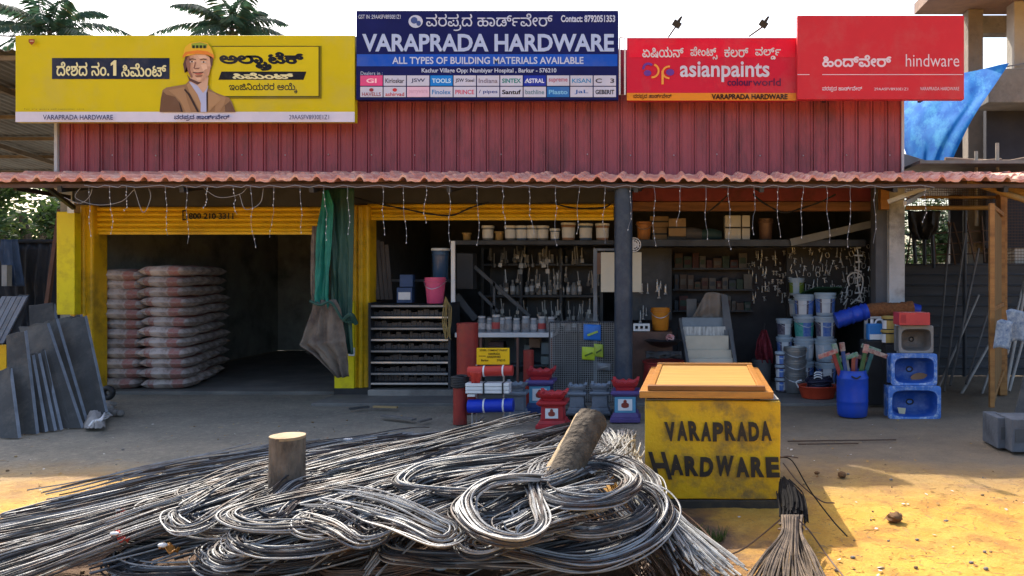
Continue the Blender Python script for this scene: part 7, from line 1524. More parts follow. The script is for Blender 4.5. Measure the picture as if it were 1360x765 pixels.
def fs(u, v):
    an = 2 * math.pi * (-.10 + .17 * u); return a + d * (.12 + .86 * v) + (u_ * math.cos(an) + w_ * math.sin(an)) * (.104 + .012 * noise.noise((u * 4, v * 9, 1)) - .015 * abs(u - .5) * 2)
mb.grid(fs, 6, 18); mb.build('split_side', cut, t, smooth=60, solid=.01)
mb = MB(); mb.obox(gp(462, 614, 0) + Vector((0, 0, .09)), (.07, .05, .22)); tag(mb.build('wooden_peg', M['plaster'], bevel=.006), 'short pale square peg standing at the far middle of the heap', 'peg')
mb = MB()
for k in range(3): mb.bar(gp(505 + k * 6, 604, .2), gp(528 + k * 5, 588, .24), .03, .02)
tag(mb.build('split_sticks', mat('fresh_split', (.50, .26, .08), (.4, .2, .06), 4, .7)), 'pair of orange split sticks among the far bars', 'sticks')
mb = MB(); mb.bar(gp(408, 630, .2), gp(450, 612, .22), .03, .03); tag(mb.build('split_stick', _m['fresh_split']), 'orange split stick lying right of the upright stump', 'stick')
for (cx, cy, z, c1, lab, s_) in ((160, 712, .22, (.5, .06, .04), 'red and white plastic scrap on the left of the heap', .035), (164, 681, .18, (.45, .1, .08), 'tiny red plastic scrap on the upper left of the heap', .03), (225, 727, .16, (.5, .22, .05), 'orange and white scrap among the lower left loops', .04), (595, 755, .06, (.50, .26, .10), 'orange wood splinter at the bottom middle of the heap', .06)):
    mb = MB(); c_ = gp(cx, cy, z)
    def fq(u, v): return c_ + Vector(((u - .5) * 2 * s_, (v - .5) * s_ * 1.4, .03 * noise.noise((u * 4, v * 4, cx)) + .02 * math.sin(u * 6)))
    mb.grid(fq, 8, 6); mb.cur = 1; mb.ball(c_ + Vector((-s_ * .5, -s_ * .6, .02)), (s_ * .7, s_ * .4, s_ * .3), 8, 5)
    tag(mb.build('scrap', [mat('scrap_%d' % cx, c1, tuple(q * .7 for q in c1), 6, .5), M['white']], smooth=60, solid=.004), lab, 'scrap', 'plastic and wood scraps in the heap')

# ------------------------------------------------------------------ stone slabs leaning at the left
slab_m = mat('grey_slab', (.060, .061, .060), (.034, .035, .036), 2.2, .75, 0, .2, 30, dirt=(.12, .11, .095), dsc=3.2, damt=.7, vary=.3)
slab_e = mat('slab_edge', (.19, .21, .24), (.11, .125, .145), 6, .8, 0, .2, 40, vary=.2)
def slab(q, Y0, lean, lab, th=.03):
    """q: four photo points (bottom-left, bottom-right, top-right, top-left); the top leans back by `lean` metres."""
    t = thing('stone_slab', lab, 'slab', at((q[0][0] + q[1][0]) / 2, (q[0][1] + q[1][1]) / 2, Y0), 'stone slabs leaning at the left of the shop')
    f = [at(*q[0], Y0), at(*q[1], Y0), at(*q[2], Y0 + lean), at(*q[3], Y0 + lean)]
    for i in (0, 1): f[i].z = max(.0, f[i].z)
    k = [f[0].lerp(f[1], u) for u in (0, .5, 1)] + [f[1].lerp(f[2], u) for u in (.35, .7, 1)] + [f[2].lerp(f[3], u) for u in (.2, .45, .7, 1)] + [f[3].lerp(f[0], u) for u in (.3, .65)]
    for i in (4, 5, 6, 7, 8, 10, 11): k[i] = k[i] + Vector((rnd.uniform(-.008, .008) if i > 5 else 0, 0, rnd.uniform(-.018, .018)))
    mb = MB(); mb.prism(k, (0, th, th * .2)); mb.build('face', slab_m, t, bevel=.003)
    mb = MB(); e = (f[2] - f[1]); mb.prism([f[1] + Vector((.001, -.001, 0)), f[2] + Vector((.001, -.001, 0)), f[2] + Vector((.006, th, th * .2)), f[1] + Vector((.006, th, th * .2))], (.003, 0, 0)); mb.build('edge', slab_e, t)
for q, Y0, ln, lab in (
    ([(0, 600), (24, 592), (12, 490), (-14, 494)], 7.75, .35, 'grey slab at the picture left edge, nearest of all slabs'),
    ([(10, 590), (48, 583), (32, 440), (8, 446)], 7.95, .4, 'tall dark slab second from the left edge'),
    ([(36, 582), (60, 578), (42, 472), (22, 475)], 8.05, .35, 'narrow shorter slab in front of the tall dark one'),
    ([(50, 580), (72, 576), (50, 470), (34, 473)], 8.1, .4, 'narrow slab just right of the shorter one'),
    ([(66, 577), (80, 574), (56, 466), (46, 469)], 8.15, .42, 'thin slab edge-on before the widest slab'),
    ([(80, 575), (108, 571), (62, 430), (24, 434)], 8.25, .55, 'widest grey slab tilted left in the middle of the row'),
    ([(98, 566), (114, 562), (74, 424), (58, 428)], 8.45, .55, 'narrow slab with pale edges right of the widest slab'),
    ([(112, 562), (140, 548), (112, 420), (76, 424)], 8.6, .55, 'broad dark slab at the right end of the row below the yellow guide'),
    ([(40, 500), (84, 496), (70, 404), (38, 406)], 8.9, .4, 'dark slab standing behind the middle of the row'),
    ([(100, 548), (128, 540), (106, 418), (92, 420)], 8.72, .5, 'darkest slab at the back right of the row')):
    slab(q, Y0, ln, lab)
t = thing('roof_sheets', 'short stack of pale striped corrugated sheets at the upper left of the slabs', 'sheets', at(10, 455, 8.6))
for k in range(5):
    mb = MB(); mb.prism([at(-30 + k * 7, 456, 8.7 + k * .01), at(-24 + k * 7, 456, 8.7 + k * .01), at(8 + k * 7, 394, 8.9), at(2 + k * 7, 394, 8.9)], (0, .02, .004)); mb.build('sheet', slab_e if k % 2 else mat('sheet_dark', (.15, .17, .20), (.11, .12, .15), 4, .5), t)
mb = MB(); mb.prism([at(12, 456, 8.8), at(22, 456, 8.8), at(38, 392, 9.0), at(24, 392, 9.0)], (0, .02, .004)); mb.build('sheet', M['steel_dark'], t)
mb = MB(); mb.obox(at(6, 485, 8.9), (.12, .1, .45)); tag(mb.build('yellow_post', M['yellow'], bevel=.005), 'stub of a yellow post behind the leftmost slabs', 'post')
mb = MB()
def fn(u, v):
    p = gp(112 + 28 * u, 572 - 22 * v, 0); p.z = .02 + .10 * math.sin(math.pi * u) * math.sin(math.pi * v) + .05 * abs(noise.noise((u * 6, v * 6, 1))); return p
mb.grid(fn, 16, 12); tag(mb.build('white_sack', mat('dirty_white_sack', (.36, .35, .34), (.22, .21, .2), 6, .8, 0, .4, 30), smooth=70), 'crumpled dirty white sack on the ground beside the slabs', 'sack')
mb = MB()
for k in range(4): mb.tube(cr([gp(118 + k * 4, 566 - k * 3, .1), gp(126 + k * 3, 558, .14), gp(140, 556 - k * 3, .08), gp(146 + k, 552, .01)], 5), .008, 5)
tag(mb.build('white_strap', M['white']), 'loose white straps lying over the crumpled sack', 'strap')
mb = MB()
for k in range(8): c_ = gp(150 + rnd.uniform(-9, 12), 548 + rnd.uniform(-8, 5), 0); mb.ball(c_ + Vector((0, 0, .03)), (rnd.uniform(.03, .07), .05, rnd.uniform(.03, .05)), 7, 5)
tag(mb.build('rubble', M['concrete'], smooth=30), kind='stuff')
mb = MB(); c_ = gp(141, 528, 0); c_ = Vector((X(141, 10.0), 10.0, .12))
mb.tube([c_ + Vector((.06 * math.cos(k * .35), .03, .06 * math.sin(k * .35) - .02)) for k in range(19)], .035, 8); tag(mb.build('tyre', M['black'], smooth=60), 'small black tyre at the foot of the front bag stack', 'tyre')
# ------------------------------------------------------------------ neighbouring shed on the left
t = thing('open_shed', 'open shed with a dark corrugated sheet roof left of the shop', 'shed', (X(20, 12), 12, 0))
mb = MB(); x0, x1 = -16.5, X(78, 10.6) + .02
prof = []; x = x0
while x < x1: prof += [(x, 0), (x + .05, .025), (x + .10, 0)]; x += .15
v = []
for xx, dz in prof: v += [(xx, 10.5, 4.5 + dz), (xx, 17.5, 3.75 + dz)]
mb.add(v, [(2 * i, 2 * i + 2, 2 * i + 3, 2 * i + 1) for i in range(len(prof) - 1)]); mb.build('roof', mat('old_sheet', (.15, .145, .14), (.09, .085, .08), 1.4, .6, .2, .05, 30, dirt=(.09, .06, .045), dsc=2, damt=.6), t, solid=.008)
mb = MB()
for k in range(6): y = 10.6 + k * 1.3; z_ = 4.5 - (y - 10.5) * .107 - .045; mb.box(x0, x1 - .02, y, y + .05, z_ - .04, z_ + .02)
for xx in (-15, -12.2, -9.6): mb.bar((xx, 10.6, 4.38), (xx, 17.4, 3.65), .06, .08)
mb.build('purlin', mat('old_timber', (.20, .16, .12), (.13, .10, .08), 4, .85), t)
mb = MB()
for xx, y in ((-9.6, 13.5), (-11.6, 13), (-13.5, 10.4)):
    mb = MB(); mb.cyl((xx, y, 0), (xx, y, 4.4 - (y - 10.5) * .107), .05, n=10); mb.build('post', _m['old_timber'], t)
mb = MB(); mb.bar(at(62, 410, 10.9), at(80, 278, 10.9), .05, .05); tag(mb.build('leaning_plank', mat('red_brown_plank', (.12, .06, .045), (.08, .045, .035), 4, .8)), 'reddish brown plank leaning against the left yellow post', 'plank')
t = thing('tarpaulin_screen', 'dark blue-black tarpaulin screen hung at the back of the left shed', 'tarpaulin', (X(40, 13), 13, 0))
cloth([(0, -60, 78, 321, 13), (1, -60, 82, 470, 13.1)], .06, 9, 2, 60, 12).build('sheet', mat('dark_navy_tarp', (.02, .024, .035), (.012, .015, .022), 3, .6), t, smooth=80, solid=.01)
mb = MB(); mb.tube([at(-60, 320, 12.95), at(80, 320, 12.95)], .03, 6); mb.build('rail', M['steel_dark'], t)
cloth([(0, 0, 22, 318, 12.7), (1, 2, 30, 380, 12.6)], .04, 2, 7, 16, 12).build('blue_cloth', mat('faded_blue_cloth', (.05, .08, .14), (.035, .055, .10), 4, .8), smooth=80, solid=.01)
tag(bpy.data.objects['blue_cloth'], 'faded blue cloth hung over the dark tarpaulin screen', 'cloth')
mb = MB(); mb.box(X(2, 12.4), X(9, 12.4), 12.4, 12.5, Z(380, 12.4), Z(352, 12.4)); tag(mb.build('small_frame', mat('pale_frame', (.3, .3, .3), (.2, .2, .2))), 'small pale frame hanging low on the faded blue cloth', 'frame')  # small pale frame, built as a plain solid panel

# ------------------------------------------------------------------ trees
leaf = mat('leaf', (.045, .085, .022), (.025, .05, .014), 3, .5, vary=.1, trans=.35); leaf2 = mat('leaf_light', (.085, .12, .03), (.05, .08, .02), 3, .5, trans=.35)
def leafy(name, c_, rad, n, size, lab, seed, trunk=True):
    r = random.Random(seed); t = thing(name, lab, 'tree', (c_[0], c_[1], 0), 'trees showing through the open sheds')
    mb = MB(); cl = []
    for k in range(16):
        d = Vector((r.gauss(0, 1), r.gauss(0, 1), r.gauss(0, 1))).normalized() * r.uniform(.3, 1); cl.append((Vector((c_[0] + d.x * rad[0], c_[1] + d.y * rad[1], c_[2] + d.z * rad[2])), r.uniform(.25, .5)))
    for i in range(n):
        cc, s_ = cl[r.randrange(len(cl))]; d = Vector((r.gauss(0, 1), r.gauss(0, 1), r.gauss(0, 1))).normalized() * s_ * r.random() ** .4
        p = cc + Vector((d.x * rad[0], d.y * rad[1], d.z * rad[2])); a = Vector((r.gauss(0, 1), r.gauss(0, 1), r.gauss(0, .6))).normalized(); b_ = a.orthogonal().normalized(); L = size * r.uniform(.6, 1.3); mb.cur = int(r.random() < .35)
        mb.add([p, p + a * L * .5 + b_ * L * .22, p + a * L, p + a * L * .5 - b_ * L * .22], [(0, 1, 2, 3)])
    mb.build('crown', [leaf, leaf2], t, fix=False)
    if trunk:
        mb = MB(); P0 = Vector((c_[0], c_[1], 0)); top = Vector(c_); mb.tube(cr([P0, P0.lerp(top, .5) + Vector((.2, 0, 0)), top], 5), .2, 8, rs=[.22 - .012 * k for k in range(11)])
        for cc, s_ in cl[:9]: mb.tube([P0.lerp(top, .55), cc], .05, 5, rs=[.08, .02])
        mb.build('trunk', _m['bark'], t, smooth=60)
leafy('broadleaf_tree', (X(30, 24), 24, 3.4), (2.6, 1.5, 1.7), 5200, .22, 'leafy tree seen under the left shed roof', 3)
leafy('broadleaf_tree', (X(-60, 30), 30, 4.2), (4, 2, 2.6), 4200, .3, 'second leafy tree farther off at the far left behind the shed', 4)
leafy('broadleaf_tree', (X(1260, 26), 26, 2.6), (3.4, 1.5, 1.6), 3600, .25, 'leafy tree glimpsed through gaps of the right shed screen', 6)
leafy('broadleaf_tree', (X(1360, 32), 32, 3.4), (4, 2, 2.6), 3800, .3, 'second leafy tree behind the wooden gate at the right', 9)

mb = MB(); r_ = random.Random(31)
for i in range(9000):
    x = r_.uniform(-45, 40); y = r_.uniform(46, 52); top = 3.2 + 1.6 * noise.noise((x * .25, 3, 0)) + .8 * noise.noise((x * .9, 7, 0)); p = Vector((x, y, r_.uniform(0, max(.8, top)))); a = Vector((r_.gauss(0, 1), r_.gauss(0, 1), r_.gauss(0, .7))).normalized(); b_ = a.orthogonal().normalized(); L = r_.uniform(.3, .7)
    mb.add([p, p + a * L * .5 + b_ * L * .25, p + a * L, p + a * L * .5 - b_ * L * .25], [(0, 1, 2, 3)])
tag(mb.build('treeline', leaf, base=False, fix=False), kind='stuff')
def palm(base, top, lab, seed, fl=3.6):
    r = random.Random(seed); t = thing('coconut_palm', lab, 'palm tree', base, 'coconut palms behind the shop')
    mb = MB(); P = cr([base, base.lerp(top, .5) + Vector((.4, 0, 0)), top], 8); mb.tube(P, .16, 10, rs=[.20 - .07 * k / (len(P) - 1) for k in range(len(P))]); mb.build('trunk', _m['bark'], t, smooth=60)
    pm = [mat('palm_leaf', (.045, .10, .055), (.025, .06, .04), 3, .35, trans=.45), mat('palm_leaf_dry', (.10, .11, .04), (.06, .07, .03), 3, .5, trans=.3)]
    for k in range(18):
        az_ = k * 2.399 + r.uniform(-.2, .2); up = 1.40 - 1.50 * (k / 17) + r.uniform(-.12, .12); L = fl * r.uniform(.85, 1.1)
        d = Vector((math.cos(az_), math.sin(az_), 0)); mb = MB(); pts = []
        for q in range(15):
            s_ = q / 14; pts.append(top + d * L * (s_ * math.cos(up * .9) * .95) + Vector((0, 0, L * (s_ * math.sin(up) - .55 * s_ * s_))))
        mb.tube(pts, .02, 4, rs=[.03 - .0018 * q for q in range(15)])
        for q in range(1, 14):
            for h_ in range(5):
                s_ = h_ / 5; p = pts[q].lerp(pts[q + 1], s_); tn = (pts[q + 1] - pts[q]).normalized(); sd = tn.cross(Vector((0, 0, 1))).normalized()
                ln = 1.05 * math.sin(math.pi * min(1, (q + s_) / 14 * .82 + .14)) ** .7 * r.uniform(.8, 1.1)
                for sg in (-1, 1):
                    if r.random() < .07: continue
                    mb.cur = int(r.random() < .15); e = p + (sd * sg * .8 + tn * .55 + Vector((0, 0, -.6 - .3 * r.random()))).normalized() * ln
                    m_ = p.lerp(e, .5) + Vector((0, 0, .04)); w_ = tn * .05
                    mb.add([p - w_ * .5, m_ - w_, e, m_ + w_], [(0, 1, 2, 3)])
        mb.build('frond', pm, t, fix=False)
    mb = MB()
    for k in range(7): mb.ball(top + Vector((.25 * math.cos(k * .9), .25 * math.sin(k * .9), -.25 - .1 * (k % 2))), .12, 8, 6)
    mb.build('coconuts', pm[1], t, smooth=70)
palm(Vector((X(62, 45), 45, 0)), at(66, 42, 45), 'coconut palm whose crown rises behind the left end of the yellow signboard', 2, 4.9)
palm(Vector((X(312, 48), 48, 0)), at(308, 38, 48), 'coconut palm whose crown rises behind the middle of the yellow signboard', 8, 4.5)

# ------------------------------------------------------------------ concrete building going up on the right
t = thing('concrete_building', 'unfinished concrete frame building with bare slab and columns at upper right', 'building', (X(1330, 14), 14, 0))
mb = MB(); mb.add([(X(1214, 13.7), 13.7, 6.0), (12, 13.7, 6.0), (12, 10.8, 6.0), (X(1214, 13.7), 10.8, 6.0), (X(1214, 13.7), 13.7, 6.18), (12, 13.7, 6.18), (12, 10.8, 6.18), (X(1214, 13.7), 10.8, 6.18)], [(0, 1, 2, 3), (4, 7, 6, 5), (0, 3, 7, 4), (1, 5, 6, 2), (0, 4, 5, 1), (3, 2, 6, 7)])
mb.build('slab', mat('brick_stained_slab', (.30, .20, .15), (.22, .15, .12), 2, .9, 0, .3, 20, dirt=(.14, .11, .10), dsc=2), t)
mb = MB(); mb.box(X(1297, 13.9), 12, 13.72, 13.98, Z(48, 13.9), 5.995); mb.build('beam', M['concrete'], t)
mb = MB(); mb.box(X(1286, 13.4), X(1306, 13.4), 13.4, 13.66, 0, 5.995); mb.build('column', mat('brown_concrete', (.24, .20, .16), (.16, .135, .11), 3, .9, 0, .3, 25), t, bevel=.01)
mb = MB(); mb.box(X(1347, 13), X(1366, 13), 13.0, 13.3, 0, 5.995); mb.build('column', mat('pale_concrete', (.46, .43, .38), (.36, .33, .29), 3, .9, 0, .3, 25), t, bevel=.01)
mb = MB(); mb.box(X(1313, 12.3), 10, 12.3, 12.95, Z(136, 12.3), Z(91, 12.3)); mb.build('lower_beam', M['concrete'], t, bevel=.01)
mb = MB(); mb.box(X(1262, 14.5), 12, 14.5, 14.6, 0, Z(98, 14.5)); mb.box(X(1330, 12.4), 10, 12.98, 13.1, 2, Z(136, 12.98)); mb.build('dark_wall', mat('dark_infill', (.045, .045, .055), (.03, .03, .038), 2, .9), t)
for k, px_ in enumerate((1190, 1196, 1203, 1212)):
    mb = MB(); xx = X(1216, 13.5) + .05 + k * .10; mb.tube([(xx, 13.2, 6.18), (xx + rnd.uniform(-.05, .05), 13.2, 6.9)], .008, 5); mb.build('starter_bar', M['rust'], t)
# blue tarpaulin
mb = MB()
Lc = [(1192, 130, 13.9), (1192, 160, 13.4), (1198, 190, 13.0), (1206, 212, 12.7)]; Rc = [(1340, 84, 11.9), (1322, 112, 11.9), (1290, 160, 11.9), (1260, 224, 11.9)]
La, Ra = cr([at(*q) for q in Lc], 8), cr([at(*q) for q in Rc], 8)
def fn(u, v):
    k = v * (len(La) - 1); i = min(len(La) - 2, int(k)); f_ = k - i; a = La[i].lerp(La[i + 1], f_); b_ = Ra[i].lerp(Ra[i + 1], f_)
    p = a.lerp(b_, u); ph = noise.noise((u * 2, v * 2, 4))
    p += Vector((0, -.05 * math.sin(u * math.pi) - .022 * math.sin(u * 19 + v * 3 + ph * 4), .06 * math.sin(math.pi * u) * (1 - v) + .02 * noise.noise((u * 6 + v * 2, v * 3, 2)))); return p
mb.grid(fn, 46, 26)
o = mb.build('blue_tarpaulin', mat('bright_blue_tarp', (.012, .20, .58), (.006, .10, .44), 4, .65, 0, .06, 14, dirt=(.10, .46, .70), dsc=3.0, damt=.6, stretch=(2.2, 1, 1.0), trans=.25, spec=.05), smooth=80)
tag(o, 'bright blue tarpaulin sagging from the unfinished concrete building', 'tarpaulin')
mb = MB(); mb.tube(cr([at(1300, 98, 13.2), at(1330, 90, 13), at(1362, 84, 12.9)]), .012, 5); tag(mb.build('rope', M['wire']), 'thin rope tying the blue tarpaulin to the right', 'rope')
mb = MB(); mb.prism([at(1200, 204, 12.0), at(1258, 222, 11.6), at(1246, 228, 11.5), at(1200, 228, 11.6)], (0, .03, .01)); tag(mb.build('dark_sheet', M['steel_dark']), 'dark sheet edge below the blue tarpaulin beside the shop end', 'sheet')
bam = [((1255, 212), (1362, 216), .035), ((1256, 217), (1330, 213), .03), ((1300, 221), (1362, 211), .028)]
for k, (a, b_, r_) in enumerate(bam):
    mb = MB(); mb.tube(cr([at(*a, 10.9 - k * .1), at((a[0] + b_[0]) / 2, (a[1] + b_[1]) / 2 + .8, 10.9 - k * .1), at(*b_, 10.9 - k * .1)]), r_, 8); tag(mb.build('bamboo_pole', mat('grey_bamboo', (.26, .19, .13), (.17, .12, .09), 4, .8), smooth=60), 'grey bamboo pole lying above the right eave, ' + ('upper one', 'lower one', 'slanting one')[k], 'pole', 'bamboo poles above the right eave')
for k, (px_, y0) in enumerate(((1297, 201), (1325, 190))):
    mb = MB(); mb.tube([at(px_, 300, 10.7), at(px_ - .5, y0, 10.7)], .025, 8); tag(mb.build('upright_pole', mat('pale_pole', (.40, .37, .32), (.28, .26, .22), 5, .8), smooth=60), ('shorter' if k == 0 else 'taller') + ' pale pole sticking up above the right eave', 'pole', 'upright poles above the right eave')

# ------------------------------------------------------------------ right shed, gate and leaning poles
t = thing('timber_shed', 'dim open shed with bamboo roof poles at the right of the shop', 'shed', (X(1280, 11), 11, 0))
mb = MB()
for a, b_, r_ in ((at(1203, 276, 10.2), at(1315, 276, 10.2), .03), (at(1286, 241, 9.6), at(1362, 266, 9.2), .035), (at(1306, 236, 9.8), at(1365, 258, 9.5), .045), (at(1203, 262, 10.6), at(1340, 262, 10.6), .02)): mb.tube([a, b_], r_, 8)
mb.build('roof_pole', M['bamboo'], t, smooth=60)
mb = MB(); mb.box(X(1200, 11), X(1420, 11), 10.3, 15, 3.0, 3.04); mb.build('roof', M['galv'], t)
mb = MB()
prof = []; z_ = 0
while z_ < Z(352, 12.5): prof += [(z_, 0), (z_ + .10, -.02), (z_ + .12, -.035), (z_ + .14, 0)]; z_ += .16
v = []
for z2, dy in prof: v += [(X(1196, 12.5), 12.5 + dy, z2), (X(1460, 12.5), 12.5 + dy, z2)]
mb.add(v, [(2 * i, 2 * i + 1, 2 * i + 3, 2 * i + 2) for i in range(len(prof) - 1)]); mb.build('back_screen', mat('dark_boarding', (.075, .078, .085), (.045, .047, .052), 2, .8, stretch=(.4, 1, 3)), t)
mb = MB()
for px_, y0, y1 in ((1281, 275, 500), (1216, 282, 350), (1240, 300, 356), (1228, 300, 352)): mb.tube([at(px_, y1, 12.2), at(px_ + rnd.uniform(-6, 6), y0, 12.2)], .03, 6)
mb.build('post', M['steel_dark'], t)
mb = MB()
for k in range(9): mb.tube([at(1204 + k * 13, 350 + rnd.uniform(-4, 6), 12.3), at(1206 + k * 12 + rnd.uniform(-14, 14), 296 + rnd.uniform(-10, 10), 12.3)], .014, 5)
for k in range(3): mb.tube([at(1203, 312 + k * 14, 12.32), at(1316, 306 + k * 15, 12.32)], .010, 5)
mb.build('lattice', M['rust'], t)
mb = MB(); x = 1203
while x < 1318: mb.tube([at(x, 246, 10.65), at(x, 276, 10.65)], .003, 4); x += 3
for k in range(10): mb.tube([at(1203, 247 + k * 3, 10.65), at(1318, 247 + k * 3, 10.65)], .003, 4)
mb.build('wire_netting', M['rust'], t)
cloth([(0, 1206, 1250, 280, 12.0), (.6, 1208, 1246, 305, 12.0), (1, 1216, 1236, 318, 12.05)], .05, 3, 3, 18, 12).build('dark_tarp', M['black'], t, smooth=80, solid=.01)
mb = MB(); mb.bar(at(1180, 268, 9.7), at(1238, 247, 9.4), .05, .05); tag(mb.build('eave_strut', M['metal']), 'pale metal strut from the end pillar to the eave', 'strut')
# wooden gate leaf standing open
t = thing('gate', 'tall orange wooden gate leaf standing open at the right', 'gate', (X(1318, 9.2), 9.2, 0))
Yg = 9.15
mb = MB(); mb.bar(at(1317, 541, Yg), at(1317, 270, Yg), .055, .05, up=(0, 1, 0)); mb.bar(at(1331, 505, 10.4), at(1331, 262, 10.4), .06, .05, up=(0, 1, 0)); mb.bar(at(1318, 275, Yg), at(1331, 285, 10.4), .05, .05); mb.bar(at(1318, 410, Yg), at(1331, 404, 10.4), .05, .05); mb.bar(at(1318, 528, Yg), at(1331, 494, 10.4), .05, .05)
mb.build('frame', M['wood'], t, bevel=.004)
mb = MB(); mb.prism([at(1320, 536, Yg + .05), at(1329, 500, 10.35), at(1329, 290, 10.35), at(1320, 278, Yg + .05)], (.012, 0, 0)); mb.build('panel', mat('gate_board', (.24, .14, .05), (.16, .09, .035), 3, .8, stretch=(1, 4, .5)), t)
mb = MB(); mb.box(X(1326, 10.5), X(1336, 10.5), 10.45, 10.6, 0, Z(258, 10.5)); tag(mb.build('gate_post', M['wood'], bevel=.006), 'orange wooden post behind the open gate leaf', 'post')
mb = MB(); x = 1336
while x < 1420: mb.tube([at(x, 262, 10.8), at(x, 352, 10.8)], .003, 4); x += 4
for k in range(23): mb.tube([at(1336, 262 + k * 4, 10.8), at(1420, 262 + k * 4, 10.8)], .003, 4)
tag(mb.build('netting', M['rust']), 'wire netting right of the gate post under the eave', 'netting')
LP = [((1240, 530), (1300, 392), .016, 'thin pale pole low behind the gate'), ((1272, 532), (1315, 455), .022, 'pale plank edge leaning low beside the gate'), ((1302, 530), (1322, 470), .018, 'short pale pole just left of the gate'), ((1283, 510), (1332, 352), .014, 'thin dim pole crossing behind the gate'), ((1254, 520), (1282, 310), .016, 'steep dim pole in the middle of the right shed'), ((1262, 512), (1300, 330), .018, 'dim pole second in the middle of the right shed'),
      ((1335, 520), (1372, 330), .025, 'brown pole right of the gate, leaning right'), ((1340, 520), (1380, 372), .022, 'pale pole rightmost beside the hanging papers'), ((1338, 470), (1364, 356), .018, 'thin grey pole above the hanging papers'), ((1244, 505), (1262, 300), .014, 'leftmost steep dim pole of the right shed')]
for a, b_, r_, lab in LP:
    mb = MB(); mb.tube([at(*a, 10.6), at(*b_, 11.9)], r_, 7); tag(mb.build('leaning_pole', mat('dim_pole', (.15, .14, .13), (.10, .095, .09), 5, .8) if 'dim' in lab else mat('pale_lean_pole', (.34, .32, .29), (.24, .22, .2), 5, .8), smooth=60), lab, 'pole', 'poles leaning in the right shed')
news = mat('newsprint', (.34, .40, .46), (.10, .15, .25), 26, .8)
for x0, x1, y0, y1, sk, lab in ((1322, 1342, 424, 461, -4, 'left sheet of newspaper pinned to the gate'), (1340, 1362, 410, 452, 8, 'right sheet of newspaper, tilted, pinned beside the gate')):
    mb = MB()
    def fn(u, v): p = at(x0 + (x1 - x0) * u + sk * (v - .5), y0 + (y1 - y0) * v + 6 * abs(u - .4), 8.95); p.y += .03 * math.sin(u * 5 + v); return p
    mb.grid(fn, 10, 10); tag(mb.build('newspaper', news, smooth=80, solid=.002), lab, 'newspaper', 'newspaper sheets hanging by the gate')
# concrete blocks and slab at the right edge
for x0, x1, y0, y1, Y, lab in ((1325, 1343, 555, 596, 7.3, 'grey hollow concrete block at the right edge, its left end'), (1344, 1385, 557, 600, 7.15, 'second grey concrete block cut by the right edge of the view')):
    t = thing('concrete_block', lab, 'block', (X(x0, Y), Y, 0), 'concrete blocks at the right edge'); xa, xb, zt = X(x0, Y), X(x1, Y), Z(y0, Y)
    mb = MB(); mb.box(xa, xb, Y, Y + .35, 0, zt); mb.build('body', mat('slate_concrete', (.13, .14, .16), (.08, .088, .10), 4, .85, 0, .3, 40, dirt=(.05, .05, .055), dsc=6), t, bevel=.008)
    mb = MB(); mb.box(xa + .03, xb - .03, Y - .006, Y - .001, zt * .3, zt * .7); mb.build('painted_recess', mat('block_recess_shade', (.09, .10, .11), (.06, .065, .07), 6, .9), t)  # flat plate over the face; the hollow's shade is put into its colour
slab([(1346, 556), (1372, 556), (1376, 482), (1366, 482)], 7.8, .5, 'grey slab leaning at the far right edge behind the concrete blocks')
mb = MB(); mb.bar(gp(1046, 586, .008), gp(1190, 584, .008), .012, .012); mb.bar(gp(1060, 590, .006), gp(1140, 589, .006), .01, .01); tag(mb.build('thin_rod', M['rust']), 'thin dark rod lying on the ground right of the wooden panel', 'rod')
for k, (a, b_, w_, lab) in enumerate((((508, 552), (550, 557), .07, 'grey plank offcut lying before the steel rack'), ((496, 540), (528, 541), .04, 'tan strip of wood lying before the rack plinth'), ((556, 560), (572, 556), .04, 'short broken plank end before the rack plinth'), ((464, 543), (490, 540), .05, 'dark stick lying at the foot of the yellow pillar'))):
    mb = MB(); mb.bar(gp(*a, .035), gp(*b_, .035), w_, .022); tag(mb.build('plank_offcut', mat('offcut_%d' % k, [(.16, .15, .14), (.36, .25, .12), (.14, .13, .12), (.06, .06, .06)][k], None, 5, .8), bevel=.003), lab, 'plank', 'plank offcuts before the rack')

# ------------------------------------------------------------------ loose ground cover
def scatter(name, n, xs, ys, fn, mats, lab=None, seed=1):
    r = random.Random(seed); mb = MB()
    for i in range(n):
        px_, py_ = r.uniform(*xs), r.uniform(*ys); p = gp(px_, py_); p.z = gz(p.x, p.y) + .002
        if X(850, 5.5) < p.x < X(1040, 5.5) + .02 and 5.4 < p.y < 6.9: continue
        fn(mb, p, r)
    o = mb.build(name, mats, smooth=40, base=False, fix=False); return tag(o, lab, None, None, 'stuff')
def pebble(mb, p, r):
    s_ = .003 + .011 * r.random() ** 5; mb.cur = r.randrange(3); mb.ball(p + Vector((0, 0, s_ * .3)), (s_ * r.uniform(.8, 1.5), s_, s_ * .7), 6, 4)
scatter('pebbles', 700, (-30, 1390), (545, 780), pebble, [mat('pebble_tan', (.34, .24, .12), (.25, .17, .08), 9, .9), mat('pebble_grey', (.22, .2, .18), (.15, .14, .12), 9, .9), mat('pebble_dark', (.20, .13, .07), (.14, .09, .05), 9, .9)], seed=3)
def straw(mb, p, r):
    mb.cur = r.randrange(3); a = r.uniform(0, 3.14); L = .02 + .07 * r.random() ** 2; d = Vector((math.cos(a), math.sin(a), 0)) * L; q = Vector((r.uniform(-.02, .02), r.uniform(-.02, .02), r.uniform(.0, .012)))
    mb.tube([p, p + d * .5 + q * .5, p + d], .0012, 4)
sm = [mat('straw', (.56, .38, .14), (.44, .29, .09), 9, .8), mat('straw_dark', (.34, .20, .07), (.26, .15, .05), 9, .9), mat('straw_grey', (.30, .25, .18), (.2, .17, .12), 9, .9)]
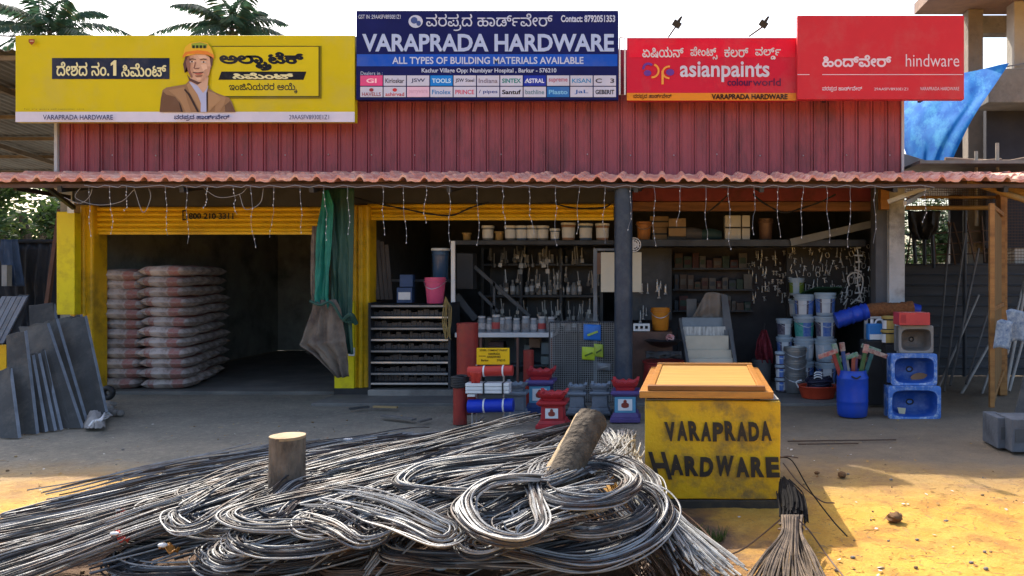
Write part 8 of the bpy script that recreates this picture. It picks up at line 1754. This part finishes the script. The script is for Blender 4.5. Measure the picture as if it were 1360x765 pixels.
scatter('straw_litter', 480, (1040, 1390), (625, 785), straw, sm, seed=5); scatter('twig_litter', 260, (-30, 1390), (560, 700), straw, sm, seed=6)
def leafl(mb, p, r):
    mb.cur = r.randrange(3); a = r.uniform(0, 6.28); L = r.uniform(.015, .035); d = Vector((math.cos(a), math.sin(a), r.uniform(-.1, .3))) * L; s_ = Vector((-d.y, d.x, r.uniform(-.01, .01))) * .4
    z_ = Vector((0, 0, .006)); mb.add([p + z_, p + d * .5 + s_ + z_ * 1.6, p + d + z_, p + d * .5 - s_ + z_ * .8], [(0, 1, 2, 3)])
scatter('fallen_leaves', 420, (-30, 1390), (560, 780), leafl, [sm[1], mat('leaf_brown', (.22, .10, .035), (.15, .07, .025), 9, .8), mat('paper_bit', (.55, .52, .46), (.45, .42, .38), 9, .8)], seed=7)
def tuft(mb, p, r):
    for k in range(14):
        mb.cur = r.randrange(2); a = r.uniform(0, 6.28); d = Vector((math.cos(a), math.sin(a), 0)); h_ = r.uniform(.03, .09); w_ = Vector((-d.y, d.x, 0)) * .003; b_ = p + d * r.uniform(0, .03)
        mb.add([b_ - w_, b_ + w_, b_ + d * h_ * .5 + Vector((0, 0, h_))], [(0, 1, 2)])
scatter('grass', 26, (905, 965), (700, 716), tuft, [leaf, leaf2], seed=8); 
r0 = random.Random(12)
for k, (cx, cy, s_, lab) in enumerate(((1188, 690, .05, 'brown clod of earth on the sunlit sand at the right'), (1118, 632, .035, 'small dark clod on the sunlit sand behind the shadow'), (1085, 629, .02, 'smallest clod beside the right shade edge'))):
    mb = MB()
    def fn(u, v):
        d = Vector((math.cos(6.2832 * u) * math.sin(3.1416 * v), math.sin(6.2832 * u) * math.sin(3.1416 * v), .6 * math.cos(3.1416 * v))); return gp(cx, cy) + d * s_ * (1 + .5 * noise.noise(d * 2.5 + Vector((k * 7, 0, 0)))) + Vector((0, 0, s_ * .3))
    mb.grid(fn, 12, 8); tag(mb.build('clod' if k < 3 else 'stone', mat('clod', (.17, .085, .035), (.11, .06, .028), 9, .95, 0, .5, 40) if k < 3 else M['plaster'], smooth=50), lab, 'clod' if k < 3 else 'stone')
